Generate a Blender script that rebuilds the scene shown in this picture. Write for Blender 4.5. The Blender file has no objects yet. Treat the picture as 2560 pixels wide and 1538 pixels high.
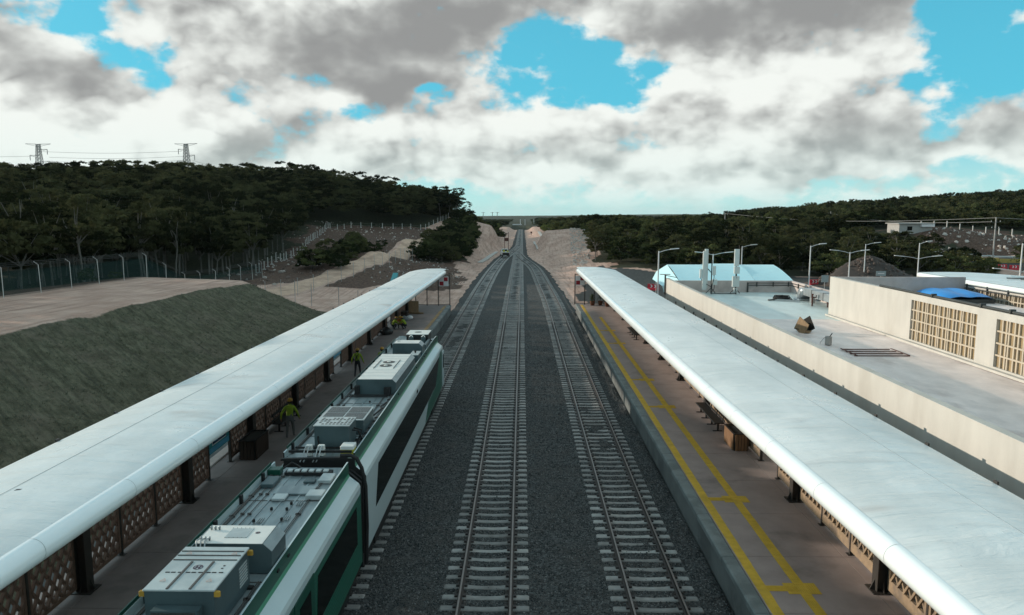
import bpy, bmesh, math, random
import numpy as np
from mathutils import Vector, Matrix
rnd = random.Random(7)
rng = np.random.default_rng(11)
R = math.radians
S = bpy.context.scene
COL = S.collection

# ------------------------------------------------------------------ camera
cam_d = bpy.data.cameras.new('camera')
cam = bpy.data.objects.new('camera', cam_d)
COL.objects.link(cam)
cam.location = (0, 0, 11.38)
cam.rotation_euler = (R(90 - 7.481), 0, R(0.8115))
cam_d.sensor_width = 36
cam_d.lens = 36 * 1820 / 2560
cam_d.clip_start = 0.3
cam_d.clip_end = 30000
S.camera = cam

# ------------------------------------------------------------------ light
SUN_EL, SUN_AZ = R(12.0), R(-68)          # azimuth from +Y, negative = towards -X
SUNV = Vector((math.sin(SUN_AZ) * math.cos(SUN_EL), math.cos(SUN_AZ) * math.cos(SUN_EL), math.sin(SUN_EL)))
sun_d = bpy.data.lights.new('sun', 'SUN')
sun_d.energy = 4.2
sun_d.angle = R(1.2)
sun_d.color = (1.0, 0.89, 0.75)
sun = bpy.data.objects.new('sun', sun_d)
COL.objects.link(sun)
sun.rotation_euler = (-SUNV).to_track_quat('-Z', 'Y').to_euler()
sun.location = SUNV * 200

S.view_settings.view_transform = 'Standard'
S.view_settings.look = 'None'
S.view_settings.exposure = 0
S.view_settings.gamma = 1
S.view_settings.use_curve_mapping = False
S.cycles.max_bounces = 6
S.cycles.diffuse_bounces = 3
S.cycles.glossy_bounces = 3
S.cycles.transmission_bounces = 4
S.cycles.transparent_max_bounces = 8
S.cycles.sample_clamp_indirect = 4
S.cycles.use_adaptive_sampling = True
S.cycles.use_denoising = True
S.render.filter_size = 1.2

# ------------------------------------------------------------------ sky
class NT:
    """small helper to wire shader nodes"""
    def __init__(s, tree): s.t = tree; s.n = tree.nodes; s.l = tree.links
    def new(s, typ, **kw):
        n = s.n.new(typ)
        for k, v in kw.items(): setattr(n, k, v)
        return n
    def put(s, sock, v):
        if isinstance(v, bpy.types.NodeSocket): s.l.new(v, sock)
        elif v is not None: sock.default_value = v
    def math(s, op, a, b=None, c=None, clamp=False):
        n = s.new('ShaderNodeMath', operation=op, use_clamp=clamp)
        s.put(n.inputs[0], a)
        if b is not None: s.put(n.inputs[1], b)
        if c is not None: s.put(n.inputs[2], c)
        return n.outputs[0]
    def vmath(s, op, a, b=None):
        n = s.new('ShaderNodeVectorMath', operation=op)
        s.put(n.inputs[0], a)
        if b is not None: s.put(n.inputs[1], b)
        return n.outputs['Value'] if op == 'DOT_PRODUCT' else n.outputs[0]
    def noise(s, vec, scale, detail=4, rough=.55, dist=0., dim='3D'):
        n = s.new('ShaderNodeTexNoise', noise_dimensions=dim)
        if vec is not None: s.l.new(vec, n.inputs['Vector'])
        n.inputs['Scale'].default_value = scale
        n.inputs['Detail'].default_value = detail
        n.inputs['Roughness'].default_value = rough
        n.inputs['Distortion'].default_value = dist
        return n.outputs[0]
    def step(s, v, lo, hi, a=0., b=1., smooth=True):
        n = s.new('ShaderNodeMapRange', interpolation_type='SMOOTHSTEP' if smooth else 'LINEAR')
        s.put(n.inputs[0], v); s.put(n.inputs[1], lo); s.put(n.inputs[2], hi); s.put(n.inputs[3], a); s.put(n.inputs[4], b)
        return n.outputs[0]
    def mix(s, f, a, b, blend='MIX'):
        n = s.new('ShaderNodeMix', data_type='RGBA', blend_type=blend)
        s.put(n.inputs[0], f)
        for i, v in ((6, a), (7, b)):
            if not isinstance(v, bpy.types.NodeSocket): v = (*v[:3], 1)
            s.put(n.inputs[i], v)
        return n.outputs[2]
    def comb(s, x, y, z=0.):
        n = s.new('ShaderNodeCombineXYZ')
        for i, v in enumerate((x, y, z)): s.put(n.inputs[i], v)
        return n.outputs[0]
    def sep(s, v):
        n = s.new('ShaderNodeSeparateXYZ'); s.l.new(v, n.inputs[0]); return n.outputs

W = bpy.data.worlds.new('World'); S.world = W; W.use_nodes = True
w = NT(W.node_tree); w.n.clear()
SKY_K = 0.112
CLOUD_HI, CLOUD_LO = (8.2, 8.5, 8.1), (2.75, 2.8, 2.78)
SKY_TINT, SKY_BLUE, SKY_LOW = (.45, 1.1, 1.2), (1.0, 5.3, 7.2), (4.7, 7.7, 7.6)
sky = w.new('ShaderNodeTexSky', sky_type='NISHITA')
sky.sun_disc = False; sky.sun_elevation = SUN_EL; sky.sun_rotation = SUN_AZ
sky.altitude = 20; sky.air_density = 1.0; sky.dust_density = .6; sky.ozone_density = 1.6
tc = w.new('ShaderNodeTexCoord').outputs['Generated']
dx, dy, dz = w.sep(tc)
az = w.math('ARCTAN2', dx, dy)
el = w.math('ARCSINE', dz)
def pa(x, y):                                   # photo pixel -> azimuth, elevation of that part of the sky
    return math.atan((x - 1306) / 1820), math.atan((530 - y) / 1820 * math.cos(math.atan((x - 1306) / 1820)))
# cumulus masses (+) and clear gaps (-): centre and half size in azimuth / elevation
BLOBS = [(860, 110, 440, 150, .75), (1010, 200, 250, 70, .30), (130, 250, 300, 150, .45), (1900, 20, 460, 115, .80), (560, 60, 160, 120, .25),
         (1980, 260, 280, 115, .95), (1750, 230, 120, 60, .4), (2180, 330, 120, 70, .4), (640, 330, 230, 70, .45), (1330, 310, 280, 60, .50), (1700, 300, 170, 90, .35), (2480, 345, 130, 50, .75), (2330, 400, 200, 40, .45),
         (2550, 50, 70, 80, .6), (250, 400, 360, 60, .35), (60, 90, 180, 120, .35), (1120, 330, 150, 60, .3), (1400, 20, 180, 60, .35),
         (300, 90, 80, 80, -1.15), (420, 190, 60, 50, -.75), (1340, 135, 95, 72, -.9), (1490, 165, 110, 60, -.5), (1110, 243, 75, 20, -.8), (2385, 180, 105, 160, -1.1), (2300, 40, 80, 60, -.6),
         (1620, 205, 110, 40, -.6), (2500, 460, 160, 30, -.2), (1900, 440, 400, 40, .60), (1350, 420, 420, 50, .60), (900, 400, 300, 45, .35), (2300, 400, 160, 30, .3), (1480, 245, 110, 26, -.4), (880, 300, 90, 40, -.35), (1000, 430, 260, 30, .2)]
DARKS = [(860, 140, 330, 110, .85), (1000, 225, 150, 45, .55), (1900, 55, 400, 85, 1.0), (660, 345, 180, 48, .8), (210, 215, 200, 75, .6), (40, 60, 150, 80, .55),
         (2140, 330, 200, 80, .6), (1300, 10, 260, 75, .6), (1110, 60, 140, 90, .45), (1560, 330, 110, 35, .45), (2500, 350, 100, 36, .6), (1200, 385, 260, 30, .35), (1120, 110, 130, 60, .4),
         (1850, 220, 150, 60, -.45), (330, 330, 260, 70, -.5), (620, 130, 120, 70, -.35), (90, 330, 200, 70, -.6), (2050, 190, 150, 40, -.3)]
def field(blobs, a, e):
    tot = None
    for (x, y, sx, sy, wt) in blobs:
        ca, ce = pa(x, y)
        ka = sx / 1820 * math.cos(ca) ** 2; ke = sy / 1820
        p = w.math('MULTIPLY', w.math('SUBTRACT', a, ca), 1 / ka)
        q = w.math('MULTIPLY', w.math('SUBTRACT', e, ce), 1 / ke)
        r2 = w.math('MULTIPLY_ADD', p, p, w.math('MULTIPLY', q, q))
        g = w.math('EXPONENT', w.math('MULTIPLY', r2, -1.1))
        tot = w.math('MULTIPLY', g, wt) if tot is None else w.math('MULTIPLY_ADD', g, wt, tot)
    return tot
def cloudnoise(a, e):
    v = w.comb(a, w.math('MULTIPLY', e, 1.5), .37)
    n1 = w.noise(v, 10.5, 12, .60, .0)
    n2 = w.noise(v, 3.6, 2, .5)
    # billows: rounded tops from a folded noise
    n3 = w.math('ABSOLUTE', w.math('SUBTRACT', w.noise(v, 15., 5, .5), .5))
    return w.math('MULTIPLY_ADD', n1, 2.5, w.math('MULTIPLY_ADD', n3, -2.2, w.math('MULTIPLY_ADD', n2, .9, -1.33)))
wn = w.new('ShaderNodeTexNoise'); w.l.new(w.comb(az, w.math('MULTIPLY', el, 1.3), 9.1), wn.inputs['Vector'])
wn.inputs['Scale'].default_value = 7; wn.inputs['Detail'].default_value = 4; wn.inputs['Roughness'].default_value = .55
wsp = w.new('ShaderNodeSeparateColor'); w.l.new(wn.outputs['Color'], wsp.inputs[0])
azw = w.math('MULTIPLY_ADD', w.math('SUBTRACT', wsp.outputs[0], .5), .20, az)
elw = w.math('MULTIPLY_ADD', w.math('SUBTRACT', wsp.outputs[1], .5), .12, el)
cn = cloudnoise(az, el)
dens = w.math('ADD', w.math('ADD', cn, field(BLOBS, azw, elw)), -.05)
cover = w.step(dens, -.10, .44)
def body(a, e):                                                # the rounded masses, without the frayed edges
    v = w.comb(a, w.math('MULTIPLY', e, 1.5), .37)
    return w.math('MULTIPLY_ADD', w.noise(v, 10.5, 4.5, .50), 2.5, w.math('MULTIPLY', w.math('ABSOLUTE', w.math('SUBTRACT', w.noise(v, 15., 2, .5), .5)), -2.0))
relief = w.math('SUBTRACT', body(az, el), body(w.math('ADD', az, -.016), w.math('ADD', el, .022)))     # >0 on the side of each puff that faces the sun
dark = w.math('ADD', field(DARKS, azw, elw), w.math('MULTIPLY_ADD', w.noise(w.comb(az, w.math('MULTIPLY', el, 1.6), 3.), 6., 3, .5), .9, -.42))
thick = w.step(dens, .1, 1.4)
shade = w.math('MULTIPLY_ADD', thick, .28, w.math('MULTIPLY', dark, .72))
rel_w = w.step(dark, .1, .9, .95, .45)                          # deep grey masses are smooth, sunlit ones modelled
shade = w.math('SUBTRACT', shade, w.math('MULTIPLY', relief, rel_w))
shade = w.step(shade, -.20, .95)
ccol = w.mix(shade, CLOUD_HI, CLOUD_LO)
hz = w.step(el, .0, .14, 1., 0.)                                # low air: pale cyan
skyc = w.mix(1., sky.outputs[0], SKY_TINT, 'MULTIPLY')
skyc = w.mix(w.step(el, -.01, .45, .92, .55), skyc, w.mix(hz, SKY_BLUE, SKY_LOW))
ccol = w.mix(w.math('MULTIPLY', hz, .38), ccol, (5.9, 8.0, 7.7))
allc = w.mix(w.math('MULTIPLY', cover, w.step(el, -.02, .04)), skyc, ccol)
bg = w.new('ShaderNodeBackground'); w.l.new(allc, bg.inputs[0]); bg.inputs[1].default_value = SKY_K
wo = w.new('ShaderNodeOutputWorld'); w.l.new(bg.outputs[0], wo.inputs[0])
W.cycles.sampling_method = 'MANUAL'; W.cycles.sample_map_resolution = 512

# ------------------------------------------------------------------ materials
MATS = {}
def pmat(name, col, rough=.7, metal=0., var=.2, scale=3., bump=0., bscale=None, col2=None, c2at=(.45, .65), spec=.4, streak=None, coat=0., perobj=0.):
    """principled surface with fine noise variation, optional second tone in patches and relief"""
    m = bpy.data.materials.new(name); m.use_nodes = True
    t = NT(m.node_tree); t.n.clear()
    p = t.new('ShaderNodeBsdfPrincipled'); o = t.new('ShaderNodeOutputMaterial'); t.l.new(p.outputs[0], o.inputs[0])
    g = t.new('ShaderNodeNewGeometry').outputs['Position']
    v = g
    if streak: v = t.vmath('MULTIPLY', g, streak)
    n = t.noise(v, scale, 6, .6)
    c = t.mix(t.step(n, .25, .75, smooth=False), [x * (1 - var) for x in col], [min(1, x * (1 + var)) for x in col])
    if col2: c = t.mix(t.step(t.noise(v, scale * .37, 5, .62), *c2at), c, col2)
    if perobj:
        oi = t.new('ShaderNodeObjectInfo').outputs['Random']
        c = t.mix(1., c, t.mix(oi, [1 - perobj] * 3, [1 + perobj * .4] * 3), 'MULTIPLY')
    t.l.new(c, p.inputs['Base Color'])
    t.put(p.inputs['Roughness'], t.step(n, .2, .8, rough * .88, min(1, rough * 1.12), smooth=False))
    p.inputs['Metallic'].default_value = metal
    p.inputs['Specular IOR Level'].default_value = spec
    if coat: p.inputs['Coat Weight'].default_value = coat; p.inputs['Coat Roughness'].default_value = .08
    if bump:
        b = t.new('ShaderNodeBump'); b.inputs['Strength'].default_value = min(1., bump); b.inputs['Distance'].default_value = .03 * max(1, bump)
        t.l.new(t.noise(v, bscale or scale * 4, 5, .6), b.inputs['Height']); t.l.new(b.outputs[0], p.inputs['Normal'])
    MATS[name] = m
    return m

# ------------------------------------------------------------------ mesh helpers
class MB:
    """collects simple solids and links them as ONE mesh object"""
    def __init__(s): s.v = []; s.f = []; s.mi = []; s.sm = []; s.cur = 0; s.smooth = False
    def add(s, vs, fs):
        o = len(s.v); s.v += [tuple(p) for p in vs]
        for f in fs: s.f.append(tuple(i + o for i in f)); s.mi.append(s.cur); s.sm.append(s.smooth)
        return s
    def box(s, x0, x1, y0, y1, z0, z1, b=0.):
        if b <= 0:
            return s.add([(x0, y0, z0), (x1, y0, z0), (x1, y1, z0), (x0, y1, z0), (x0, y0, z1), (x1, y0, z1), (x1, y1, z1), (x0, y1, z1)],
                         [(0, 3, 2, 1), (4, 5, 6, 7), (0, 1, 5, 4), (1, 2, 6, 5), (2, 3, 7, 6), (3, 0, 4, 7)])
        pts = [(x0 + b, y0), (x1 - b, y0), (x1, y0 + b), (x1, y1 - b), (x1 - b, y1), (x0 + b, y1), (x0, y1 - b), (x0, y0 + b)]
        ins = [(x0 + b, y0 + b), (x1 - b, y0 + b), (x1 - b, y0 + b), (x1 - b, y1 - b), (x1 - b, y1 - b), (x0 + b, y1 - b), (x0 + b, y1 - b), (x0 + b, y0 + b)]
        n = 8; vs = [(x, y, z0) for x, y in pts] + [(x, y, z1 - b) for x, y in pts] + [(x, y, z1) for x, y in ins]
        fs = [tuple(range(n - 1, -1, -1)), tuple(range(2 * n, 3 * n))]
        for k in (0, 1):
            fs += [(k * n + i, k * n + (i + 1) % n, k * n + n + (i + 1) % n, k * n + n + i) for i in range(n)]
        return s.add(vs, fs)
    def obox(s, c, size, rz=0., rx=0., ry=0.):
        m = Matrix.Translation(c) @ Matrix.Rotation(rz, 4, 'Z') @ Matrix.Rotation(ry, 4, 'Y') @ Matrix.Rotation(rx, 4, 'X')
        hx, hy, hz_ = size[0] / 2, size[1] / 2, size[2] / 2
        vs = [m @ Vector((a * hx, b * hy, d * hz_)) for a, b, d in ((-1, -1, -1), (1, -1, -1), (1, 1, -1), (-1, 1, -1), (-1, -1, 1), (1, -1, 1), (1, 1, 1), (-1, 1, 1))]
        return s.add(vs, [(0, 3, 2, 1), (4, 5, 6, 7), (0, 1, 5, 4), (1, 2, 6, 5), (2, 3, 7, 6), (3, 0, 4, 7)])
    def prism(s, poly, axis, a, b):
        """poly of 2D points extruded along an axis ('x': (y,z), 'y': (x,z), 'z': (x,y))"""
        def mk(p, t):
            return {'x': (t, p[0], p[1]), 'y': (p[0], t, p[1]), 'z': (p[0], p[1], t)}[axis]
        n = len(poly)
        vs = [mk(p, a) for p in poly] + [mk(p, b) for p in poly]
        fs = [tuple(range(n - 1, -1, -1)), tuple(range(n, 2 * n))] + [(i, (i + 1) % n, n + (i + 1) % n, n + i) for i in range(n)]
        return s.add(vs, fs)
    def loft(s, rings, closed=True, caps=True):
        n = len(rings[0]); vs = [p for r in rings for p in r]; fs = []
        for k in range(len(rings) - 1):
            for i in range(n if closed else n - 1):
                j = (i + 1) % n
                fs.append((k * n + i, k * n + j, (k + 1) * n + j, (k + 1) * n + i))
        if caps and closed:
            fs += [tuple(range(n - 1, -1, -1)), tuple((len(rings) - 1) * n + i for i in range(n))]
        return s.add(vs, fs)
    def tube(s, pts, r, n=8, caps=True):
        pts = [Vector(p) for p in pts]; rings = []
        rr = r if isinstance(r, (list, tuple)) else [r] * len(pts)
        for i, p in enumerate(pts):
            d = (pts[min(i + 1, len(pts) - 1)] - pts[max(i - 1, 0)]).normalized()
            u = d.cross(Vector((0, 0, 1)))
            if u.length < .05: u = d.cross(Vector((1, 0, 0)))
            u.normalize(); v = d.cross(u)
            rings.append([tuple(p + (u * math.cos(2 * math.pi * k / n) + v * math.sin(2 * math.pi * k / n)) * rr[i]) for k in range(n)])
        o = s.smooth; s.smooth = True; s.loft(rings, True, False); s.smooth = o
        if caps: s.add(rings[0], [tuple(range(n))]); s.add(rings[-1], [tuple(range(n - 1, -1, -1))])
        return s
    def bar(s, a, b, wd, th, up=(0, 0, 1)):
        a = Vector(a); b = Vector(b); d = (b - a).normalized(); up = Vector(up)
        u = d.cross(up)
        if u.length < .01: u = d.cross(Vector((0, 1, 0)))
        u.normalize(); v = u.cross(d)
        q = [u * sx * wd / 2 + v * sy * th / 2 for sx, sy in ((-1, -1), (1, -1), (1, 1), (-1, 1))]
        vs = [a + k for k in q] + [b + k for k in q]
        return s.add(vs, [(3, 2, 1, 0), (4, 5, 6, 7), (0, 1, 5, 4), (1, 2, 6, 5), (2, 3, 7, 6), (3, 0, 4, 7)])
    def lathe(s, prof, c=(0, 0, 0), n=16):
        rings = [[(c[0] + r * math.cos(2 * math.pi * k / n), c[1] + r * math.sin(2 * math.pi * k / n), c[2] + z) for k in range(n)] for r, z in prof]
        o = s.smooth; s.smooth = True; s.loft(rings, True, True); s.smooth = o
        return s
    def mesh(s, name):
        me = bpy.data.meshes.new(name); me.from_pydata(s.v, [], s.f)
        me.polygons.foreach_set('material_index', s.mi); me.polygons.foreach_set('use_smooth', s.sm)
        me.update(); return me
    def build(s, name, mats, parent=None, fix=True):
        me = s.mesh(name)
        if fix:
            bm = bmesh.new(); bm.from_mesh(me); bmesh.ops.recalc_face_normals(bm, faces=bm.faces); bm.to_mesh(me); bm.free()
        return obj(name, me, mats, parent)
def obj(name, me, mats, parent=None, loc=None):
    o = bpy.data.objects.new(name, me); COL.objects.link(o)
    if mats is not None and me is not None and not me.materials:
        for m in (mats if isinstance(mats, (list, tuple)) else [mats]): me.materials.append(MATS[m] if isinstance(m, str) else m)
    if parent:
        o.parent = parent
        if parent.name in WORLD: o.matrix_parent_inverse = parent.matrix_basis.inverted()
    if loc: o.location = loc
    return o
WORLD = set()                                   # roots whose parts are modelled in world coordinates
def tag(o, label=None, cat=None, group=None, kind=None):
    if label: o['label'] = label
    if cat: o['category'] = cat
    if group: o['group'] = group
    if kind: o['kind'] = kind
    return o
def empty(name, loc=(0, 0, 0), rz=0.):
    o = bpy.data.objects.new(name, None); COL.objects.link(o); o.location = loc; o.rotation_euler = (0, 0, rz); o.empty_display_size = .3
    return o
def thing(name, label, cat, loc=(0, 0, 0), rz=0., group=None, world=False):
    o = tag(empty(name, loc, rz), label, cat, group)
    if world: WORLD.add(o.name)
    return o
def copy_tree(o, parent=None, loc=None, rz=None, label=None, group=None):
    c = o.copy(); COL.objects.link(c)
    if parent: c.parent = parent
    if loc is not None: c.location = loc
    if rz is not None: c.rotation_euler = (0, 0, rz)
    if label: c['label'] = label
    if group: c['group'] = group
    for ch in list(o.children): copy_tree(ch, c)
    return c
# ------------------------------------------------------------------ terrain
def sstep(a, b, x):
    t = np.clip((x - a) / (b - a), 0, 1); return t * t * (3 - 2 * t)
CP = [(-14, 0, 0), (0, 0, 0), (14, 0, 0), (40, 0, 0), (-14, 40, 0), (0, 40, 0), (14, 40, 0), (40, 40, 0), (70, 40, 0), (100, 60, 0), (-14, 80, 0), (0, 80, 0), (14, 80, 0), (35, 80, 0), (60, 90, 0),
      (-10, 90, 0), (-20, 90, .3), (-10, 130, 0), (-19, 130, .4), (-9, 180, 0), (-9, 320, 0), (-9, 420, 0),
      (-31, 95, 1.1), (-28, 108, 1.9), (-26, 118, 2.9), (-25, 131, 4.2), (-25, 164, 5), (-24, 210, 6.1), (-23, 240, 8.3),
      (-43.7, 120, 1.4), (-45.8, 140, 1.9), (-47, 155, 2.8), (-51, 180, 5.1), (-53, 205, 6.8), (-45, 215, 6.5), (-37.6, 215, 6.1), (-30, 222, 6.0), (-26, 238, 8.4), (-35, 140, 2.6), (-38, 170, 4.2),
      (-165, 230, 15.2), (-127, 230, 16.4), (-93, 240, 17.6), (-68, 245, 16.6), (-42, 252, 12.2), (-28, 250, 9.8), (-20, 245, 9.3),
      (-45, 60, 4.2), (-55, 80, 3.5), (-70, 90, 4), (-90, 100, 5), (-60, 110, 3), (-60, 150, 5.5), (-80, 180, 11), (-100, 150, 9.5), (-150, 150, 10), (-150, 100, 6), (-200, 230, 14.5), (-250, 150, 12), (-300, 300, 14),
      (-165, 320, 14), (-90, 320, 14), (-45, 310, 8), (-22, 300, 5), (-14, 300, 2), (-300, 450, 12), (-150, 450, 10), (-50, 420, 3), (-25, 420, 2.5),
      (-16, 235, 8.3), (-12, 250, 5), (-9, 272, .5), (-14, 200, 3.2), (-19, 160, 1.6), (-17, 182, 3.0), (-45, 20, 4.6), (-60, -20, 4), (-45, -30, 4), (-100, 30, 5), (-200, 0, 6),
      (8, 100, 0), (8, 150, 0), (9, 200, .2), (9, 260, .3), (10, 330, .5), (10, 420, 1), (12.5, 170, 1.1), (15, 200, 3.0), (17, 240, 6), (20, 200, 4.5), (16.5, 155, .5), (22, 150, 1.2), (25, 180, 3.6), (25, 220, 5.5),
      (20, 120, 0), (40, 130, .3), (40, 170, 2.6), (48, 230, 4.2), (40, 300, 4.5), (30, 480, 3), (46, 480, 3.5), (14, 480, 1), (-20, 480, 1),
      (60, 120, .2), (90, 120, 0), (60, 160, 1), (96, 150, .2), (100, 165, .9), (130, 165, .6), (106, 174, 1.6), (104, 184, 6.8), (114, 184, 5.8), (132, 183, 5), (92, 190, 6), (160, 150, 2), (200, 100, 4), (150, 50, 0),
      (275, 400, 17), (196, 450, 12), (136, 500, 4.5), (200, 300, 9.5), (120, 300, 5), (150, 230, 8), (240, 250, 12.5), (350, 350, 20), (300, 520, 18), (80, 350, 3), (60, 450, 3), (450, 300, 22), (500, 100, 10),
      (0, 600, -2), (-60, 650, -1), (80, 650, -1), (0, 900, -5), (-300, 900, -2), (300, 900, 2), (0, 1500, -8), (-700, 1300, -4), (700, 1300, 0), (700, 400, 20), (-700, 400, 14), (-600, 0, 6), (600, -100, 2), (0, -200, 0)]
FARP = [(0, 2500, -14), (1500, 2500, -8), (-1500, 2500, -13), (700, 3600, 1), (1300, 3700, 0), (-350, 3100, -6), (0, 5000, -30), (3000, 5000, -24), (-3000, 5000, -28), (0, 12000, -68), (9000, 12000, -60), (-9000, 12000, -64),
        (6000, 2000, -5), (-6000, 2000, -10), (8000, -3000, -20), (-8000, -3000, -20), (0, -3000, -8)]
CPA = np.array(CP + FARP, float)
def _rbf_fit():
    P = CPA[:, :2]; n = len(P)
    D = np.sqrt(((P[:, None] - P[None]) ** 2).sum(-1) + 4.)
    A = np.zeros((n + 3, n + 3)); A[:n, :n] = D + np.eye(n) * .0
    A[:n, n] = 1; A[:n, n + 1:] = P / 1000; A[n, :n] = 1; A[n + 1:, :n] = (P / 1000).T
    return np.linalg.solve(A, np.concatenate([CPA[:, 2], [0, 0, 0]]))
RW = _rbf_fit()
def vnoise(x, y, sc, seed=0):
    """smooth value noise, numpy"""
    x = np.asarray(x, float) / sc; y = np.asarray(y, float) / sc
    xi = np.floor(x).astype(np.int64); yi = np.floor(y).astype(np.int64); fx = x - xi; fy = y - yi
    fx = fx * fx * (3 - 2 * fx); fy = fy * fy * (3 - 2 * fy)
    def h(a, b):
        n = (a * 374761393 + b * 668265263 + seed * 974711) & 0x7fffffff
        n = ((n ^ (n >> 13)) * 1274126177) & 0x7fffffff
        return ((n ^ (n >> 16)) & 0xffff) / 65535.
    return (h(xi, yi) * (1 - fx) + h(xi + 1, yi) * fx) * (1 - fy) + (h(xi, yi + 1) * (1 - fx) + h(xi + 1, yi + 1) * fx) * fy - .5
CM = -1.08
def cl(y): return np.interp(y, [0, 110, 135, 154, 170, 185, 200, 215, 230, 245, 260], [-6.0, -6.0, -5.8, -5.45, -5.0, -4.4, -3.6, -2.6, -1.7, -1.2, CM])
def cr(y): return np.interp(y, [0, 82, 95, 107, 120, 133, 146, 155, 163, 172, 182, 192, 202], [3.95, 3.93, 3.8, 3.55, 3.25, 3.0, 2.65, 2.1, 1.45, .6, -.25, -.8, CM])
def smooth_line(f):
    ys = np.arange(-40, 520, 1.); v = f(ys)
    k = np.hanning(21); k /= k.sum(); vs = np.convolve(np.pad(v, 10, 'edge'), k, 'valid')
    return lambda y: np.interp(y, ys, vs)
cl, cr = smooth_line(cl), smooth_line(cr)
def ztrack(y): return -np.where(np.asarray(y) > 440, (np.asarray(y, float) - 440) ** 2 * .00016, 0.)
def height(x, y, rough=True):
    x = np.asarray(x, float); y = np.asarray(y, float)
    sh = x.shape; xf = x.ravel(); yf = y.ravel(); out = np.empty(xf.shape)
    for i in range(0, len(xf), 20000):
        q = np.stack([xf[i:i + 20000], yf[i:i + 20000]], 1)
        D = np.sqrt(((q[:, None] - CPA[None, :, :2]) ** 2).sum(-1) + 4.)
        out[i:i + 20000] = D @ RW[:-3] + RW[-3] + q @ RW[-2:] / 1000
    z = out.reshape(sh)
    if rough:
        a = sstep(60, 120, np.hypot(x, y - 40)) * .5 + .12
        z = z + sstep(-27, -29, x) * sstep(-46, -40, x) * sstep(82, 74, y) * vnoise(x * 1.6, y * .25, 1.0, 66) * .22 + a * (vnoise(x, y, 9, 1) * 1.2 + vnoise(x, y, 3.3, 2) * .5 + vnoise(x, y, 1.6, 5) * .22)
    # grassed embankment west of the platform and the graded terrace above it
    zp = 5.25 - .016 * np.clip(y - 40, 0, 60)
    emb = np.clip((-x - 15.2 + (vnoise(x * 0, y, 5.5, 61) * .9 + vnoise(x * 0, y, 1.7, 62) * .3) * sstep(20, 26, -x)) / 11.8, 0, 1) * zp
    emb = emb + (vnoise((x * .83 - y * .56) * .25, x * .56 + y * .83, .8, 9) * .10 + vnoise((x * .83 - y * .56) * .4, x * .56 + y * .83, 1.7, 12) * .10) * sstep(15.5, 17, -x) * sstep(28.5, 26.5, -x)
    emb = emb - .30 * np.exp(-((y - (45.2 - (x + 27) * .68)) / .5) ** 2) * sstep(16, 18, -x) * sstep(27.5, 26, -x)
    emb = emb * (1 - sstep(70, 82, y + (x + 27) * .35)) * sstep(14.8, 15.6, -x)
    west = sstep(40, 52, -x)
    z = np.where((x < -15) & (y < 90), np.where(emb * (1 - west) + z * west > z, emb * (1 - west) + z * west, np.where(y < 74, emb * (1 - west) + z * west, z)), z)
    # level station yard and trackbed
    flat = sstep(-16.5, -14.5, x) * sstep(75, 60, x) * sstep(104, 88, y)
    z = z * (1 - flat) - .06 * flat
    cx = np.clip(y, 85, 260)
    lo = cl(cx) - 4.4; hi = np.maximum(cr(cx), CM) + 4.4
    cor = sstep(-4.5, 0, x - lo) * sstep(4.5, 0, x - hi) * sstep(80, 92, y) * sstep(900, 560, y)
    z = z * (1 - cor) + cor * (ztrack(y) - .32)
    bed = sstep(-8.6, -8.2, x) * sstep(6.6, 6.2, x) * sstep(92, 86, y)
    z = z * (1 - bed) - .4 * bed
    return z
def hz1(x, y): return float(height(np.array([x]), np.array([y]))[0])

def axis(segs):
    out = [segs[0][0]]
    for a, b, st in segs:
        n = max(1, int(round((b - a) / st)))
        out += list(np.linspace(a, b, n + 1)[1:])
    return np.array(out)
def geo(a, b, n): return list(np.geomspace(a, b, n))
xs = np.concatenate([-np.array(geo(12000, 130, 26)), axis([(-125, -66, 2.4), (-66, -14, .62), (-14, 30, 1.0), (30, 130, 2.4)]), np.array(geo(135, 12000, 26))])
ys = np.concatenate([-np.array(geo(4000, 30, 9)), axis([(-24, 10, 3.), (10, 90, .75), (90, 260, 1.25), (260, 520, 3.)]), np.array(geo(530, 13000, 34))])
GX, GY = np.meshgrid(xs, ys)
GZ = height(GX, GY)
def inpoly(x, y, poly):
    x = np.asarray(x, float); y = np.asarray(y, float); r = np.zeros(x.shape, bool); n = len(poly)
    for i in range(n):
        x0, y0 = poly[i]; x1, y1 = poly[(i + 1) % n]
        c = ((y0 > y) != (y1 > y)) & (x < (x1 - x0) * (y - y0) / (y1 - y0 + 1e-12) + x0); r ^= c
    return r
FOREST_W = [(-41, 20), (-44, 60), (-46, 90), (-45, 118), (-48, 140), (-50, 158), (-55, 182), (-57, 208), (-46, 219), (-36, 220), (-29, 226), (-25, 240), (-20, 246), (-21, 254), (-30, 300), (-36, 360), (-44, 430), (-70, 600), (-700, 700), (-700, -60), (-60, -60)]
BROWN_W = [(-47, 108), (-50, 140), (-53, 158), (-58, 182), (-60, 210), (-46, 222), (-36, 220), (-28, 226), (-27, 215), (-27.5, 165), (-28, 132), (-29.5, 112), (-34, 96), (-40, 96)]
BROWN_2 = [(-24, 112), (-20, 101), (-15, 102), (-12, 110), (-9.3, 120), (-9.6, 129), (-13, 140), (-17, 152), (-21.5, 200), (-22, 160), (-22.5, 128)]
BROWN_3 = [(-23, 106), (-17, 99), (-11, 108), (-9.5, 122), (-10, 132), (-13, 150), (-18, 200), (-21.5, 216), (-21.8, 165), (-22, 130)]
SCRUB_W = [(-21.8, 146), (-14.5, 150), (-12.5, 168), (-12.8, 195), (-14.5, 222), (-16, 243), (-21, 246), (-21.2, 220), (-21.6, 190), (-22, 160)]
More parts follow.
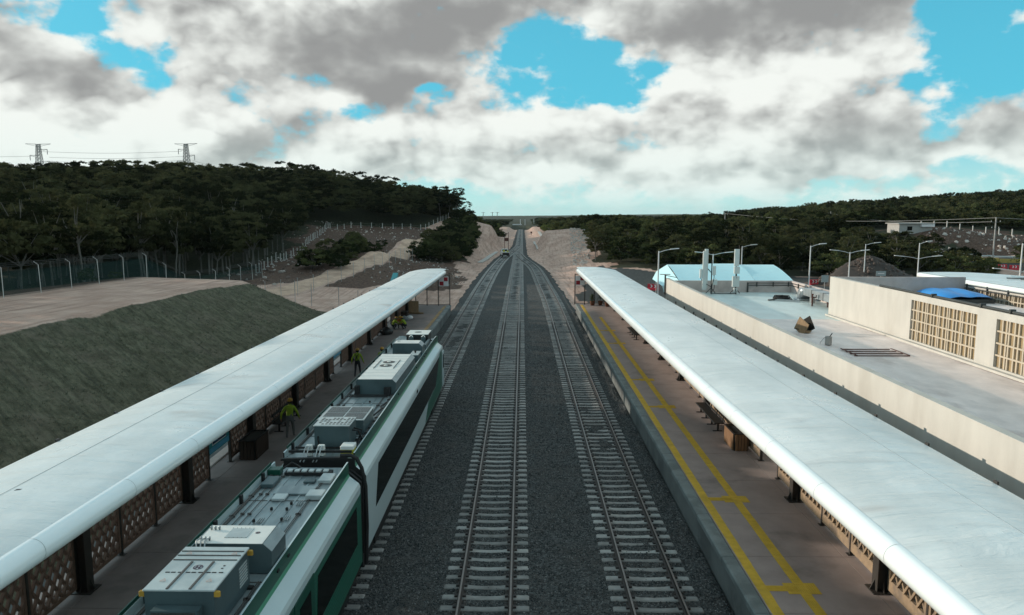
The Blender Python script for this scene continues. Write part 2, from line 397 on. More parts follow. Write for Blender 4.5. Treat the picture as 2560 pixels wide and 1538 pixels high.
SHRUB_E = [(17, 150), (30, 133), (60, 124), (84, 128), (92, 140), (90, 152), (88, 180), (92, 196), (140, 192), (150, 170), (220, 150), (700, 100), (700, 700), (60, 700), (20, 560), (16, 430), (15, 330), (17, 270), (19, 245), (20, 205), (16, 165)]
ASPH = [(7.5, 96), (12, 84), (26, 80), (60, 96), (84, 112), (60, 124), (28, 131), (16, 148), (11.5, 142), (9.5, 118)]
RPX = np.interp(GY, [84, 95, 107, 117, 130, 164, 210, 240], [-33, -31, -28.6, -26.8, -25.6, -25, -24.2, -22.8])
Rr = np.zeros(GX.shape); Gg = np.zeros(GX.shape); Bb = np.zeros(GX.shape); Aa = np.zeros(GX.shape)
Rr[(GX < -15.2) & (GX > -26.6 + vnoise(GX, GY, 1.6, 41) * .5) & (GY < 74 - (GX + 27) * .35 + 6) & (GY > -30)] = 1
jx = GX + vnoise(GX, GY, 6, 21) * 6; jy = GY + vnoise(GX, GY, 6, 22) * 6
Gg[inpoly(jx, jy, BROWN_W) | inpoly(jx, jy, BROWN_2) | inpoly(jx, jy, BROWN_3)] = 1
bz = (jy > 101 + .9 * np.clip(GX + 22, 0, 20) * .6) & (GY < 222) & (GX > -50) & (jx < np.interp(GY, [100, 128, 150, 222], [-9.6, -10, -13, -17])) & (np.abs(GX - RPX) > 2.6)
Gg[bz] = 1
fo = inpoly(jx, jy, FOREST_W) | inpoly(jx, jy, SHRUB_E) | inpoly(jx, jy, SCRUB_W)
Aa[fo] = 1
Aa[(GX < -40) & (GY < 110) & (GX < -44 + vnoise(GX, GY, 8, 3) * 4)] = 1
Gg[(GX < -39.5) & (GX > -46) & (GY < 112)] = .8
Aa[(np.hypot(GX, GY) > 560)] = 1
corr = (GX > np.interp(GY, [0, 90, 170, 240, 300, 430, 520], [-8, -22, -12, -16, -11, -9, -9])) & (GX < np.interp(GY, [0, 90, 170, 240, 300, 430, 520], [8, 9, 16, 19, 14, 11, 11])) & (GY > 80) & (GY < 520)
Aa[corr & ~inpoly(GX, GY, SCRUB_W)] = 0
Gg[(GX > 88) & (GX < 175) & (GY > 170) & (GY < 200)] = 1; Aa[(GX > 88) & (GX < 175) & (GY > 170) & (GY < 200) & (vnoise(GX, GY, 5, 77) > .08)] = .7
Bb[inpoly(jx * .5 + GX * .5, jy * .5 + GY * .5, ASPH)] = 1
Bb[(GX > 95) & (GX < 170) & (GY > 148 - (GX - 95) * .12) & (GY < 170)] = 1
nx, ny = len(xs), len(ys)
gv = np.stack([GX.ravel(), GY.ravel(), GZ.ravel()], 1)
idx = np.arange(nx * ny).reshape(ny, nx)
gf = np.stack([idx[:-1, :-1].ravel(), idx[:-1, 1:].ravel(), idx[1:, 1:].ravel(), idx[1:, :-1].ravel()], 1)
gm = bpy.data.meshes.new('ground')
gm.from_pydata(gv.tolist(), [], gf.tolist())
gm.polygons.foreach_set('use_smooth', np.ones(len(gf), bool))
at = gm.color_attributes.new('surf', 'FLOAT_COLOR', 'POINT')
at.data.foreach_set('color', np.stack([Rr.ravel(), Gg.ravel(), Bb.ravel(), Aa.ravel()], 1).ravel())
gm.update()

def ground_mat():
    m = bpy.data.materials.new('bare_earth'); m.use_nodes = True
    t = NT(m.node_tree); t.n.clear()
    p = t.new('ShaderNodeBsdfPrincipled'); o = t.new('ShaderNodeOutputMaterial'); t.l.new(p.outputs[0], o.inputs[0])
    g = t.new('ShaderNodeNewGeometry').outputs['Position']
    a = t.new('ShaderNodeVertexColor', layer_name='surf')
    sp = t.new('ShaderNodeSeparateColor'); t.l.new(a.outputs[0], sp.inputs[0])
    n1 = t.noise(g, .35, 6, .62); n2 = t.noise(g, 2.6, 6, .65); n3 = t.noise(g, 14., 4, .6)
    def mask(s, k=.9): return t.step(t.math('ADD', s, t.math('MULTIPLY', t.math('SUBTRACT', n2, .5), k)), .35, .65)
    st = t.noise(t.vmath('MULTIPLY', g, (2.4, .16, 1.)), 1.0, 6, .6)
    sand = t.mix(t.step(n1, .32, .68), (.43, .275, .215), (.60, .41, .33))
    sand = t.mix(t.step(st, .45, .75), sand, (.30, .185, .145))
    sand = t.mix(t.step(n3, .56, .72), sand, (.62, .47, .39))
    gu = t.vmath('DOT_PRODUCT', g, (.83, -.56, 0.)); gvv = t.vmath('DOT_PRODUCT', g, (.56, .83, 0.))
    gst = t.noise(t.comb(t.math('MULTIPLY', gu, .22), t.math('MULTIPLY', gvv, 1.5), 0.), 2.6, 9, .70)
    gfi = t.noise(g, 26., 4, .7)
    grass = t.mix(t.step(t.math('MULTIPLY_ADD', gfi, .5, t.math('MULTIPLY', gst, .5)), .36, .64), (.050, .050, .033), (.172, .162, .112))
    grass = t.mix(t.step(n1, .45, .72, 0, .75), grass, (.155, .13, .10))
    mot = t.noise(g, 1.1, 6, .7)
    grass = t.mix(1., grass, t.mix(t.step(mot, .3, .7), (.66, .65, .60), (1.2, 1.18, 1.14)), 'MULTIPLY')
    fur = t.noise(t.comb(t.math('MULTIPLY', gu, .10), t.math('MULTIPLY', gvv, 2.0), 0.), 1.5, 4, .6)
    grass = t.mix(t.step(fur, .54, .72, 0, .65), grass, (.05, .05, .038))
    brown = t.mix(t.step(n2, .3, .7), (.050, .029, .021), (.160, .102, .077))
    brown = t.mix(t.step(n3, .64, .72, 0, .7), brown, (.30, .26, .24))
    asph = t.mix(t.step(n2, .3, .7), (.040, .044, .044), (.075, .078, .076))
    fl = t.mix(t.step(n2, .35, .7), (.022, .026, .015), (.06, .06, .035))
    c = t.mix(mask(sp.outputs[1], .7), sand, brown)
    c = t.mix(mask(a.outputs[1], .8), c, fl)
    c = t.mix(mask(sp.outputs[2], .5), c, asph)
    c = t.mix(mask(sp.outputs[0], .6), c, grass)
    t.l.new(c, p.inputs['Base Color']); p.inputs['Roughness'].default_value = .95; p.inputs['Specular IOR Level'].default_value = .15
    b = t.new('ShaderNodeBump'); b.inputs['Strength'].default_value = .9; b.inputs['Distance'].default_value = .12
    hgt = t.math('MULTIPLY_ADD', n2, 1., t.math('MULTIPLY_ADD', n3, .45, t.math('MULTIPLY', gst, t.math('MULTIPLY', sp.outputs[0], .9))))
    t.l.new(hgt, b.inputs['Height']); t.l.new(b.outputs[0], p.inputs['Normal'])
    MATS['bare_earth'] = m
ground_mat()
ground = tag(obj('ground', gm, 'bare_earth'), 'bare pinkish earth and hills around the railway station', 'ground', kind='structure')

# dirt road climbing the hill on the west side
def road_mat():
    m = pmat('dirt_track', (.56, .385, .285), .95, var=.18, scale=1.2, bump=.5, bscale=6, col2=(.40, .27, .20), spec=.1)
road_mat()
RP = [(-33, 84), (-32, 90), (-31, 95), (-28.6, 107), (-26.8, 117), (-25.6, 130), (-25.2, 147), (-25, 164), (-24.6, 187), (-24.2, 210), (-23.4, 226), (-22.8, 240), (-22, 255)]
rp = np.array(RP, float)
tt = np.linspace(0, len(rp) - 1, 140); px = np.interp(tt, range(len(rp)), rp[:, 0]); py = np.interp(tt, range(len(rp)), rp[:, 1])
k = np.hanning(15); k /= k.sum(); px = np.convolve(np.pad(px, 7, 'edge'), k, 'valid'); py = np.convolve(np.pad(py, 7, 'edge'), k, 'valid')
rv = []; NW = 9
for i in range(len(px)):
    for j in range(NW):
        u = (j / (NW - 1) - .5)
        x = px[i] + u * 4.6 + math.sin(i * .9 + j) * .12 * (abs(u) > .4); rv.append((x, py[i]))
rv = np.array(rv); zc = height(px, py, False)
u = np.tile(np.linspace(-.5, .5, NW), len(px))
# the roadway lies a little proud of the slope it is cut into, with two wheel ruts
zr_ = np.maximum(height(rv[:, 0], rv[:, 1]), 0) + .10 - .07 * (np.exp(-((np.abs(u) - .22) / .06) ** 2)) - .16 * (np.abs(u) > .45)
gi = np.arange(len(px) * NW).reshape(-1, NW)
rme = bpy.data.meshes.new('dirt_road')
rme.from_pydata([(a, b, c) for (a, b), c in zip(rv.tolist(), zr_)], [], np.stack([gi[:-1, :-1].ravel(), gi[:-1, 1:].ravel(), gi[1:, 1:].ravel(), gi[1:, :-1].ravel()], 1).tolist())
rme.polygons.foreach_set('use_smooth', np.ones(len(rme.polygons), bool))
tag(obj('dirt_road', rme, 'dirt_track'), 'pale dirt road climbing the hill beyond the platform end', 'road', kind='structure')
# ------------------------------------------------------------------ ballast
def ballast_mat():
    m = bpy.data.materials.new('crushed_stone'); m.use_nodes = True
    t = NT(m.node_tree); t.n.clear()
    p = t.new('ShaderNodeBsdfPrincipled'); o = t.new('ShaderNodeOutputMaterial'); t.l.new(p.outputs[0], o.inputs[0])
    g = t.new('ShaderNodeNewGeometry').outputs['Position']
    v = t.new('ShaderNodeTexVoronoi'); t.l.new(g, v.inputs['Vector']); v.inputs['Scale'].default_value = 15; v.inputs['Randomness'].default_value = 1
    n = t.noise(g, .5, 5, .6)
    hs = t.new('ShaderNodeSeparateColor'); t.l.new(v.outputs['Color'], hs.inputs[0])
    c = t.mix(t.step(hs.outputs[0], 0, 1, smooth=False), (.016, .018, .018), (.105, .107, .105))
    c = t.mix(t.step(n, .4, .7, 0, .6), c, (.07, .062, .056))
    sx_ = t.sep(g)[0]
    for cx_ in (-1.8335, -.3265, 3.19, 4.70):                     # rust and brake dust beside the rails
        c = t.mix(t.step(t.math('ABSOLUTE', t.math('SUBTRACT', sx_, cx_)), .05, .34, .45, 0.), c, (.055, .036, .028))
    t.l.new(c, p.inputs['Base Color']); p.inputs['Roughness'].default_value = .9; p.inputs['Specular IOR Level'].default_value = .25
    b = t.new('ShaderNodeBump'); b.invert = True; b.inputs['Strength'].default_value = 1.; b.inputs['Distance'].default_value = .05
    t.l.new(v.outputs['Distance'], b.inputs['Height']); t.l.new(b.outputs[0], p.inputs['Normal'])
    MATS['crushed_stone'] = m
ballast_mat()
pmat('stone_chip', (.062, .064, .064), .85, var=.55, scale=9, spec=.3)
by = np.concatenate([np.arange(6, 90, .5), np.arange(90, 200, 1.), np.arange(200, 520, 2.5)])
NB = 49; bv = []
for y in by:
    inst = 1 - sstep(82, 88, y)
    lo = -8.25 * inst + (1 - inst) * (float(cl(y)) - 2.0); hi = 6.08 * inst + (1 - inst) * (max(float(cr(y)), CM) + 2.0)
    sl = (1 - inst) * .55
    bv.append((lo - sl, y, float(ztrack(y)) - .04 - (1 - inst) * .36))
    for j in range(NB):
        bv.append((lo + (hi - lo) * j / (NB - 1), y, float(ztrack(y)) - .035))
    bv.append((hi + sl, y, float(ztrack(y)) - .04 - (1 - inst) * .36))
bv = np.array(bv)
inner = np.tile(np.r_[0, np.ones(NB), 0], len(by))
bv[:, 2] += inner * (vnoise(bv[:, 0], bv[:, 1], .9, 31) * .05 + vnoise(bv[:, 0], bv[:, 1], .35, 32) * .03)
edge = np.tile(np.r_[1, np.zeros(NB), 1], len(by)); bv[:, 0] += edge * vnoise(bv[:, 0], bv[:, 1], 1.8, 33) * .7 * (bv[:, 1] > 86)
# a little more stone heaped between the tracks, less inside the rails of the middle one
for c, amp in ((CM, -.025), (3.94, -.012)):
    bv[:, 2] += inner * amp * np.exp(-((bv[:, 0] - c) / .5) ** 2) * (bv[:, 1] < 90)
nb2 = NB + 2; bi = np.arange(len(bv)).reshape(-1, nb2)
bme = bpy.data.meshes.new('ballast'); bme.from_pydata(bv.tolist(), [], np.stack([bi[:-1, :-1].ravel(), bi[:-1, 1:].ravel(), bi[1:, 1:].ravel(), bi[1:, :-1].ravel()], 1).tolist())
bme.polygons.foreach_set('use_smooth', np.ones(len(bme.polygons), bool))
tag(obj('ballast_bed', bme, 'crushed_stone'), 'dark grey crushed stone bed under the three tracks', 'ballast', kind='structure')

def gn_scatter(name, pts, scl, rot, srcs, mat=None):
    """ONE mass of uncountable pieces: a point mesh that carries instances of small source meshes (kind stuff)"""
    me = bpy.data.meshes.new(name); me.from_pydata([tuple(p) for p in pts], [], [])
    a = me.attributes.new('scl', 'FLOAT_VECTOR', 'POINT'); a.data.foreach_set('vector', np.asarray(scl, float).ravel())
    a = me.attributes.new('rot', 'FLOAT_VECTOR', 'POINT'); a.data.foreach_set('vector', np.asarray(rot, float).ravel())
    a = me.attributes.new('pick', 'INT', 'POINT'); a.data.foreach_set('value', rng.integers(0, len(srcs), len(pts)).astype(np.int32))
    o = bpy.data.objects.new(name, me); COL.objects.link(o)
    ng = bpy.data.node_groups.new(name + '_nodes', 'GeometryNodeTree')
    ng.interface.new_socket('Geometry', in_out='INPUT', socket_type='NodeSocketGeometry'); ng.interface.new_socket('Geometry', in_out='OUTPUT', socket_type='NodeSocketGeometry')
    N = ng.nodes; L = ng.links
    gi_ = N.new('NodeGroupInput'); go = N.new('NodeGroupOutput')
    ins = N.new('GeometryNodeInstanceOnPoints')
    L.new(gi_.outputs[0], ins.inputs['Points'])
    gin = N.new('GeometryNodeGeometryToInstance')
    for s_ in reversed(srcs):
        oi = N.new('GeometryNodeObjectInfo'); oi.transform_space = 'ORIGINAL'; oi.inputs['Object'].default_value = s_
        oi.inputs['As Instance'].default_value = False
        g2 = N.new('GeometryNodeGeometryToInstance'); L.new(oi.outputs['Geometry'], g2.inputs[0])
        if len(srcs) == 1: src = g2.outputs[0]
        else:
            if s_ is srcs[-1]: jn = N.new('GeometryNodeJoinGeometry')
            L.new(g2.outputs[0], jn.inputs[0]); src = jn.outputs[0]
    L.new(src, ins.inputs['Instance'])
    ins.inputs['Pick Instance'].default_value = len(srcs) > 1
    for an, sk, ty in (('scl', 'Scale', 'FLOAT_VECTOR'), ('rot', 'Rotation', 'FLOAT_VECTOR'), ('pick', 'Instance Index', 'INT')):
        na = N.new('GeometryNodeInputNamedAttribute'); na.data_type = ty; na.inputs['Name'].default_value = an
        ou = [q for q in na.outputs if q.enabled and q.name == 'Attribute'][0]
        if sk == 'Rotation':
            er = N.new('FunctionNodeEulerToRotation'); L.new(ou, er.inputs[0]); ou = er.outputs[0]
        L.new(ou, ins.inputs[sk])
    N.remove(gin)
    L.new(ins.outputs[0], go.inputs[0])
    md = o.modifiers.new('scatter', 'NODES'); md.node_group = ng
    return o
def stone_obj(name, mat, seed):
    r = np.random.default_rng(seed); bm = bmesh.new(); bmesh.ops.create_icosphere(bm, subdivisions=1, radius=.5)
    for v in bm.verts: v.co *= r.uniform(.7, 1.15); v.co.z *= .8
    me = bpy.data.meshes.new(name); bm.to_mesh(me); bm.free(); me.materials.append(MATS[mat])
    return me

# ------------------------------------------------------------------ tracks
pmat('sleeper_concrete', (.31, .30, .285), .9, var=.2, scale=3.5, bump=.25, bscale=30, col2=(.20, .185, .17), c2at=(.46, .8), spec=.2, perobj=.35)
pmat('rail_steel', (.040, .028, .024), .55, metal=.35, var=.25, scale=4, spec=.4)
pmat('rail_head', (.17, .145, .135), .38, metal=.7, var=.2, scale=3)
pmat('rusty_clip', (.05, .042, .04), .7, metal=.3, var=.3, scale=20)
def sleeper_mesh():
    m = MB()
    st = [(-1.30, .115, .0), (-1.26, .125, .0), (-.62, .125, -.0), (-.42, .11, -.022), (0, .105, -.034), (.42, .11, -.022), (.62, .125, 0), (1.26, .125, 0), (1.30, .115, 0)]
    rings = []
    for x, hw, zt in st:
        e = .02 if abs(x) > 1.28 else 0
        rings.append([(x, -hw - .02, -.22), (x, hw + .02, -.22), (x, hw, zt - .025 - e), (x, hw - .03, zt - e), (x, -hw + .03, zt - e), (x, -hw, zt - .025 - e)])
    m.loft(rings)
    me = m.mesh('sleeper'); me.materials.append(MATS['sleeper_concrete'])
    bm = bmesh.new(); bm.from_mesh(me); bmesh.ops.recalc_face_normals(bm, faces=bm.faces); bm.to_mesh(me); bm.free()
    return me
SLP = sleeper_mesh()
RAILP = [(-.07, .012), (.07, .012), (.07, .024), (.012, .045), (.012, .13), (.036, .145), (.036, .175), (.028, .184), (-.028, .184), (-.036, .175), (-.036, .145), (-.012, .13), (-.012, .045), (-.07, .024)]
def rail(parent, fx, y0, y1, off):
    ysr = np.concatenate([np.arange(y0, min(y1, 90), 6.), np.arange(max(y0, 90), y1, 2.), [y1]]) if y1 > 90 else np.arange(y0, y1 + .1, 6.)
    m = MB(); rings = []
    for y in ysr:
        x = float(fx(y)) + off; z = float(ztrack(y)); rings.append([(x + a, y, z + b) for a, b in RAILP])
    m.loft(rings)
    n = len(RAILP)
    for i in range(len(m.mi)):
        m.mi[i] = 1 if (i < (len(rings) - 1) * n and (i % n) in (7,)) else 0
    return m.build('rail', ['rail_steel', 'rail_head'], parent)
def track(label, fx, y0, y1, nsing, lab2):
    t = thing('railway_track', label, 'railway track', (float(fx(max(y0, 12))), max(y0, 12), 0), world=True, group='railway tracks at the station')
    rail(t, fx, y0, y1, -.7535); rail(t, fx, y0, y1, .7535)
    pitch = .6; n = int((y1 - y0) / pitch); ysl = [y0 + pitch * i for i in range(n)]
    start = next((i for i, y in enumerate(ysl) if y > 16.5), 0)
    rest = MB(); clips = MB()
    for i, y in enumerate(ysl):
        x = float(fx(y)); a = -math.atan((float(fx(y + .5)) - float(fx(y - .5))))
        z = float(ztrack(y)) + rnd.uniform(-.006, .006); a += rnd.uniform(-.006, .006)
        if start <= i < start + nsing:
            s_ = obj('sleeper', SLP, None, t); s_.matrix_parent_inverse = t.matrix_basis.inverted(); s_.location = (x, y, z); s_.rotation_euler = (0, 0, a)
        elif i >= start:
            M_ = Matrix.Translation((x, y, z)) @ Matrix.Rotation(a, 4, 'Z')
            rest.add([M_ @ v.co for v in SLP.vertices], [tuple(p.vertices) for p in SLP.polygons])
        if 16 < y < 75:
            for sx in (-1, 1):
                for q in (-.125, .125):
                    clips.obox((x + sx * .7535 + q, y, .035 + z), (.09, .13, .05))
    if rest.v: tag(rest.build('distant_sleepers', 'sleeper_concrete', t, fix=False), kind='stuff')
    tag(clips.build('rail_clips', 'rusty_clip', t, fix=False), kind='stuff')
    return t
track('straight middle track on concrete sleepers running to the horizon', lambda y: np.interp(y, [0, 1], [CM, CM]), 6, 512, 150, '')
track('side track with stone-strewn sleepers along the platform with yellow strips', cr, 6, 203, 140, '')
track('side track under the parked green train, curving past the truck', cl, 6, 262, 140, '')
# loose chippings near the camera: real stones on top of the bed
pts = []
xs_ = rng.uniform(-8.1, 6.0, 90000); ys_ = 14 + rng.beta(.9, 1.7, 90000) * 62
keep = np.ones(len(xs_), bool)
for c in (CM, 3.94, -6.0):
    ph = ((ys_ - 6) / .6) % 1; onsl = (np.minimum(ph, 1 - ph) < .21) & (np.abs(xs_ - c) < 1.3)
    lim = .04 if c == CM else .12
    u = rng.random(len(xs_)); mid = np.abs(xs_ - c) < .42
    keep &= ~(onsl & (u > np.where(mid, lim, .015)))
    keep &= ~(np.abs(np.abs(xs_ - c) - .7535) < .11)
keep &= ~((xs_ > -7.6) & (xs_ < -5.2) & (ys_ < 44))
xs_, ys_ = xs_[keep], ys_[keep]
zz = -.03 + (vnoise(xs_, ys_, .9, 31) * .05 + vnoise(xs_, ys_, .35, 32) * .03)
for c, amp in ((CM, -.025), (3.94, -.012)): zz += amp * np.exp(-((xs_ - c) / .5) ** 2)
sc = rng.uniform(.030, .068, (len(xs_), 1)) * rng.uniform(.75, 1.25, (len(xs_), 3))
pmat('stone_pale', (.17, .17, .165), .85, var=.4, scale=9, spec=.3)
pmat('stone_dark', (.03, .034, .036), .85, var=.4, scale=9, spec=.3)
srcs = []
for i, mt in enumerate(('stone_chip', 'stone_dark', 'stone_chip', 'stone_pale')):
    so = obj('loose_stone', stone_obj('loose_stone', mt, 40 + i), None, None, (-3.6 + .3 * i, 15.2 + i * .4, -.01)); so.scale = (.07, .07, .07)
    tag(so, ['grey loose stone nearest the train between the tracks', 'blackish loose stone between the tracks', 'second grey loose stone between the tracks', 'pale loose stone between the tracks'][i], 'stone', 'loose stones between the tracks'); srcs.append(so)
for s_ in srcs: s_.scale = (1, 1, 1); s_.data.transform(Matrix.Scale(.08, 4)); 
gs = gn_scatter('loose_gravel', np.stack([xs_, ys_, zz], 1), sc / .08, rng.uniform(0, 6.28, (len(xs_), 3)), srcs)
tag(gs, 'loose dark chippings strewn between the sleepers', 'gravel', kind='stuff')
# ------------------------------------------------------------------ station materials
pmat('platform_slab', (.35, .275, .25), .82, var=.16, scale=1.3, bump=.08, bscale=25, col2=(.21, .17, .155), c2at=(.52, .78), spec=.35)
pmat('platform_slab_shaded', (.235, .195, .182), .82, var=.18, scale=1.3, bump=.08, bscale=25, col2=(.14, .115, .105), c2at=(.5, .78))  # same slab, its deep shade darkened into the colour
pmat('coping_concrete', (.19, .21, .205), .8, var=.2, scale=2.2, bump=.1, bscale=20, col2=(.13, .145, .14), spec=.35)
pmat('raw_concrete', (.23, .235, .225), .9, var=.2, scale=1.5, bump=.15, bscale=14, col2=(.15, .15, .145))
pmat('side_concrete', (.135, .145, .14), .9, var=.2, scale=1.5, bump=.15, bscale=14, col2=(.09, .095, .092))
pmat('pale_kerb', (.50, .42, .38), .9, var=.15, scale=3, bump=.1)
pmat('tactile_yellow', (.62, .39, .045), .75, var=.22, scale=2.5, col2=(.55, .37, .08), c2at=(.55, .8))
pmat('faded_orange', (.40, .26, .12), .85, var=.25, scale=2.5, col2=(.28, .20, .13))
def membrane():
    """white coated roof sheet: ponding stains, cross wrinkles, painted streaks of shade, rust smudges and specks"""
    m = bpy.data.materials.new('roof_membrane'); m.use_nodes = True; t = NT(m.node_tree); t.n.clear()
    p = t.new('ShaderNodeBsdfPrincipled'); o = t.new('ShaderNodeOutputMaterial'); t.l.new(p.outputs[0], o.inputs[0])
    g = t.new('ShaderNodeNewGeometry').outputs['Position']
    cr_ = t.vmath('MULTIPLY', g, (.30, 1.5, 0.))                     # wrinkles run across the roof
    n1 = t.noise(cr_, 1.0, 7, .60, .6); n2 = t.noise(t.vmath('MULTIPLY', g, (.8, .5, 0.)), .55, 5, .6); n3 = t.noise(g, 9., 4, .6); n4 = t.noise(t.vmath('MULTIPLY', g, (.35, .9, 0.)), .42, 3, .5)
    c = t.mix(t.step(n2, .35, .68), (.755, .785, .772), (.62, .65, .64))
    c = t.mix(t.step(n1, .56, .72, 0, .55), c, (.50, .52, .515))  # dark cross streaks: streaks of shade painted into the colour
    c = t.mix(t.step(n4, .63, .74, 0, .6), c, (.36, .27, .22))
    c = t.mix(t.step(n3, .69, .73, 0, .5), c, (.25, .26, .26))
    n5 = t.noise(t.vmath('MULTIPLY', g, (2.2, 9., 0.)), 1.3, 3, .7)
    c = t.mix(t.step(n5, .70, .735, 0, .6), c, (.22, .235, .23))                     # scuffs
    t.l.new(c, p.inputs['Base Color']); t.put(p.inputs['Roughness'], t.step(n2, .3, .7, .26, .42)); p.inputs['Specular IOR Level'].default_value = .5
    b_ = t.new('ShaderNodeBump'); b_.inputs['Strength'].default_value = .9; b_.inputs['Distance'].default_value = .09
    t.l.new(t.math('MULTIPLY_ADD', n1, 1.0, t.math('MULTIPLY', n3, .06)), b_.inputs['Height']); t.l.new(b_.outputs[0], p.inputs['Normal'])
    MATS['roof_membrane'] = m
membrane()
pmat('edge_sheet', (.80, .85, .85), .22, var=.03, scale=.7, spec=.6, coat=.3)
pmat('seam', (.33, .36, .36), .8)
pmat('brown_steel', (.042, .036, .031), .55, metal=.2, var=.2, scale=5, spec=.4)
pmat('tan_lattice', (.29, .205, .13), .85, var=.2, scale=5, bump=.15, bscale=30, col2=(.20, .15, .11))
pmat('tan_lattice_shaded', (.17, .10, .072), .8, var=.22, scale=5, bump=.15, bscale=30)  # the tan lattice again, with shade put into its colour
pmat('dark_underside', (.34, .33, .31), .8, var=.1)
pmat('black_paint', (.014, .015, .015), .45, var=.3, scale=6)
pmat('wood_slat', (.20, .105, .05), .7, var=.35, scale=3, streak=(9, 9, .8), bump=.1)
pmat('soil', (.02, .018, .014), .95, var=.4)
pmat('leaf_plant', (.035, .06, .02), .6, var=.5, scale=8)
pmat('terracotta', (.16, .07, .04), .8, var=.25, scale=6)
pmat('red_enamel', (.30, .012, .022), .5, var=.12)
pmat('white_enamel', (.70, .68, .68), .5, var=.06)
pmat('teal_sign', (.03, .24, .26), .45, var=.08)
pmat('sign_navy', (.012, .03, .07), .5, var=.2)
pmat('sign_blue', (.10, .35, .50), .5, var=.15)
def tilt(y): return 5.12 - .0042 * (y - 11)        # the roofs fall slightly towards the far end

def platform(side, label):
    mx = (lambda x: x) if side > 0 else (lambda x: 2 * CM - x)
    e0 = 6.08 if side > 0 else 5.82                 # platform edge, distance as on the east side
    y0, y1 = 2., 82.6 if side > 0 else 81.2
    t = thing('platform', label, 'platform', (mx(8), 40, 0), world=True)
    def bx(m, a_, b_, *r, **k): m.box(min(mx(a_), mx(b_)), max(mx(a_), mx(b_)), *r, **k)
    m = MB(); bx(m, e0 + .06, 12.2 if side > 0 else 11.6, y0, y1, -.45, .93); m.build('core', 'side_concrete', t)
    n = 0; y = y0
    while y < y1 - .1:                                # coping blocks with a worn arris
        ye = min(y + 3.175, y1); m = MB(); bx(m, e0, e0 + .42, y + .004, ye - .004, .80, .998, b=.035); m.build('coping_block', 'coping_concrete', t)
        m = MB(); bx(m, e0 + .426, 9.75, y + .008, ye - .008, .90, 1.0, b=.006); m.build('paving_slab', 'platform_slab' if side > 0 else 'platform_slab_shaded', t)
        m = MB(); bx(m, 9.758, 10.55, y + .008, ye - .008, .90, 1.0, b=.006); m.build('paving_slab', 'platform_slab' if side > 0 else 'platform_slab_shaded', t)
        y = ye
    if side < 0:
        m = MB(); bx(m, 10.56, 11.0, y0, y1, .7, 1.07, b=.03); m.build('kerb', 'pale_kerb', t)
    # tactile paving: ribbed tiles
    def tile(rows, dots=False):
        q = MB(); q.box(-.148, .148, -.148, .148, 0, .008)
        if dots:
            for a in range(4):
                for b in range(4): q.box(-.118 + a * .07, -.088 + a * .07, -.118 + b * .07, -.088 + b * .07, .008, .014)
        else:
            for a in range(rows): q.box(-.13 + a * .26 / rows, -.13 + a * .26 / rows + .026, -.145, .145, .008, .014)
        me = q.mesh('tactile_tile'); me.materials.append(MATS['tactile_yellow' if side > 0 else 'faded_orange']); return me
    TB, TD = tile(5), tile(4, True)
    spots = []
    xa = e0 + .60; xb = 7.78
    for i in range(int((y1 - 9 - .8) / .3)):
        yy = 9 + i * .3; spots.append((xa, yy, TB, 0))
        if side > 0 and yy < 72: spots.append((xb, yy, TB, 0))
    if side > 0:
        for k_ in (-1, 0, 1, 3, 4, 6, 7):
            yk = 19.15 + 6.35 * k_
            for j in range(1, 4): spots.append((xa + j * .275, yk, TB, math.pi / 2))
            for a in range(-1, 2):
                for b in (-.5, .5):
                    if a: spots.append((xb + a * .3 + .0, yk + b * .3, TD, 0))
    spots = [s for s in spots if s[1] > 15.5]
    spots.sort(key=lambda s: s[1])
    rest = MB()
    for i, (x, yy, me, rz) in enumerate(spots):
        jx_ = rnd.uniform(-.004, .004)
        if i < 290:
            o = obj('tactile_tile', me, None, t); o.matrix_parent_inverse = t.matrix_basis.inverted(); o.location = (mx(x) + jx_, yy, 1.001 + (i % 3) * .0007); o.rotation_euler = (0, 0, rz)
        else:
            M_ = Matrix.Translation((mx(x) + jx_, yy, 1.001)) @ Matrix.Rotation(rz, 4, 'Z')
            rest.add([M_ @ v.co for v in me.vertices], [tuple(p.vertices) for p in me.polygons])
    if rest.v: tag(rest.build('distant_tactile_tiles', 'tactile_yellow' if side > 0 else 'faded_orange', t, fix=False), kind='stuff')
    return t
platform(1, 'pinkish concrete platform with two yellow tactile strips')
platform(-1, 'shaded grey platform behind the green train')

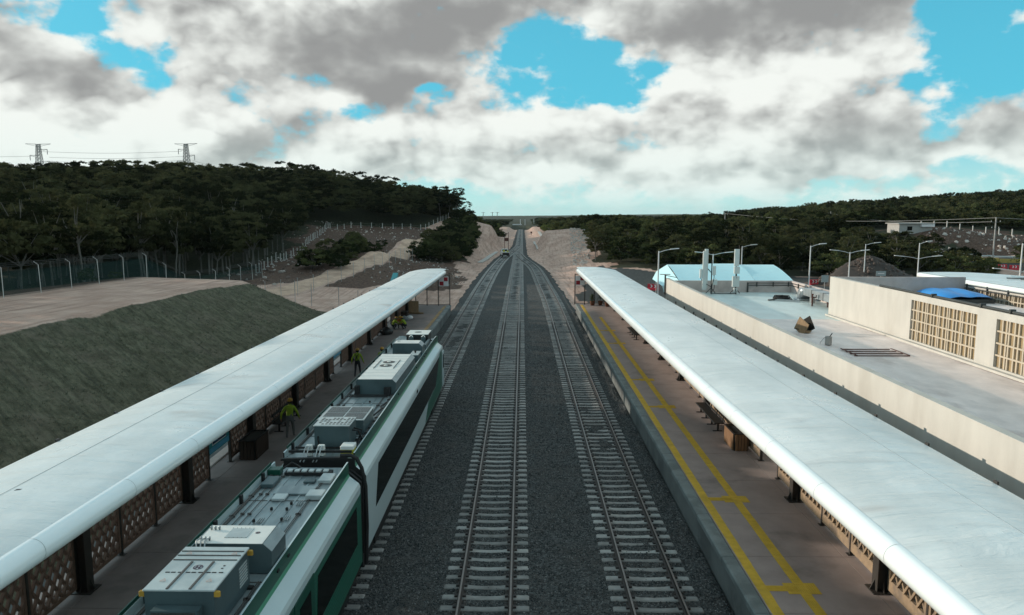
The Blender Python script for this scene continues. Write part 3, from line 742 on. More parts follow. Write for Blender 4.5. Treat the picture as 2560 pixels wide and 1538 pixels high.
# ------------------------------------------------------------------ canopies
def canopy(side, label, cols, yend):
    mx = (lambda x: x) if side > 0 else (lambda x: 2 * CM - x)
    t = thing('platform_canopy', label, 'canopy', (mx(9.9), 45, 1), world=True)
    y0 = 2.0
    k0 = 0 if side > 0 else .14
    def xin(y): return float(np.interp(y, [2, 11, 25, 50, 84], [7.25, 7.12, 6.83, 6.62, 6.45])) + k0
    def xout(y): return float(np.interp(y, [2, 16, 48, 84], [11.35, 11.2, 10.9, 10.75])) - 2.2 * k0
    def top(s, y):                                    # s: 0 inner edge .. 1 outer edge
        return tilt(y) - .09 + .25 * (1 - ((s - .45) / (.55 if s > .45 else .45)) ** 2) + .13 * max(0, 1 - s * 3.2)
    m = MB(); m.smooth = True; rings = []; NS = 14
    ysr = list(np.arange(y0, yend - 5, 2.)) + [yend - 5 + i * .5 for i in range(7)]
    for y in ysr:
        r = []
        for i in range(NS + 1):
            s = i / NS; ye = y + (0 if y < yend - 5 else (1 - s) * 2.4 * (y - (yend - 5)) / 3)
            r.append((mx(xin(y) + (xout(y) - xin(y)) * s), ye, top(s, y) + rnd.uniform(-.004, .004)))
        rings.append(r)
    m.loft(rings, closed=False)
    bot = [[(p[0], p[1], p[2] - .10) for p in r] for r in rings]
    m.cur = 1; m.loft(bot, closed=False); m.cur = 0; m.smooth = False
    m.loft([[r[-1] for r in rings], [(r[-1][0], r[-1][1], r[-1][2] - .10) for r in rings]], closed=False)
    m.loft([rings[-1], bot[-1]], closed=False)
    m.build('roof', ['roof_membrane', 'dark_underside'], t)
    # welded membrane seams along and a drip lip
    q = MB()
    for s in ((.62,) if side > 0 else (.55,)):
        for a, b in zip(ysr[:-8], ysr[1:-7]):
            pa_ = (mx(xin(a) + (xout(a) - xin(a)) * s), a, top(s, a) + .004); pb_ = (mx(xin(b) + (xout(b) - xin(b)) * s), b, top(s, b) + .004)
            q.bar(pa_, pb_, .007, .006)
    tag(q.build('membrane_seam', 'seam', t), kind='stuff')
    # rounded inner edge in sheet segments
    rr = .26; y = y0; ends = [*np.arange(y0 + 1.6, yend - 2.2, 3.175), yend - 2.2]
    prev = y0
    for ye in ends:
        m = MB(); m.smooth = True; rg = []
        for yy in (prev + .006, (prev + ye) / 2, ye - .006):
            cx_, cz_ = xin(yy) + .02, tilt(yy) - .20
            rg.append([(mx(cx_ + rr * math.cos(a)), yy, cz_ + rr * math.sin(a)) for a in [R(80 + 240 * i / 16) for i in range(17)]])
        m.loft(rg, closed=False); m.build('edge_segment', 'edge_sheet', t)
        m = MB(); yy = ye; cx_, cz_ = xin(yy) + .02, tilt(yy) - .20
        m.smooth = True
        m.loft([[(mx(cx_ + (rr - .01) * math.cos(a)), yy + d, cz_ + (rr - .01) * math.sin(a)) for a in [R(80 + 240 * i / 16) for i in range(17)]] for d in (-.02, .02)], closed=False)
        m.build('edge_joint', 'seam', t)
        prev = ye
    # rounded nose at the far end
    m = MB(); m.smooth = True; yy = ends[-1]; cx_, cz_ = xin(yy) + .02, tilt(yy) - .20
    m.loft([[(mx(cx_ + rr * k_ * math.cos(a)), yy + .05 + dd, cz_ + rr * k_ * math.sin(a)) for a in [R(80 + 280 * i / 16) for i in range(17)]] for k_, dd in ((1, 0), (.97, .12), (.8, .22), (.45, .29), (.05, .3))], closed=False)
    m.build('edge_nose', 'edge_sheet', t)
    for yb_ in np.arange(8., yend - 4, 2.9):
        m = MB(); xo_ = mx(xout(yb_)); s_ = 1 if side > 0 else -1
        m.box(min(xo_ + s_ * .002, xo_ + s_ * .05), max(xo_ + s_ * .002, xo_ + s_ * .05), yb_ - .07, yb_ + .07, tilt(yb_) - .28, tilt(yb_) - .02); m.build('edge_clip', 'brown_steel', t)
    for yc in cols:
        m = MB(); x = 9.92; zt = tilt(yc) - .22
        for a, b, c, d in ((-.16, .16, -.16, -.135), (-.16, .16, .135, .16), (-.012, .012, -.135, .135)):
            m.box(mx(x) + c if True else 0, mx(x) + d, yc + a, yc + b, 1.03, zt)
        m.box(mx(x) - .3, mx(x) + .3, yc - .27, yc + .27, 1.0, 1.03)
        for sx in (-1, 1):
            m.prism([(mx(x) + sx * .16, 1.03), (mx(x) + sx * .29, 1.03), (mx(x) + sx * .165, 1.32)], 'y', yc - .012, yc + .012)
        for sy in (-1, 1):
            m.prism([(yc + sy * .16, 1.03), (yc + sy * .26, 1.03), (yc + sy * .165, 1.30)], 'x', mx(x) - .012, mx(x) + .012)
        m.build('column', 'brown_steel', t)
        m = MB()                                       # tapered cantilever rafter
        za, zb = tilt(yc) - .16, tilt(yc) - .16
        m.prism([(mx(10.75), zb - .16), (mx(10.75), zb - .02), (mx(xin(yc) + .2), za - .02), (mx(xin(yc) + .2), za - .14), (mx(9.8), zb - .42), (mx(10.1), zb - .42)], 'y', yc - .07, yc + .07)
        m.build('rafter', 'brown_steel', t)
    return t
COLR = [19.12 + 6.35 * k_ for k_ in range(-2, 10)]
COLL = [18.80 + 6.27 * k_ for k_ in range(-2, 10)]
canopy(1, 'long white station canopy beside the building with the rooftop antennas', COLR, 86.2)
canopy(-1, 'long white station canopy along the grassed embankment', COLL, 83.2)

# ------------------------------------------------------------------ lattice fences under the canopies
def lattice_slats(w, h, z0):
    """diagonals both ways plus cross rails inside a w x h panel: list of 2D segments"""
    segs = []; ang = R(57); sp = .33; tn = math.tan(ang)
    for sg in (-1, 1):
        c = -h / tn - w
        while c < w + h / tn:
            # line u = c + sg * v / tn
            pts = []
            vs = [0, h]
            lo, hi = 0, h
            ua, ub = c, c + sg * h / tn
            # clip u to [0,w]
            def v_at(u): return (u - c) * sg * tn
            if sg > 0: lo, hi = max(0, v_at(0)), min(h, v_at(w))
            else: lo, hi = max(0, v_at(w)), min(h, v_at(0))
            if hi - lo > .12: segs.append(((c + sg * lo / tn, z0 + lo), (c + sg * hi / tn, z0 + hi), sg))
            c += sp
    return segs
def fence(side, label, cols, nsing, openings, ymin):
    mx = (lambda x: x) if side > 0 else (lambda x: 2 * CM - x)
    X = mx(10.06); mat = 'tan_lattice' if side > 0 else 'tan_lattice_shaded'
    t = thing('lattice_fence', label, 'fence', (X, 45, 1), world=True)
    pit = (cols[1] - cols[0]) / 3; cnt = 0
    slots = [(c + pit * j, j) for c in cols for j in range(3) if c + pit * j < 79]
    for i, (ya, j) in enumerate(slots):
        if ya + pit < ymin: continue
        if j:
            m = MB(); m.box(X - .05, X + .05, ya - .04, ya + .04, 1.008, 3.75); m.box(X - .12, X + .12, ya - .1, ya + .1, 1.0, 1.012); m.build('post', 'brown_steel', t)
        if any(a < ya + pit / 2 < b for a, b in openings): continue
        g0 = .19 if j == 0 else .055; g1 = .19 if j == 2 else .055
        w_ = pit - g0 - g1; zb, zt = 1.13, 3.6; bt = .32 if side > 0 else .11
        m = MB(); ys_a = ya + g0
        m.box(X - .04, X + .04, ys_a, ys_a + w_, zb, zb + bt); m.box(X - .04, X + .04, ys_a, ys_a + w_, zt - .14, zt)
        m.box(X - .04, X + .04, ys_a, ys_a + .09, zb + bt, zt - .14); m.box(X - .04, X + .04, ys_a + w_ - .09, ys_a + w_, zb + bt, zt - .14)
        fr = m.build('panel_frame', mat, t)
        segs = lattice_slats(w_ - .18, zt - .14 - zb - bt, zb + bt)
        join = None if cnt + len(segs) <= nsing else MB()
        for a, b, sg in segs:
            q = join or MB(); off = .018 * sg
            q.bar((X + off, ys_a + .09 + a[0], a[1]), (X + off, ys_a + .09 + b[0], b[1]), (.066 if sg else .035), .075, up=(0, 1, .3) if not sg else (1, 0, 0))
            if not join: q.build('slat', mat, fr)
        if join: tag(join.build('lattice', mat, fr), kind='stuff')
        else: cnt += len(segs)
    return t
OPL = [(27.16, 29.25), (45.97, 48.06), (64.8, 66.9)]
fence(-1, 'brown lattice screen at the back of the shaded platform', COLL, 290, OPL, 15.5)
fence(1, 'tan lattice screen at the back of the platform with yellow strips', COLR, 200, [(27.58, 29.7), (52.9, 55.2)], 13.5)

# ------------------------------------------------------------------ barred end fences with a chequered board
def end_fence(label, X0, X1, Y, secs, boardsec):
    t = thing('barred_fence', label, 'fence', ((X0 + X1) / 2, Y, 1), world=True)
    pw = (X1 - X0) / secs
    for i in range(secs + 1):
        m = MB(); x = X0 + i * pw; m.box(x - .05, x + .05, Y - .05, Y + .05, 1.0, 4.5); m.build('post', 'brown_steel', t)
    m = MB(); m.box(X0 + .05, X1 - .05, Y - .025, Y + .025, 4.4, 4.46); m.build('top_rail', 'brown_steel', t)
    m = MB(); m.box(X0 + .05, X1 - .05, Y - .025, Y + .025, 1.08, 1.13); m.build('bottom_rail', 'brown_steel', t)
    bme_ = MB().box(-.014, .014, -.014, .014, 1.13, 4.4).mesh('bar'); bme_.materials.append(MATS['brown_steel'])
    for i in range(secs):
        for k_ in range(1, 10):
            o = obj('bar', bme_, None, t); o.matrix_parent_inverse = t.matrix_basis.inverted(); o.location = (X0 + i * pw + pw * k_ / 10, Y, 0)
    return t
def chequer(label, xc, Y, zc):
    t = thing('chequered_board', label, 'sign', (xc, Y, zc - .52), world=True, group='chequered boards on the end fences')
    m = MB(); m.box(xc - .53, xc + .53, Y - .02, Y, zc - .53, zc + .53); m.build('backing_plate', 'white_enamel', t)
    for a, b in ((.02, .02), (-.46, -.46)):
        m = MB(); m.box(xc + a, xc + a + .44, Y - .028, Y - .021, zc + b, zc + b + .44); m.build('red_square', 'red_enamel', t)
end_fence('brown barred end fence beside the potted plants', 5.95, 10.35, 81.9, 4, 0)
chequer('red and white chequered board on the fence beside the potted plants', 6.53, 81.83, 3.72)
end_fence('brown barred end fence on the shaded platform', -11.9, -8.08, 80.6, 3, 2)
chequer('red and white chequered board on the fence past the stacked plywood', -8.74, 80.53, 3.72)

# ------------------------------------------------------------------ platform furniture
def bench(label, x, y0, y1, s):
    t = thing('bench', label, 'bench', (x, (y0 + y1) / 2, 1), world=True, group='black metal benches')
    m = MB(); m.box(x - .24, x + .24, y0, y1, 1.42, 1.47, b=.012); m.build('seat', 'black_paint', t)
    m = MB(); m.bar((x + s * .24, y0, 1.55), (x + s * .24, y1, 1.55), .03, .10); m.bar((x + s * .27, y0, 1.80), (x + s * .27, y1, 1.80), .03, .12); m.build('backrest', 'black_paint', t)
    for i in range(4):
        yy = y0 + .25 + (y1 - y0 - .5) * i / 3; m = MB()
        m.box(x - .04, x + .04, yy - .03, yy + .03, 1.02, 1.42); m.box(x - .24, x + .20, yy - .035, yy + .035, 1.0, 1.035)
        m.bar((x + s * .2, yy, 1.40), (x + s * .275, yy, 1.86), .04, .04); m.build('leg', 'black_paint', t)
bench('black metal bench next to the slatted wooden planter', 9.35, 33.6, 37.4, 1)
bench('black metal bench far along the platform with yellow strips', 9.35, 58.6, 62.6, 1)
bench('black metal bench by the standing worker in a lime jacket', -11.55, 33.2, 36.4, -1)
pmat('wood_dark', (.035, .02, .013), .75, var=.35, scale=3, streak=(9, 9, .8))
def slat_bin(label, x0, x1, y0, y1, zt):
    t = thing('wooden_planter', label, 'planter', ((x0 + x1) / 2, (y0 + y1) / 2, 1), world=True)
    m = MB(); m.box(x0 + .03, x1 - .03, y0 + .03, y1 - .03, 1.0, zt - .06); m.build('liner', 'black_paint', t)
    m = MB()
    for a, b, c, d in ((x0 - .02, x1 + .02, y0 - .02, y0 + .05), (x0 - .02, x1 + .02, y1 - .05, y1 + .02), (x0 - .02, x0 + .05, y0 + .05, y1 - .05), (x1 - .05, x1 + .02, y0 + .05, y1 - .05)): m.box(a, b, c, d, zt - .03, zt)
    m.build('rim', 'black_paint', t)
    m = MB(); m.box(x0 + .06, x1 - .06, y0 + .06, y1 - .06, zt - .1, zt - .05); m.build('soil', 'soil', t)
    for a in (x0, x1):
        n = 7
        for i in range(n):
            ya = y0 + .06 + (y1 - y0 - .12) * i / n; m = MB(); m.box(a - .02, a + .02, ya + .012, ya + (y1 - y0 - .12) / n - .012, 1.02, zt - .035); m.build('slat', 'wood_slat' if x0 > 0 else 'wood_dark', t)
    for b in (y0, y1):
        n = 4
        for i in range(n):
            xa = x0 + .06 + (x1 - x0 - .12) * i / n; m = MB(); m.box(xa + .012, xa + (x1 - x0 - .12) / n - .012, b - .02, b + .02, 1.02, zt - .035); m.build('slat', 'wood_slat' if x0 > 0 else 'wood_dark', t)
slat_bin('slatted wooden planter by the lattice of the yellow-striped platform', 9.25, 9.9, 30.9, 32.4, 1.78)
slat_bin('dark slatted planter in front of the shaded lattice screen', -11.9, -11.2, 29.4, 31.0, 1.85)
slat_bin('small dark slatted planter near the crouching workers', -11.85, -11.25, 70.2, 71.2, 1.7)
def info_sign(label, Y0, Y1):
    X = -12.22; t = thing('information_sign', label, 'sign', (X, (Y0 + Y1) / 2, 1.9), world=True, group='teal signs hung in gaps of the screen')
    m = MB(); m.box(X - .03, X + .03, Y0, Y1, 1.95, 3.55); m.build('panel', 'teal_sign', t)
    m = MB(); m.box(X + .031, X + .036, Y0 + .02, Y1 - .02, 1.98, 2.18); m.build('lower_band', 'sign_blue', t)
    h = (Y1 - Y0); ya, yb = Y0 + h * .17, Y0 + h * .83
    m = MB(); m.box(X + .031, X + .035, ya - .03, yb + .03, 2.24, 3.06); m.build('map_border', 'white_enamel', t)
    m = MB(); m.box(X + .036, X + .040, ya, yb, 2.28, 3.02); m.build('map_field', 'sign_navy', t)
    m = MB(); m.prism([((ya + yb) / 2 - .08, 2.65), ((ya + yb) / 2, 2.36), ((ya + yb) / 2 + .08, 2.65), ((ya + yb) / 2, 2.94)], 'x', X + .0405, X + .044); m.build('map_shape', 'sign_blue', t)
    m = MB()
    for q in range(6):
        for sgn in (-1, 1):
            y_ = (ya + yb) / 2 + sgn * .30; m.box(X + .0405, X + .043, y_ - .16 + .04 * (q % 2), y_ + .16 - .05 * (q % 3), 2.36 + q * .1, 2.38 + q * .1)
    for q in range(3): m.box(X + .0365, X + .039, Y0 + .25 + q * .5, Y0 + .6 + q * .5, 2.05, 2.09)
    m.build('printed_lines', 'sign_blue', t)
info_sign('teal map sign in the screen next to the large dark planter', 27.24, 29.17)
info_sign('teal map sign in the screen ahead of the walking worker', 46.05, 47.98)
info_sign('teal map sign in the screen behind the crouching workers', 64.9, 66.8)
pmat('plywood', (.24, .155, .085), .8, var=.3, scale=4, streak=(3, 3, .6))
pmat('plywood_edge', (.55, .45, .35), .85, var=.2)
def plywood(label, loc, rz, lean):
    t = thing('plywood_sheet', label, 'plywood', loc, rz, 'plywood leaning at the platform end')
    m = MB(); m.obox((0, 0, .62), (.95, .03, 1.28), rx=lean); m.build('face', 'plywood', t)
    m = MB(); m.obox((.49, 0, .62), (.025, .034, 1.30), rx=lean); m.obox((0, math.sin(-lean) * .655, .62 + math.cos(lean) * .65), (1.0, .034, .02), rx=lean); m.build('edge_band', 'plywood_edge', t)
plywood('large plywood sheet leaning upright near the platform end', (-11.15, 74.2, 1.0), R(8), R(-14))
plywood('second plywood sheet just behind the largest upright one', (-11.3, 74.55, 1.0), R(4), R(-12))
m = MB(); m.obox((-10.75, 74.0, 1.06), (1.2, .5, .1), rz=R(10)); m.obox((-10.95, 73.8, 1.17), (.9, .42, .08), rz=R(-6)); tag(m.build('offcut_stack', 'plywood'), 'low stack of plywood offcuts at the foot of the upright sheet', 'plywood')
def bag(label, loc, s, mat):
    m = MB(); m.smooth = True; prof = [(.05, 0), (.30, .02), (.34, .16), (.28, .32), (.12, .42), (.03, .44)]
    m.lathe([(r * s, z * s) for r, z in prof], (0, 0, 0), 10)
    m.smooth = False
    m.v = [(x * (1 + .2 * math.sin(7 * z + 3 * y)), y * (1 + .15 * math.cos(9 * x)), z) for x, y, z in m.v]
    t = thing('bag', label, 'bag', loc); m.build('sack', mat, t); q = MB(); q.tube([(.05 * s, 0, .40 * s), (.1 * s, 0, .5 * s), (-.05 * s, 0, .52 * s), (-.08 * s, 0, .4 * s)], .015, 6); q.build('strap', 'black_paint', t)
pmat('canvas_grey', (.20, .21, .21), .9, var=.3)
bag('grey bag on the platform below the lattice, past the crouching workers', (-11.35, 69.2, 1.0), 1.1, 'canvas_grey')
bag('pale bag lying beside the small dark planter', (-11.0, 70.2, 1.0), .9, 'white_enamel')
bag('black rucksack on the floor beside the crouching workers', (-11.6, 61.2, 1.0), 1.5, 'black_paint')
def pot_plant(label, loc, hgt, sp, n):
    t = thing('potted_plant', label, 'potted plant', loc, 0, 'potted plants at the platform end')
    m = MB(); m.lathe([(.02, 0), (.20, 0), (.29, .44), (.31, .46), (.31, .5), (.27, .5), (.26, .44), (.02, .44)], n=14); m.build('pot', 'terracotta', t)
    m = MB(); m.tube([(0, 0, .4), (.02, 0, hgt * .6), (0, .03, hgt * .85)], .025, 6); m.build('stem', 'wood_slat', t)
    m = MB()
    for i in range(n):
        a = rnd.uniform(0, 6.28); z = hgt * rnd.uniform(.42, 1.); r_ = sp * rnd.uniform(.2, 1) * (1.2 - z / hgt * .6)
        c = Vector((math.cos(a) * r_, math.sin(a) * r_, z)); d = Vector((math.cos(a), math.sin(a), rnd.uniform(-.6, .6))).normalized(); s_ = d.cross(Vector((0, 0, 1))).normalized()
        L_ = rnd.uniform(.10, .2); m.add([c - d * L_, c + s_ * L_ * .4, c + d * L_, c - s_ * L_ * .4], [(0, 1, 2, 3)])
    m.build('leaves', 'leaf_plant', t, fix=False)
pot_plant('slim potted plant in front of the barred end fence', (7.85, 81.0, 1), 1.25, .45, 120)
pot_plant('tall potted plant near the second post of the barred fence', (8.75, 81.1, 1), 1.7, .35, 130)
pot_plant('bushy potted plant nearest the tan lattice screen', (9.4, 80.0, 1), 1.5, .6, 260)
# ------------------------------------------------------------------ the train
pmat('train_white', (.43, .51, .515), .32, var=.05, scale=1.2, spec=.5, coat=.25, col2=(.36, .435, .44), c2at=(.55, .8))
pmat('train_green', (.007, .062, .042), .36, var=.18, scale=1.5, spec=.3)
pmat('train_light_green', (.055, .24, .15), .36, var=.12, scale=1.5, coat=.2)
pmat('train_glass', (.004, .006, .005), .10, var=.2, scale=.6, spec=.06)
pmat('roof_sheet', (.27, .315, .32), .36, metal=.35, var=.16, scale=2.2, bump=.05, bscale=6, col2=(.17, .205, .215), streak=(2.2, .5, 1))
pmat('box_grey', (.07, .105, .112), .45, metal=.2, var=.10, scale=2.5, col2=(.055, .082, .088))  # box sides: shade put into the colour, lids stay lighter
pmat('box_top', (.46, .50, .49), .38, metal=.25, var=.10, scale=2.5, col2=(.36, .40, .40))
pmat('box_white', (.66, .66, .62), .45, metal=.05, var=.08, scale=2.)
pmat('grille_dark', (.09, .085, .08), .6, metal=.4, var=.3, scale=30)
pmat('rubber', (.012, .012, .012), .7, var=.3)
pmat('pipe_steel', (.35, .37, .37), .35, metal=.8, var=.15)
pmat('lug_yellow', (.42, .24, .03), .6, var=.2)
pmat('warn_yellow', (.55, .48, .04), .6, var=.1)
pmat('marking_dark', (.05, .03, .05), .6, var=.1)
pmat('marking_pink', (.50, .36, .32), .6, var=.1)
def green_dots():
    """green film with a fine printed dot pattern"""
    m = bpy.data.materials.new('train_pattern'); m.use_nodes = True; t = NT(m.node_tree); t.n.clear()
    p = t.new('ShaderNodeBsdfPrincipled'); o = t.new('ShaderNodeOutputMaterial'); t.l.new(p.outputs[0], o.inputs[0])
    g = t.new('ShaderNodeNewGeometry').outputs['Position']
    v = t.new('ShaderNodeTexVoronoi'); v.inputs['Scale'].default_value = 9; v.inputs['Randomness'].default_value = .15; t.l.new(g, v.inputs['Vector'])
    c = t.mix(t.step(v.outputs['Distance'], .22, .34), (.02, .17, .11), (.008, .075, .05))
    t.l.new(c, p.inputs['Base Color']); p.inputs['Roughness'].default_value = .35
    MATS['train_pattern'] = m
green_dots()
TX = -6.05
# half profile of the body shell: (dx, z)
SH = [(1.03, 4.10), (1.03, 4.27), (1.07, 4.27), (1.07, 3.92), (1.10, 3.84), (1.36, 3.64), (1.40, 3.55), (1.40, 3.34), (1.40, 2.08), (1.40, 1.26), (1.34, 1.14)]
SHM = [0, 0, 1, 2, 3, 3, 3, 4, 5, 5]        # strip materials: 0 white lip,1 dark green,2 light green,3 white,4 window belt,5 lower belt
def car_shell(root, y0, y1, belt, low, nose=False):
    ysr = [y0, y1] if not nose else [y0, y1 - 4.6, y1 - 3.6, y1 - 2.8, y1 - 2.0, y1 - 1.3, y1 - .7, y1 - .25, y1]
    rings = []
    for y in ysr:
        k_ = 0 if not nose else max(0., (y - (y1 - 4.6)) / 4.6)
        wk = 1 - .42 * k_ ** 2.6; zk = k_ ** 2.2
        ring = []
        for dx_, z in SH + [(-a, b) for a, b in reversed(SH)]:
            zz_ = z - zk * max(0, z - 1.3) * .42
            ring.append((TX + dx_ * wk, y - (max(0, z - 2.2) * .55 * (1 if k_ > .95 else 0)), zz_))
        rings.append(ring)
    n = len(SH) * 2
    m = MB(); mats = ['train_white', 'train_green', 'train_light_green', 'train_white', belt, low, 'roof_sheet', 'rubber']
    for k_ in range(len(rings) - 1):
        for i in range(n):
            j = (i + 1) % n
            if i < len(SHM): m.cur = SHM[i]
            elif i == len(SH) - 1: m.cur = 7
            elif i < n - 1: m.cur = SHM[n - 2 - i]
            else: m.cur = 6
            if i == n - 1 and not nose: pass
            m.add([rings[k_][i], rings[k_][j], rings[k_ + 1][j], rings[k_ + 1][i]], [(0, 1, 2, 3)])
    m.cur = 3; m.add(rings[-1], [tuple(range(n))]); m.cur = 7; m.add(rings[0], [tuple(range(n - 1, -1, -1))])
    return m.build('rail_car', mats, root)
train = thing('passenger_train', 'green and white passenger train parked at the shaded platform', 'train', (TX, 20, 0), world=True)
NEAR = car_shell(train, -5.0, 20.05, 'train_pattern', 'train_pattern')
FRONT = car_shell(train, 20.85, 45.2, 'train_white', 'train_white', nose=True)
NEAR['label'] = 'rear rail car with green patterned sides'; FRONT['label'] = 'leading rail car with white sides and long dark windows'
def sub(name, m, mat, par): return m.build(name, mat, par)
# side glazing, doors and paint fields (both sides)
for sgn in (1, -1):
    xs0 = TX + sgn * 1.402
    def pane(par, name, ya, yb, za, zb, mat, th=.006, xo=0., sl=0.):
        m = MB(); m.prism([(ya, za), (yb, za), (yb - sl * 0, zb), (ya + sl, zb)], 'x', min(xs0 + sgn * xo, xs0 + sgn * (xo + th)), max(xs0 + sgn * xo, xs0 + sgn * (xo + th))); return sub(name, m, mat, par)
    pane(FRONT, 'window', 22.1, 41.2, 2.08, 3.33, 'train_glass', sl=.55 if True else 0)
    pane(FRONT, 'green_field', 34.0, 41.25, 1.30, 2.05, 'train_pattern', sl=1.2)
    pane(FRONT, 'green_field', 38.2, 41.2, 2.09, 3.5, 'train_pattern', xo=.007, sl=2.2)
    pane(FRONT, 'cab_door', 41.5, 42.3, 1.3, 3.3, 'train_white', xo=-.01, th=.03)
    pane(FRONT, 'door_window', 41.65, 42.15, 2.3, 3.1, 'train_glass', xo=.021)
    pane(FRONT, 'emblem', 31.3, 31.7, 3.40, 3.62 - .06, 'train_glass', xo=-.004)
    for a, b in ((-4, .4), (5.6, 12.3), (15.4, 19.5)):
        pane(NEAR, 'window', a, b, 2.05, 3.15, 'train_glass', sl=.2)
    for a in (12.45, 13.88):
        pane(NEAR, 'door', a, a + 1.38, 1.2, 3.4, 'train_green', th=.02)
        pane(NEAR, 'door_window', a + .3, a + 1.08, 1.9, 3.15, 'train_glass', xo=.021)
        pane(NEAR, 'door_handle', a + (.12 if a > 13 else 1.18), a + (.17 if a > 13 else 1.23), 1.9, 2.4, 'pipe_steel', th=.03, xo=.021)
# underframe, wheels
for par, ya, yb in ((NEAR, -4.5, 19.6), (FRONT, 21.3, 43.2)):
    m = MB(); m.box(TX - 1.12, TX + 1.12, ya, yb, .45, 1.138); sub('underframe', m, 'rubber', par)
    for yc in (ya + 3.2, yb - 3.2):
        m = MB(); m.box(TX - 1.0, TX + 1.0, yc - 1.7, yc + 1.7, .42, .75)
        m.box(TX - 1.18, TX - 1.0, yc - 1.6, yc + 1.6, .45, .8); m.box(TX + 1.0, TX + 1.18, yc - 1.6, yc + 1.6, .45, .8); sub('bogie', m, 'rubber', par)
        for yy in (yc - 1.2, yc + 1.2):
            for sx in (-1, 1):
                m = MB(); m.tube([(TX + sx * .69, yy, .64), (TX + sx * .82, yy, .64)], .45, 20); sub('wheel', m, 'rail_steel', par)
# bellows between the cars
m = MB()
for i in range(7):
    y = 20.07 + i * .125; s_ = 1.0 if i % 2 else .94
    m.prism([(TX - 1.3 * s_, 1.2), (TX + 1.3 * s_, 1.2), (TX + 1.33 * s_, 3.5), (TX + 1.0 * s_, 3.78), (TX - 1.0 * s_, 3.78), (TX - 1.33 * s_, 3.5)], 'y', y + .004, y + .10)
m.build('gangway_bellows', 'rubber', train)
for sgn in (1,):                                        # black guard hoop on the trackside of the joint
    m = MB(); m.tube([(TX + sgn * .75, 20.45, 4.32), (TX + sgn * 1.05, 20.45, 4.33), (TX + sgn * 1.22, 20.45, 4.24), (TX + sgn * 1.36, 20.45, 3.95), (TX + sgn * 1.46, 20.45, 3.4), (TX + sgn * 1.47, 20.45, 2.2), (TX + sgn * 1.42, 20.45, 1.0)], .06, 8)
    m.build('guard_hoop', 'rubber', train)
m = MB(); m.bar((TX - 1.0, 20.45, 4.20), (TX + .95, 20.45, 4.26), .10, .06); m.build('joint_cable_tray', 'rubber', train)
# roof furniture ----------------------------------------------------------
ZR = 4.10
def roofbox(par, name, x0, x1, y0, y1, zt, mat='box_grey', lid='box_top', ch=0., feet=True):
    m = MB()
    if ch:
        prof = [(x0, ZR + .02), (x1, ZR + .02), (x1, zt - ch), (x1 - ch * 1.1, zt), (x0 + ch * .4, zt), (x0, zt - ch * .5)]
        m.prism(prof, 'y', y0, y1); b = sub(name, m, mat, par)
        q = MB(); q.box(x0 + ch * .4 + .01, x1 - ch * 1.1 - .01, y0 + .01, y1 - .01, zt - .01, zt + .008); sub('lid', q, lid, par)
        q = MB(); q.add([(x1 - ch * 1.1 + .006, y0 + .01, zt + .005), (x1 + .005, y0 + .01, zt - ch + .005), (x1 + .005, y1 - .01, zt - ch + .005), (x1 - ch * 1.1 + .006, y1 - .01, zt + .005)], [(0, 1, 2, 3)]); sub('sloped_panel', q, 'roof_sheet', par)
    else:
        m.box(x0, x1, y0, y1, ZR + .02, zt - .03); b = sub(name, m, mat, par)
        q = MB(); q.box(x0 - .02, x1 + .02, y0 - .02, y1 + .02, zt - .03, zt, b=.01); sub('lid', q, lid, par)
    if feet:
        q = MB()
        for yy in (y0 + .1, y1 - .1): q.box(x0 - .10, x1 + .10, yy - .05, yy + .05, ZR + .001, ZR + .05)
        sub('mounting_feet', q, 'rubber', par)
    return b
# near car: large converter box with lid ribs, then a bevelled brake box
bx0, bx1, by0, by1, bz = TX - .50, TX + .72, 11.78, 13.38, 4.90
roofbox(NEAR, 'converter_box', bx0, bx1, by0, by1, bz)
m = MB()
for yy in (12.85, 13.03, 13.20): m.box(bx0 + .01, bx1 - .01, yy - .012, yy + .012, bz, bz + .012)
for xx in (bx0 + .40, bx0 + .80): m.box(xx - .02, xx + .02, by0, 12.78, bz + .001, bz + .014)
sub('lid_rib', m, 'grille_dark', NEAR)
m = MB()
for i in range(9):
    xx = bx0 + .07 + i * .124 + (.02 if i % 3 == 0 else 0); m.box(xx, xx + .08, 12.36, 12.39, bz + .001, bz + .006)
sub('vent_slot', m, 'rubber', NEAR)
def ring(par, c, r0, r1, z, mat, name='warning_symbol', n=20):
    m = MB(); a_ = [2 * math.pi * i / n for i in range(n)]
    m.add([(c[0] + r0 * math.cos(a), c[1] + r0 * math.sin(a), z) for a in a_] + [(c[0] + r1 * math.cos(a), c[1] + r1 * math.sin(a), z) for a in a_], [(i, (i + 1) % n, n + (i + 1) % n, n + i) for i in range(n)])
    return m
m = ring(NEAR, (TX + .10, 12.57), .07, .09, bz + .003, 'marking_dark'); m.box(TX + .055, TX + .085, 12.52, 12.62, bz + .001, bz + .004); m.box(TX + .115, TX + .145, 12.52, 12.62, bz + .001, bz + .004); m.bar((TX + .04, 12.53, bz + .004), (TX + .16, 12.61, bz + .004), .012, .003); sub('no_step_symbol', m, 'marking_dark', NEAR)
for cx_, cy_ in ((bx0 + .2, 12.08), (bx1 - .2, 12.08), (bx0 + .2, 13.11), (bx1 - .15, 13.11)):
    m = MB()
    tri = [(cx_ - .05, cy_ - .04), (cx_ + .05, cy_ - .04), (cx_, cy_ + .05)]
    for a, b in zip(tri, tri[1:] + tri[:1]): m.bar((*a, bz + .013), (*b, bz + .013), .012, .002)
    sub('warning_triangle', m, 'marking_pink', NEAR)
for yy in (12.53, 12.63):
    m = ring(NEAR, (bx1 - .16, yy), .002, .022, bz + .004, 'rubber'); sub('vent_hole', m, 'rubber', NEAR)
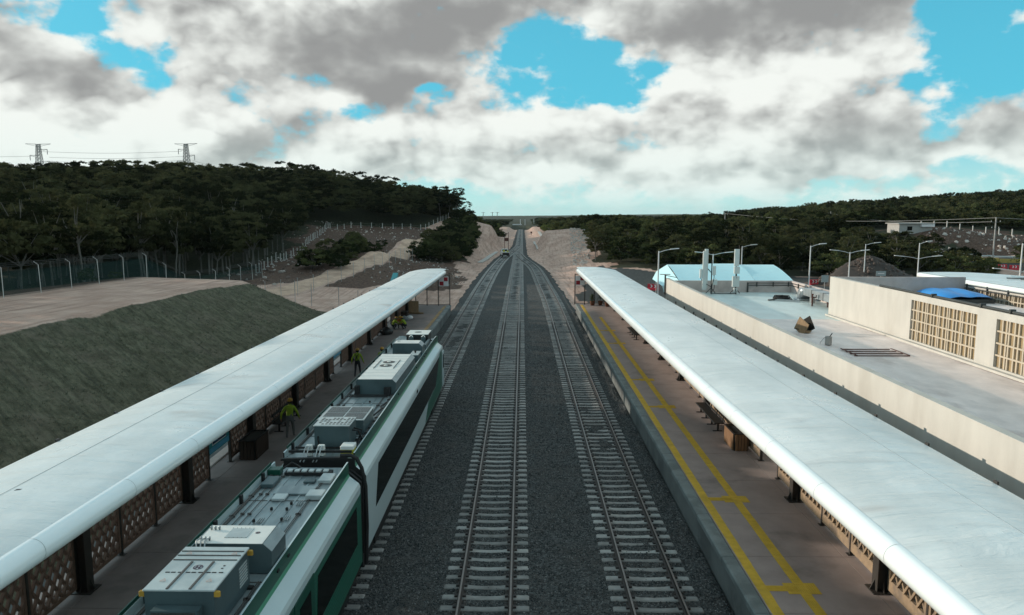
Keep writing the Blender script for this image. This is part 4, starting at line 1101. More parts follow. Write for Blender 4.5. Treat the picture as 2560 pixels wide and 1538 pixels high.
for xx, yy in ((bx0 - .04, by0 + .03), (bx1 + .04, by0 + .03), (bx1 + .04, by1 - .03)):
    m = MB(); m.box(xx - .06, xx + .06, yy - .03, yy + .03, bz - .14, bz - .04, b=.015); sub('lifting_lug', m, 'lug_yellow', NEAR)
m = MB(); m.box(bx0 + .2, bx1 - .2, by0 - .22, by0 - .02, ZR + .2, bz - .28); sub('radiator_case', m, 'box_grey', NEAR)
m = MB()
for i in range(32): m.box(bx0 + .22 + i * .0237, bx0 + .232 + i * .0237, by0 - .235, by0 - .22, ZR + .22, bz - .31)
sub('radiator_fin', m, 'grille_dark', NEAR)
m = MB()
for i in range(7): m.box(bx1 + .001, bx1 + .012, by1 - .5, by1 - .12, ZR + .22 + i * .06, ZR + .25 + i * .06)
sub('side_louvre', m, 'box_top', NEAR)
roofbox(NEAR, 'resistor_box', TX - .62, TX + 1.0, 13.85, 14.72, 4.74, 'box_grey', 'box_white', ch=.16)
m = MB(); m.box(TX - .05, TX + .40, 14.12, 14.55, 4.749, 4.757); sub('access_hatch', m, 'box_top', NEAR)
m = MB()
for i in range(6):
    for yy in (14.11, 14.56): m.box(TX - .05 + i * .088, TX - .04 + i * .088, yy - .006, yy + .006, 4.757, 4.765)
sub('hatch_bolts', m, 'rubber', NEAR)
m = ring(NEAR, (TX + .55, 14.36), .035, .05, 4.752, 'marking_dark'); m.box(TX + .52, TX + .58, 14.345, 14.375, 4.750, 4.753); sub('no_step_symbol', m, 'marking_dark', NEAR)
for row in (14.0, 14.5):
    for i in range(3):
        x = TX - .48 + i * .085; m = MB(); m.lathe([(.018, 0), (.018, .03), (.026, .03), (.026, .07), (.016, .08)], (x, row, 4.745), 8); sub('cable_gland', m, 'pipe_steel', NEAR)
for i in range(3):
    x = TX - .48 + i * .085; m = MB(); m.tube([(x, 14.0, 4.80), (x - .04, 13.88, 4.80), (x - .02, 13.80, 4.70), (x + .05, 13.80, 4.55), (x + .02, 13.80, 4.40), (x - .12, 13.78, 4.16)], .017, 6); sub('power_cable', m, 'pipe_steel', NEAR)
# roof pan ribs, conduits and fittings
def conduits(par, y0, y1, xs_off, r=.012, z=.03):
    for xo in xs_off:
        m = MB(); m.tube([(TX + xo, y0, ZR + z), (TX + xo, y1, ZR + z)], r, 6)
        y = y0 + .6
        while y < y1 - .2: m.box(TX + xo - .045, TX + xo + .045, y - .02, y + .02, ZR + .001, ZR + z + .02); y += 1.25
        sub('conduit', m, 'grille_dark', par)
conduits(NEAR, 14.9, 19.6, (-.72, -.55, .62, .66)); conduits(NEAR, 6, 13.5, (.84, .88)); conduits(FRONT, 22, 35, (.84, .89)); conduits(FRONT, 24.9, 28.2, (-.7, .58, .62)); conduits(NEAR, 6, 19.7, (-.93, -.89), .02)
conduits(FRONT, 21.2, 36.0, (-.93, -.89), .02)
for par, ya, yb in ((NEAR, -4.9, 19.95), (FRONT, 20.95, 40.3)):
    for xo in (-.98, -.38, -.05, .30, .98):
        m = MB(); m.box(TX + xo - .02, TX + xo + .02, ya, yb, ZR + .0005, ZR + .018); sub('roof_rib', m, 'roof_sheet', par)
    y = ya + 2
    while y < yb:
        m = MB(); m.box(TX - .97, TX + .97, y, y + .03, ZR + .0005, ZR + .010); sub('roof_joint', m, 'grille_dark', par); y += 4.1
    # glazed left parapet strip with small posts
    m = MB(); m.box(TX - 1.06, TX - 1.04, ya + .2, yb - .2, 4.28, 4.36); sub('parapet_strip', m, 'train_green', par)
    y = ya + .6
    while y < yb - .6:
        m = MB(); m.box(TX - 1.03, TX - .96, y - .05, y + .05, ZR + .001, 4.34); sub('parapet_post', m, 'rubber', par); y += 1.55
# small fittings on the near car's front end
def plate(par, x, y, sx, sy, h, mat='box_top', name='roof_plate', b=.015):
    m = MB(); m.box(TX + x - sx / 2, TX + x + sx / 2, y - sy / 2, y + sy / 2, ZR + .019, ZR + .02 + h, b=b); return sub(name, m, mat, par)
plate(NEAR, -.72, 18.75, .34, .62, .10, 'box_grey', 'antenna_box'); plate(NEAR, .10, 18.25, 1.0, .55, .035, 'roof_sheet'); plate(NEAR, -.14, 17.75, .34, .35, .06, 'box_top', 'antenna_box')
plate(NEAR, .72, 19.05, .36, .55, .09, 'box_top', 'antenna_box'); plate(NEAR, .75, 17.85, .42, .42, .12, 'box_top', 'antenna_box'); plate(NEAR, .30, 18.9, .3, .25, .05, 'box_grey')
for xo, yo in ((-.10, 17.0), (.28, 17.0), (.35, 16.4), (-.28, 16.3), (.28, 17.35)):
    plate(NEAR, xo, yo, .06, .07, .07, 'rubber', 'lifting_point')
for xo, yo in ((.42, 17.4), (.38, 16.5), (-.2, 16.35)):
    m = MB()
    for i in range(3): m.box(TX + xo + i * .05, TX + xo + i * .05 + .016, yo - .14, yo + .14, ZR + .02, ZR + .05)
    sub('bracket', m, 'pipe_steel', NEAR)
# cable trays and insulators at the joint
m = MB(); m.box(TX - .55, TX + .75, 19.35, 19.62, ZR + .02, ZR + .10); sub('cable_tray', m, 'rubber', NEAR)
for i in range(6): plate(NEAR, -.42 + i * .2, 19.48, .14, .16, .13, 'box_top', 'terminal_block')
plate(NEAR, -.85, 19.5, .36, .3, .16, 'train_green', 'terminal_box')
m = MB(); m.tube([(TX - .7, 19.6, ZR + .1), (TX - .5, 19.9, ZR + .2), (TX - .2, 19.7, ZR + .15), (TX - .3, 19.45, ZR + .12)], .025, 6); sub('jumper_cable', m, 'rubber', NEAR)
for xo in (-.35, .02): 
    m = MB(); m.box(TX + xo - .10, TX + xo + .10, 20.9 + .1, 21.15, ZR + .02, ZR + .34, b=.02); sub('insulator_box', m, 'box_white', FRONT)
    m = MB(); m.tube([(TX + xo - .05, 21.0, ZR + .32), (TX + xo - .05, 20.8, ZR + .30), (TX + xo - .05, 20.6, ZR + .12), (TX + xo - .05, 20.3, ZR + .08)], .02, 6); m.tube([(TX + xo + .05, 21.0, ZR + .32), (TX + xo + .05, 20.8, ZR + .30), (TX + xo + .05, 20.6, ZR + .12), (TX + xo + .05, 20.3, ZR + .08)], .02, 6); sub('jumper_cable', m, 'pipe_steel', FRONT)
# front car boxes
m = MB(); m.box(TX + .60, TX + .98, 21.05, 21.45, ZR + .02, ZR + .20); sub('relay_box', m, 'warn_yellow', FRONT)
m = MB(); m.box(TX + .59, TX + .99, 21.04, 21.46, ZR + .20, ZR + .31, b=.02); sub('relay_lid', m, 'box_white', FRONT)
m = MB(); m.box(TX - .95, TX + .95, 21.62, 21.68, ZR + .03, ZR + .08); m.box(TX - .95, TX + .95, 20.98, 21.03, ZR + .12, ZR + .19); sub('cable_tray', m, 'rubber', FRONT)
m = MB(); m.box(TX - .2, TX + .05, 21.2, 21.4, ZR + .02, ZR + .12); sub('terminal_block', m, 'box_top', FRONT)
b = roofbox(FRONT, 'equipment_box', TX - .38, TX + .70, 21.75, 22.68, 4.84, 'box_grey', 'box_top')
m = MB()
for i in range(9):
    for j in range(5):
        if rnd.random() < .8: m.box(TX - .3 + i * .115, TX - .23 + i * .115, 21.85 + j * .16, 21.93 + j * .16, 4.841, 4.846)
sub('lid_stud', m, 'grille_dark', FRONT)
m = MB(); m.tube([(TX - .26, 21.74, 4.5), (TX - .26, 21.70, 4.4), (TX - .22, 21.70, 4.22), (TX - .15, 21.70, 4.13)], .025, 6); m.tube([(TX + .72, 22.1, 4.6), (TX + .9, 22.15, 4.55), (TX + .95, 22.3, 4.25), (TX + .9, 22.6, 4.14)], .03, 6); m.tube([(TX + .72, 22.3, 4.6), (TX + .95, 22.4, 4.5), (TX + .86, 22.2, 4.2), (TX + .8, 21.9, 4.13)], .03, 6); sub('jumper_cable', m, 'rubber', FRONT)
roofbox(FRONT, 'cooling_unit', TX - .66, TX + .84, 23.15, 24.75, 4.62, 'box_grey', 'box_top')
for ix in range(2):
    for iy in range(2):
        xa = TX - .58 + ix * .72; ya = 23.24 + iy * .76; m = MB(); m.box(xa, xa + .66, ya, ya + .66, 4.621, 4.628)
        g_ = sub('fan_grille', m, 'grille_dark', FRONT)
m = MB()
for ix in range(2):
    for k_ in range(22): m.box(TX - .58 + ix * .72 + k_ * .03, TX - .572 + ix * .72 + k_ * .03, 23.24, 24.66, 4.628, 4.633)
tag(sub('grille_wires', m, 'pipe_steel', FRONT), kind=None)
roofbox(FRONT, 'air_conditioner', TX - .60, TX + 1.0, 28.4, 33.6, 4.74, 'box_grey', 'box_white', ch=.14)
m = MB()
for i in range(1, 9): m.box(TX - .53, TX + .83, 28.4 + i * .58, 28.415 + i * .58, 4.748, 4.754)
sub('lid_rib', m, 'box_top', FRONT)
for cy in (31.0, 31.75):
    m = ring(FRONT, (TX + .12, cy), .02, .27, 4.757, 'grille_dark', n=24); sub('fan_opening', m, 'grille_dark', FRONT)
    m = MB(); m.lathe([(.09, 4.757), (.09, 4.775), (.02, 4.78)], (TX + .12, cy, 0), 12); sub('fan_hub', m, 'box_white', FRONT)
for xx in (TX - .30, TX + .55):
    m = MB(); m.bar((xx, 30.4, 4.76), (xx, 32.2, 4.76), .03, .012); sub('lid_handle', m, 'grille_dark', FRONT)
m = MB(); m.tube([(TX - .8, 28.15, ZR + .06), (TX + .7, 28.15, ZR + .06)], .03, 6); m.tube([(TX - .8, 27.95, ZR + .05), (TX + .75, 27.95, ZR + .05)], .025, 6); m.box(TX - .62, TX - .45, 28.2, 28.4, ZR + .04, ZR + .4); m.box(TX + .55, TX + .8, 28.2, 28.4, ZR + .04, ZR + .34); sub('coolant_pipe', m, 'rubber', FRONT)
plate(FRONT, .12, 25.2, .62, .18, .04, 'box_white'); 
for xo, yo in ((-.1, 25.9), (.35, 25.9), (.2, 27.2)): plate(FRONT, xo, yo, .07, .07, .06, 'rubber', 'lifting_point')
m = MB(); m.tube([(TX + .75, 25.2, ZR + .08), (TX + .9, 25.8, ZR + .14), (TX + .78, 26.4, ZR + .08), (TX + .9, 26.9, ZR + .1)], .035, 6); sub('hose', m, 'rubber', FRONT)
plate(FRONT, -.65, 34.6, .4, .5, .14, 'box_grey', 'antenna_box'); plate(FRONT, -.55, 35.3, .5, .25, .2, 'box_grey', 'terminal_box')
m = MB(); m.tube([(TX - .5, 34.3, ZR + .15), (TX - .3, 34.7, ZR + .25), (TX - .35, 35.2, ZR + .2), (TX - .1, 35.4, ZR + .1)], .04, 6); sub('hose', m, 'grille_dark', FRONT)
roofbox(FRONT, 'resistor_box', TX - .50, TX + 1.0, 36.1, 37.0, 4.80, 'box_grey', 'box_white', ch=.16)
for i in range(3):
    m = MB(); m.tube([(TX - .33 + i * .07, 36.5, 4.80), (TX - .33 + i * .07, 36.6, 4.93), (TX - .30 + i * .07, 36.8, 5.0)], .016, 6); sub('cable_gland', m, 'pipe_steel', FRONT)
roofbox(FRONT, 'equipment_box', TX + .60, TX + .98, 34.7, 35.7, 4.50, 'box_grey', 'box_top')
m = MB(); m.lathe([(.035, 0), (.035, .05), (.06, .06), (.06, .1), (.01, .12)], (TX + .79, 35.2, 4.5), 10); sub('whip_antenna_base', m, 'rubber', FRONT)
roofbox(FRONT, 'cab_cooler', TX - .33, TX + .85, 39.5, 40.9, 4.70, 'rubber', 'box_white')
m = ring(FRONT, (TX + .22, 40.2), .03, .20, 4.703, 'grille_dark', n=24); sub('fan_opening', m, 'grille_dark', FRONT)
for xo in (-.05, .62):
    m = MB(); m.box(TX + xo - .12, TX + xo + .12, 39.2, 39.48, ZR + .02, 4.55, b=.02); sub('cooler_cabinet', m, 'box_grey', FRONT)
    m = MB(); m.bar((TX + xo - .1, 39.3, 4.58), (TX + xo, 39.4, 4.66), .05, .03); m.bar((TX + xo + .1, 39.3, 4.58), (TX + xo, 39.4, 4.66), .05, .03); sub('cabinet_hinge', m, 'box_white', FRONT)
m = MB(); m.box(TX + .86, TX + .99, 37.6, 39.4, ZR + .02, 4.45); sub('equipment_box', m, 'box_grey', FRONT)
# cab windscreen
m = MB(); m.add([(TX - .55, 44.0, 2.75), (TX + .55, 44.0, 2.75), (TX + .66, 45.12, 1.95), (TX - .66, 45.12, 1.95)], [(0, 1, 2, 3)]); sub('windscreen', m, 'train_glass', FRONT)
# ------------------------------------------------------------------ station building (east)
pmat('cream_render', (.50, .475, .43), .9, var=.10, scale=1.4, bump=.12, bscale=18, col2=(.42, .39, .345), c2at=(.5, .8), spec=.2, streak=(1, 1, .3))
pmat('cream_render_shaded', (.50, .43, .40), .9, var=.10, scale=1.6, bump=.1, bscale=18, col2=(.40, .335, .31), spec=.2)  # the cream render with mauve shade tinted into its colour
pmat('flat_roof', (.60, .68, .66), .38, var=.14, scale=1.4, bump=.12, bscale=7, col2=(.42, .45, .44), c2at=(.50, .80), streak=(1.0, .45, 1))
pmat('flat_roof_stained', (.74, .64, .60), .5, var=.2, scale=1.5, bump=.15, bscale=8, col2=(.43, .35, .325), c2at=(.50, .75), streak=(.8, .5, 1))
pmat('lattice_cream', (.46, .39, .30), .9, var=.12, scale=2)
pmat('ochre_infill', (.29, .21, .115), .85, var=.2, scale=2.)
pmat('galvanised', (.42, .45, .46), .35, metal=.7, var=.15, scale=3)
pmat('dark_pipe', (.055, .058, .055), .5, metal=.3, var=.2)
pmat('antenna_white', (.55, .57, .54), .5, var=.06, scale=2)
pmat('tarp_blue', (.02, .24, .62), .35, var=.15, scale=1.5, bump=.3, bscale=3)
pmat('tent_cloth', (.52, .80, .84), .4, var=.05, scale=1., bump=.1, bscale=1.5)
pmat('lamp_white', (.62, .63, .62), .4, var=.06)
pmat('rust_red', (.085, .03, .022), .7, var=.3)
pmat('barrier_red', (.45, .015, .03), .45, var=.12)
pmat('wall_yellow', (.50, .36, .10), .8, var=.2, scale=1)
pmat('concrete_pole', (.36, .35, .33), .85, var=.15, scale=2)
WX, ZF = 12.45, 4.5
bld = thing('station_building', 'low cream station building with a flat roof behind the canopy', 'building', (18, 40, 0), world=True)
m = MB(); m.box(WX, WX + .25, 2, 63.0, -.2, 5.66); m.build('front_wall', 'cream_render', bld)
m = MB(); m.box(WX + .252, 23.4, 62.75, 63.0, -.2, 5.5); m.build('end_parapet', 'cream_render_shaded', bld)
m = MB(); m.box(23.15, 23.4, 48.8, 62.748, -.2, 5.48); m.build('rear_parapet', 'cream_render_shaded', bld)
m = MB(); m.box(WX - .015, WX + .27, 2, 63.02, 5.66, 5.70); m.build('wall_coping', 'cream_render', bld)
nx_, ny_ = 24, 70; m = MB(); m.smooth = True
gx = np.linspace(WX + .252, 23.148, nx_); gy = np.linspace(2, 62.748, ny_); g2x, g2y = np.meshgrid(gx, gy)
g2z = ZF + vnoise(g2x, g2y, 2.5, 51) * .05 + vnoise(g2x, g2y, .9, 52) * .015
ii = np.arange(nx_ * ny_).reshape(ny_, nx_)
m.add(np.stack([g2x.ravel(), g2y.ravel(), g2z.ravel()], 1).tolist(), np.stack([ii[:-1, :-1].ravel(), ii[:-1, 1:].ravel(), ii[1:, 1:].ravel(), ii[1:, :-1].ravel()], 1).tolist())
for i in range(len(m.mi)):
    cy_ = gy[i // (nx_ - 1)]; m.mi[i] = 1 if (cy_ < 46.5 + vnoise(gx[i % (nx_ - 1)], cy_, 3, 5) * 3) else 0
m.build('roof', ['flat_roof', 'flat_roof_stained'], bld)
m = MB(); m.box(20.28, 20.49, 22, 48.6, ZF + .01, ZF + .12); m.build('roof_skirting', 'cream_render', bld)
# raised court with latticed openings
BX, BT = 20.5, 7.12
openings = [(32.75, 38.35), (24.6, 31.4), (16.0, 22.8)]
zo0, zo1 = 4.70, 6.80
ed = [8.0] + [v for a, b in sorted(openings) for v in (a, b)] + [48.6]
m = MB()
m.box(BX, BX + .3, 8.0, 48.6, -.2, zo0); m.box(BX, BX + .3, 8.0, 48.6, zo1, BT)
for a, b in zip(ed[0::2], ed[1::2]): m.box(BX, BX + .3, a, b, zo0, zo1)
m.build('upper_wall', 'cream_render', bld)
m = MB(); m.box(BX + .302, 29.3, 48.35, 48.6, -.2, BT - .02); m.build('upper_end_wall', 'cream_render_shaded', bld)
m = MB(); m.box(BX + .302, 29.0, 8, 48.348, 5.75, 5.85); m.build('upper_roof', 'flat_roof_stained', bld)
m = MB(); m.box(29.302, 29.6, 8, 52.0, -.2, 5.6); m.box(29.302, 29.6, 8, 52., 6.46, 6.62); m.build('far_side_wall', 'cream_render', bld)
def breeze(par, X, y0, y1, z0, z1, rows, cols, depth, name='lattice'):
    m = MB(); m.box(X + depth, X + depth + .03, y0, y1, z0, z1); m.build('infill_panel', 'ochre_infill', par)
    for r_ in range(1, rows):
        z = z0 + (z1 - z0) * r_ / rows; m = MB(); m.box(X + .04, X + depth, y0, y1, z - .035, z + .035); m.build('lattice_rail', 'lattice_cream', par)
    y = y0; i = 0; pat = [.36, .16, .28, .36, .15, .33, .25]
    while y < y1 - .25:
        y += pat[i % len(pat)]; i += 1
        if y > y1 - .1: break
        m = MB(); m.box(X + .055, X + depth - .003, y - .04, y + .04, z0, z1); m.build('lattice_bar', 'lattice_cream', par)
for a, b in openings: breeze(bld, BX, a, b, zo0, zo1, 4, 13, .13)
breeze(bld, 29.30, 30, 48.3, 5.62, 6.44, 2, 20, .26)
# pipes and railings on the walls
m = MB(); m.tube([(BX + .1, 42.0, BT + .06), (BX + .1, 10, BT + .10)], .07, 8)
m.build('wall_pipe', 'dark_pipe', bld)
for yy in (36.5, 32.6, 30.6, 27.5):
    m = MB(); m.box(BX - .02, BX + .22, yy - .05, yy + .05, BT + .001, BT + .2); m.build('pipe_clamp', 'dark_pipe', bld)
def railing(par, pts, h0, h1, posts):
    for h in (h0, h1):
        m = MB(); m.tube([(x, y, z + h) for x, y, z in pts], .035, 6); m.build('pipe_rail', 'dark_pipe', par)
    for x, y, z in posts:
        m = MB(); m.box(x - .035, x + .035, y - .035, y + .035, z + h0 - .12, z + h1 + .08); m.build('rail_bracket', 'dark_pipe', par)
railing(bld, [(19.4, 62.66, 4.9), (23.05, 62.66, 4.9), (23.05, 49, 4.9)], .22, .42, [(20.2, 62.7, 4.9), (21.6, 62.7, 4.9), (22.9, 62.7, 4.9)] + [(23.1, y, 4.9) for y in (61, 59, 57, 54, 52, 50)])
m = MB(); m.box(19.36, 19.46, 62.6, 62.74, ZF, 5.36); m.build('down_pipe', 'dark_pipe', bld)
railing(bld, [(29.2, 48.2, 6.3), (29.2, 30, 6.3)], .12, .32, [(29.25, y, 6.3) for y in (48.1, 46, 44, 42, 40, 38)])
for yy in np.arange(9, 60, 3.1):                        # scupper brackets low on the front wall
    m = MB(); m.box(WX - .07, WX - .001, yy - .06, yy + .06, 4.02, 4.2); m.build('wall_bracket', 'dark_pipe', bld)

# rooftop antennas
def antenna(label, x, y, h, panels, radios):
    t = thing('cell_antenna', label, 'antenna', (x, y, ZF), world=True, group='antennas on the flat roof')
    m = MB(); m.tube([(x, y, ZF), (x, y, ZF + h * .72)], .05, 8); m.build('mast', 'dark_pipe', t)
    for a in range(3):
        m = MB(); an = a * 2.1 + .4; m.bar((x, y, ZF + .5), (x + .45 * math.cos(an), y + .45 * math.sin(an), ZF + .03), .05, .05); m.build('tripod_leg', 'dark_pipe', t)
    for px_, w_, z0, z1, dy_ in panels:
        m = MB(); m.box(x + px_ - w_ / 2, x + px_ + w_ / 2, y - .1 + dy_, y + .08 + dy_, ZF + z0, ZF + z1, b=.03); m.build('antenna_panel', 'antenna_white', t)
    for px_, w_, z0, z1, dy_ in radios:
        m = MB(); m.box(x + px_ - w_ / 2, x + px_ + w_ / 2, y - .12 + dy_, y + .1 + dy_, ZF + z0, ZF + z1, b=.02); m.build('radio_unit', 'antenna_white', t)
        m = MB(); m.tube([(x + px_, y + dy_, ZF + z0), (x + px_ * .8, y + dy_ - .1, ZF + z0 - .35), (x + .05, y - .1, ZF + max(.2, z0 - .8)), (x, y, ZF + .1)], .03, 6); m.build('feeder_cable', 'rubber', t)
antenna('tall stepped panel antenna nearest the roof corner', 16.0, 61.6, 4.0, [(-.62, .34, .35, 3.62, -.05), (-.45, .3, .45, 3.78, .14)], [(.22, .22, 1.6, 2.35, 0), (-.92, .18, 1.35, 2.1, 0), (.3, .42, .75, 1.2, .1)])
antenna('narrow panel antenna with stacked radio boxes', 18.05, 61.6, 3.6, [(0, .42, 2.35, 3.78, -.05)], [(.03, .46, 1.72, 2.3, -.06), (-.02, .58, .6, 1.5, -.05), (0, .3, .1, .5, 0)])
m = MB(); m.tube([(16.0, 61.5, ZF + .06), (16.8, 61.3, ZF + .04), (17.6, 61.35, ZF + .04), (18.05, 61.5, ZF + .08)], .035, 6); tag(m.build('antenna_cable', 'rubber'), 'black cable lying on the roof between the two antennas', 'cable')
t = thing('wall_camera', 'security camera bracket on the corner of the cream parapet', 'camera', (12.6, 62.9, 5.7), world=True)
m = MB(); m.box(12.3, 12.42, 62.85, 62.97, 4.3, 6.0); m.build('post', 'dark_pipe', t)
m = MB(); m.tube([(12.36, 62.9, 5.95), (13.4, 62.9, 5.75)], .03, 6); m.build('arm', 'dark_pipe', t)
m = MB(); m.box(11.9, 12.75, 62.7, 63.0, 6.0, 6.07, b=.01); m.build('hood', 'galvanised', t)
# things left on the roof
t = thing('open_crate', 'open plywood crate tipped over on the flat roof', 'crate', (16.2, 41.6, ZF + .02), R(38)); t.scale = (.85, .85, .85)
m = MB(); m.obox((-.28, 0, .42), (.04, .95, .95), rx=R(28), rz=R(-14)); m.build('end_panel', 'plywood', t)
m = MB(); m.obox((.62, .1, .42), (.04, .95, .95), rx=R(-32), rz=R(-14)); m.build('end_panel', 'soil', t)
m = MB(); m.obox((.17, .05, .35), (.86, .04, .5), rz=R(-14)); m.obox((.17, .3, .2), (.86, .4, .05), rz=R(-14)); m.build('side_board', 'soil', t)
m = MB(); m.obox((.1, -.25, .05), (.8, .3, .08), rz=R(20)); m.build('loose_batten', 'plywood', t)
t = thing('paint_tin', 'splashed paint tin with a brush on the flat roof', 'tin', (15.95, 37.6, ZF + .02))
m = MB(); m.lathe([(.02, 0), (.16, 0), (.17, .02), (.165, .42), (.175, .43), (.15, .44), (.15, .36), (.02, .36)], n=14); m.build('tin', 'concrete_pole', t)
m = MB(); m.bar((.03, 0, .38), (.2, .05, .60), .04, .03); m.build('brush', 'rubber', t)
m = MB(); m.tube([(-.17, 0, .40), (-.3, -.05, .3), (-.42, 0, .12), (-.4, .05, .02)], .01, 5); m.build('handle', 'dark_pipe', t)
t = thing('steel_grating', 'flat rusty steel frame lying on the stained roof', 'frame', (17.3, 35.4, ZF))
for i in range(4):
    m = MB(); yy = 34.6 + i * .55 - 35.4; m.box(-1.35 + .04 * i, 1.3 - .05 * i, yy - .03, yy + .03, .012, .05 + .004 * (i % 2)); m.build('bar', 'rust_red', t)
for i in range(2):
    m = MB(); m.box(-1.3 + i * 2.5, -1.22 + i * 2.5, -.9, .9, .056, .08); m.build('cross_bar', 'rust_red', t)
t = thing('cable_heap', 'heap of black cables and brackets near the silver duct', 'cables', (20.6, 57.6, ZF))
for i in range(14):
    m = MB(); a = rnd.uniform(0, 6.28); r_ = rnd.uniform(.25, .75); z = .05 + i * .018
    m.tube([(r_ * math.cos(a + k_ * .9) + rnd.uniform(-.2, .2), r_ * .8 * math.sin(a + k_ * .9), z + .03 * rnd.random()) for k_ in range(6)], .045, 6); m.build('cable', 'rubber', t)
for i in range(3):
    m = MB(); m.bar((-.9 + i * .12, -.9 + .1 * i, .04 + .03 * i), (.6 + .1 * i, -2.0 + .2 * i, .04 + .03 * i), .08, .05); m.build('bracket_rail', 'galvanised', t)
m = MB(); m.obox((-1.1, -.75, .06), (.6, .12, .1), rz=R(20)); m.build('bracket_end', 'dark_pipe', t)
t = thing('ventilation_duct', 'silver sheet metal duct with a hooded end on the roof', 'duct', (22.2, 55, ZF), world=True)
m = MB(); m.box(21.75, 22.6, 49.0, 56.4, 5.0, 5.55); m.build('trunk', 'galvanised', t)
m = MB(); m.smooth = True; m.loft([[(21.72, y, z), (22.63, y, z), (22.63, y2, z2), (21.72, y2, z2)] for y, z, y2, z2 in ((56.4, 5.0, 56.4, 5.58), (56.8, 4.98, 57.1, 5.50), (57.0, 4.85, 57.45, 5.15), (57.05, 4.62, 57.5, 4.66))]); m.build('elbow', 'galvanised', t)
m = MB(); m.box(21.5, 22.85, 56.6, 57.7, ZF + .02, ZF + .14, b=.05); m.build('flange', 'galvanised', t)
for yy in (50.5, 52.6, 54.7):
    m = MB(); m.box(21.73, 22.62, yy - .03, yy + .03, 4.98, 5.57); m.build('joint_band', 'dark_pipe', t)
for yy in (51, 55.5):
    m = MB(); m.box(22.0, 22.3, yy - .15, yy + .15, ZF, 5.0); m.build('support', 'galvanised', t)
for i, (x, y, h) in enumerate(((21.35, 53.5, .85), (22.2, 50.6 + 2.2, .45))):
    t = thing('vent_pipe', ('taller' if i == 0 else 'shorter') + ' rust-red vent pipe standing before the silver duct', 'pipe', (x, y, ZF))
    m = MB(); m.tube([(0, 0, -.0), (0, 0, h)], .06, 8); m.build('riser', 'rust_red', t)
    m = MB(); m.lathe([(.02, h + .001), (.085, h + .001), (.085, h + .06), (.02, h + .07)], n=10); m.build('cap', 'rust_red', t)
    if i == 0: m = MB(); m.tube([(0.06, 0, h * .75), (.28, 0, h * .78), (.28, 0, h * .95)], .05, 8); m.build('branch', 'rust_red', t)
t = thing('blue_tarpaulin', 'bright blue tarpaulin sagging over equipment on the upper roof', 'tarpaulin', (27.2, 45.8, 5.85), world=True)
NX, NY = 22, 12; vv = []; ff = []
for j in range(NY):
    for i in range(NX):
        u, v = i / (NX - 1), j / (NY - 1)
        x = 25.4 + 3.5 * u; y = 44.0 + 3.9 * v + .4 * u
        z = 6.28 + .27 * math.sin(math.pi * v) ** .6 * (.75 + .45 * math.exp(-((u - .22) / .16) ** 2) + .25 * math.exp(-((u - .62) / .12) ** 2)) - .35 * (abs(u - .5) * 2) ** 4 + .03 * math.sin(9 * u + 5 * v) + .015 * math.sin(23 * u)
        vv.append((x, y, z)); ff += [(j * NX + i, j * NX + i + 1, (j + 1) * NX + i + 1, (j + 1) * NX + i)] if i < NX - 1 and j < NY - 1 else []
m = MB(); m.smooth = True; m.add(vv, ff); m.build('sheet', 'tarp_blue', t, fix=False)
m = MB(); m.box(25.7, 28.7, 44.3, 47.6, 5.85, 6.1); m.build('covered_equipment', 'dark_pipe', t)

m = MB(); m.prism([(-11.25, 15.3), (-10.85, 15.42), (-11.25, 15.40)], 'z', 5.22, 5.26); tag(m.build('roof_plank', 'black_paint'), 'small dark wedge of board lying on the near canopy roof', 'board')
# marquee and the second canopy
t = thing('marquee_tent', 'white marquee tent with a pale blue ridge roof behind the building', 'tent', (22.5, 85, 0), world=True)
def sag(a, b, n, s): return [tuple(Vector(a).lerp(Vector(b), i / n) - Vector((0, 0, s * math.sin(math.pi * i / n)))) for i in range(n + 1)]
for k_ in range(3):
    xa, xb = 16.9 + k_ * 4.1, 16.9 + (k_ + 1) * 4.1 - .02
    bz_ = .12 if k_ == 1 else 0
    m = MB(); m.smooth = True
    rws = [[(x, y, z + bz_ * (y > 80) - .06 * math.sin(math.pi * (x - xa) / (xb - xa)) * (z < 5.2)) for x in np.linspace(xa, xb, 5)] for y, z in ((78.2, 3.95), (79.8, 4.38), (81.8, 4.82), (83.5, 5.12), (85., 5.3), (87, 4.95), (91.8, 3.95))]
    m.loft(rws, closed=False); m.build('roof_panel', 'tent_cloth', t, fix=False)
m = MB(); m.add([(16.88, 78.2, 3.95), (16.88, 85, 5.3), (16.88, 91.8, 3.95), (15.2, 85, 3.6), (15.4, 80.0, 3.3)], [(0, 1, 3, 4), (1, 2, 3)]); m.build('gable_cloth', 'tent_cloth', t, fix=False)
m = MB(); m.add([(29.2, 78.2, 3.95), (29.2, 85, 5.3), (29.2, 91.8, 3.95)], [(0, 1, 2)]); m.build('gable_cloth', 'tent_cloth', t, fix=False)
m = MB(); m.add([(15.4, 80, 3.3), (16.88, 78.2, 3.9), (16.9, 78.2, 2.2), (15.6, 79.8, 2.5)], [(0, 1, 2, 3)]); m.build('curtain', 'tent_cloth', t, fix=False)
for x in (16.9, 21, 25.1, 29.1):
    for y in (78.3, 91.7):
        m = MB(); m.tube([(x, y, -.1), (x, y, 3.93)], .05, 6); m.build('pole', 'lamp_white', t)
t = thing('entrance_canopy', 'white rounded entrance canopy seen past the blue tarpaulin', 'canopy', (43, 56, 0), world=True)
m = MB(); m.smooth = True
m.loft([[(38.2 + 9.5 * s_, y + (s_ * -4 if y > 66 else 0), 5.52 + .22 * math.sin(math.pi * min(1, s_ + .15)) + (.0)) for s_ in np.linspace(0, 1, 9)] for y in np.linspace(38, 70.5, 18)], closed=False); m.build('roof', 'roof_membrane', t)
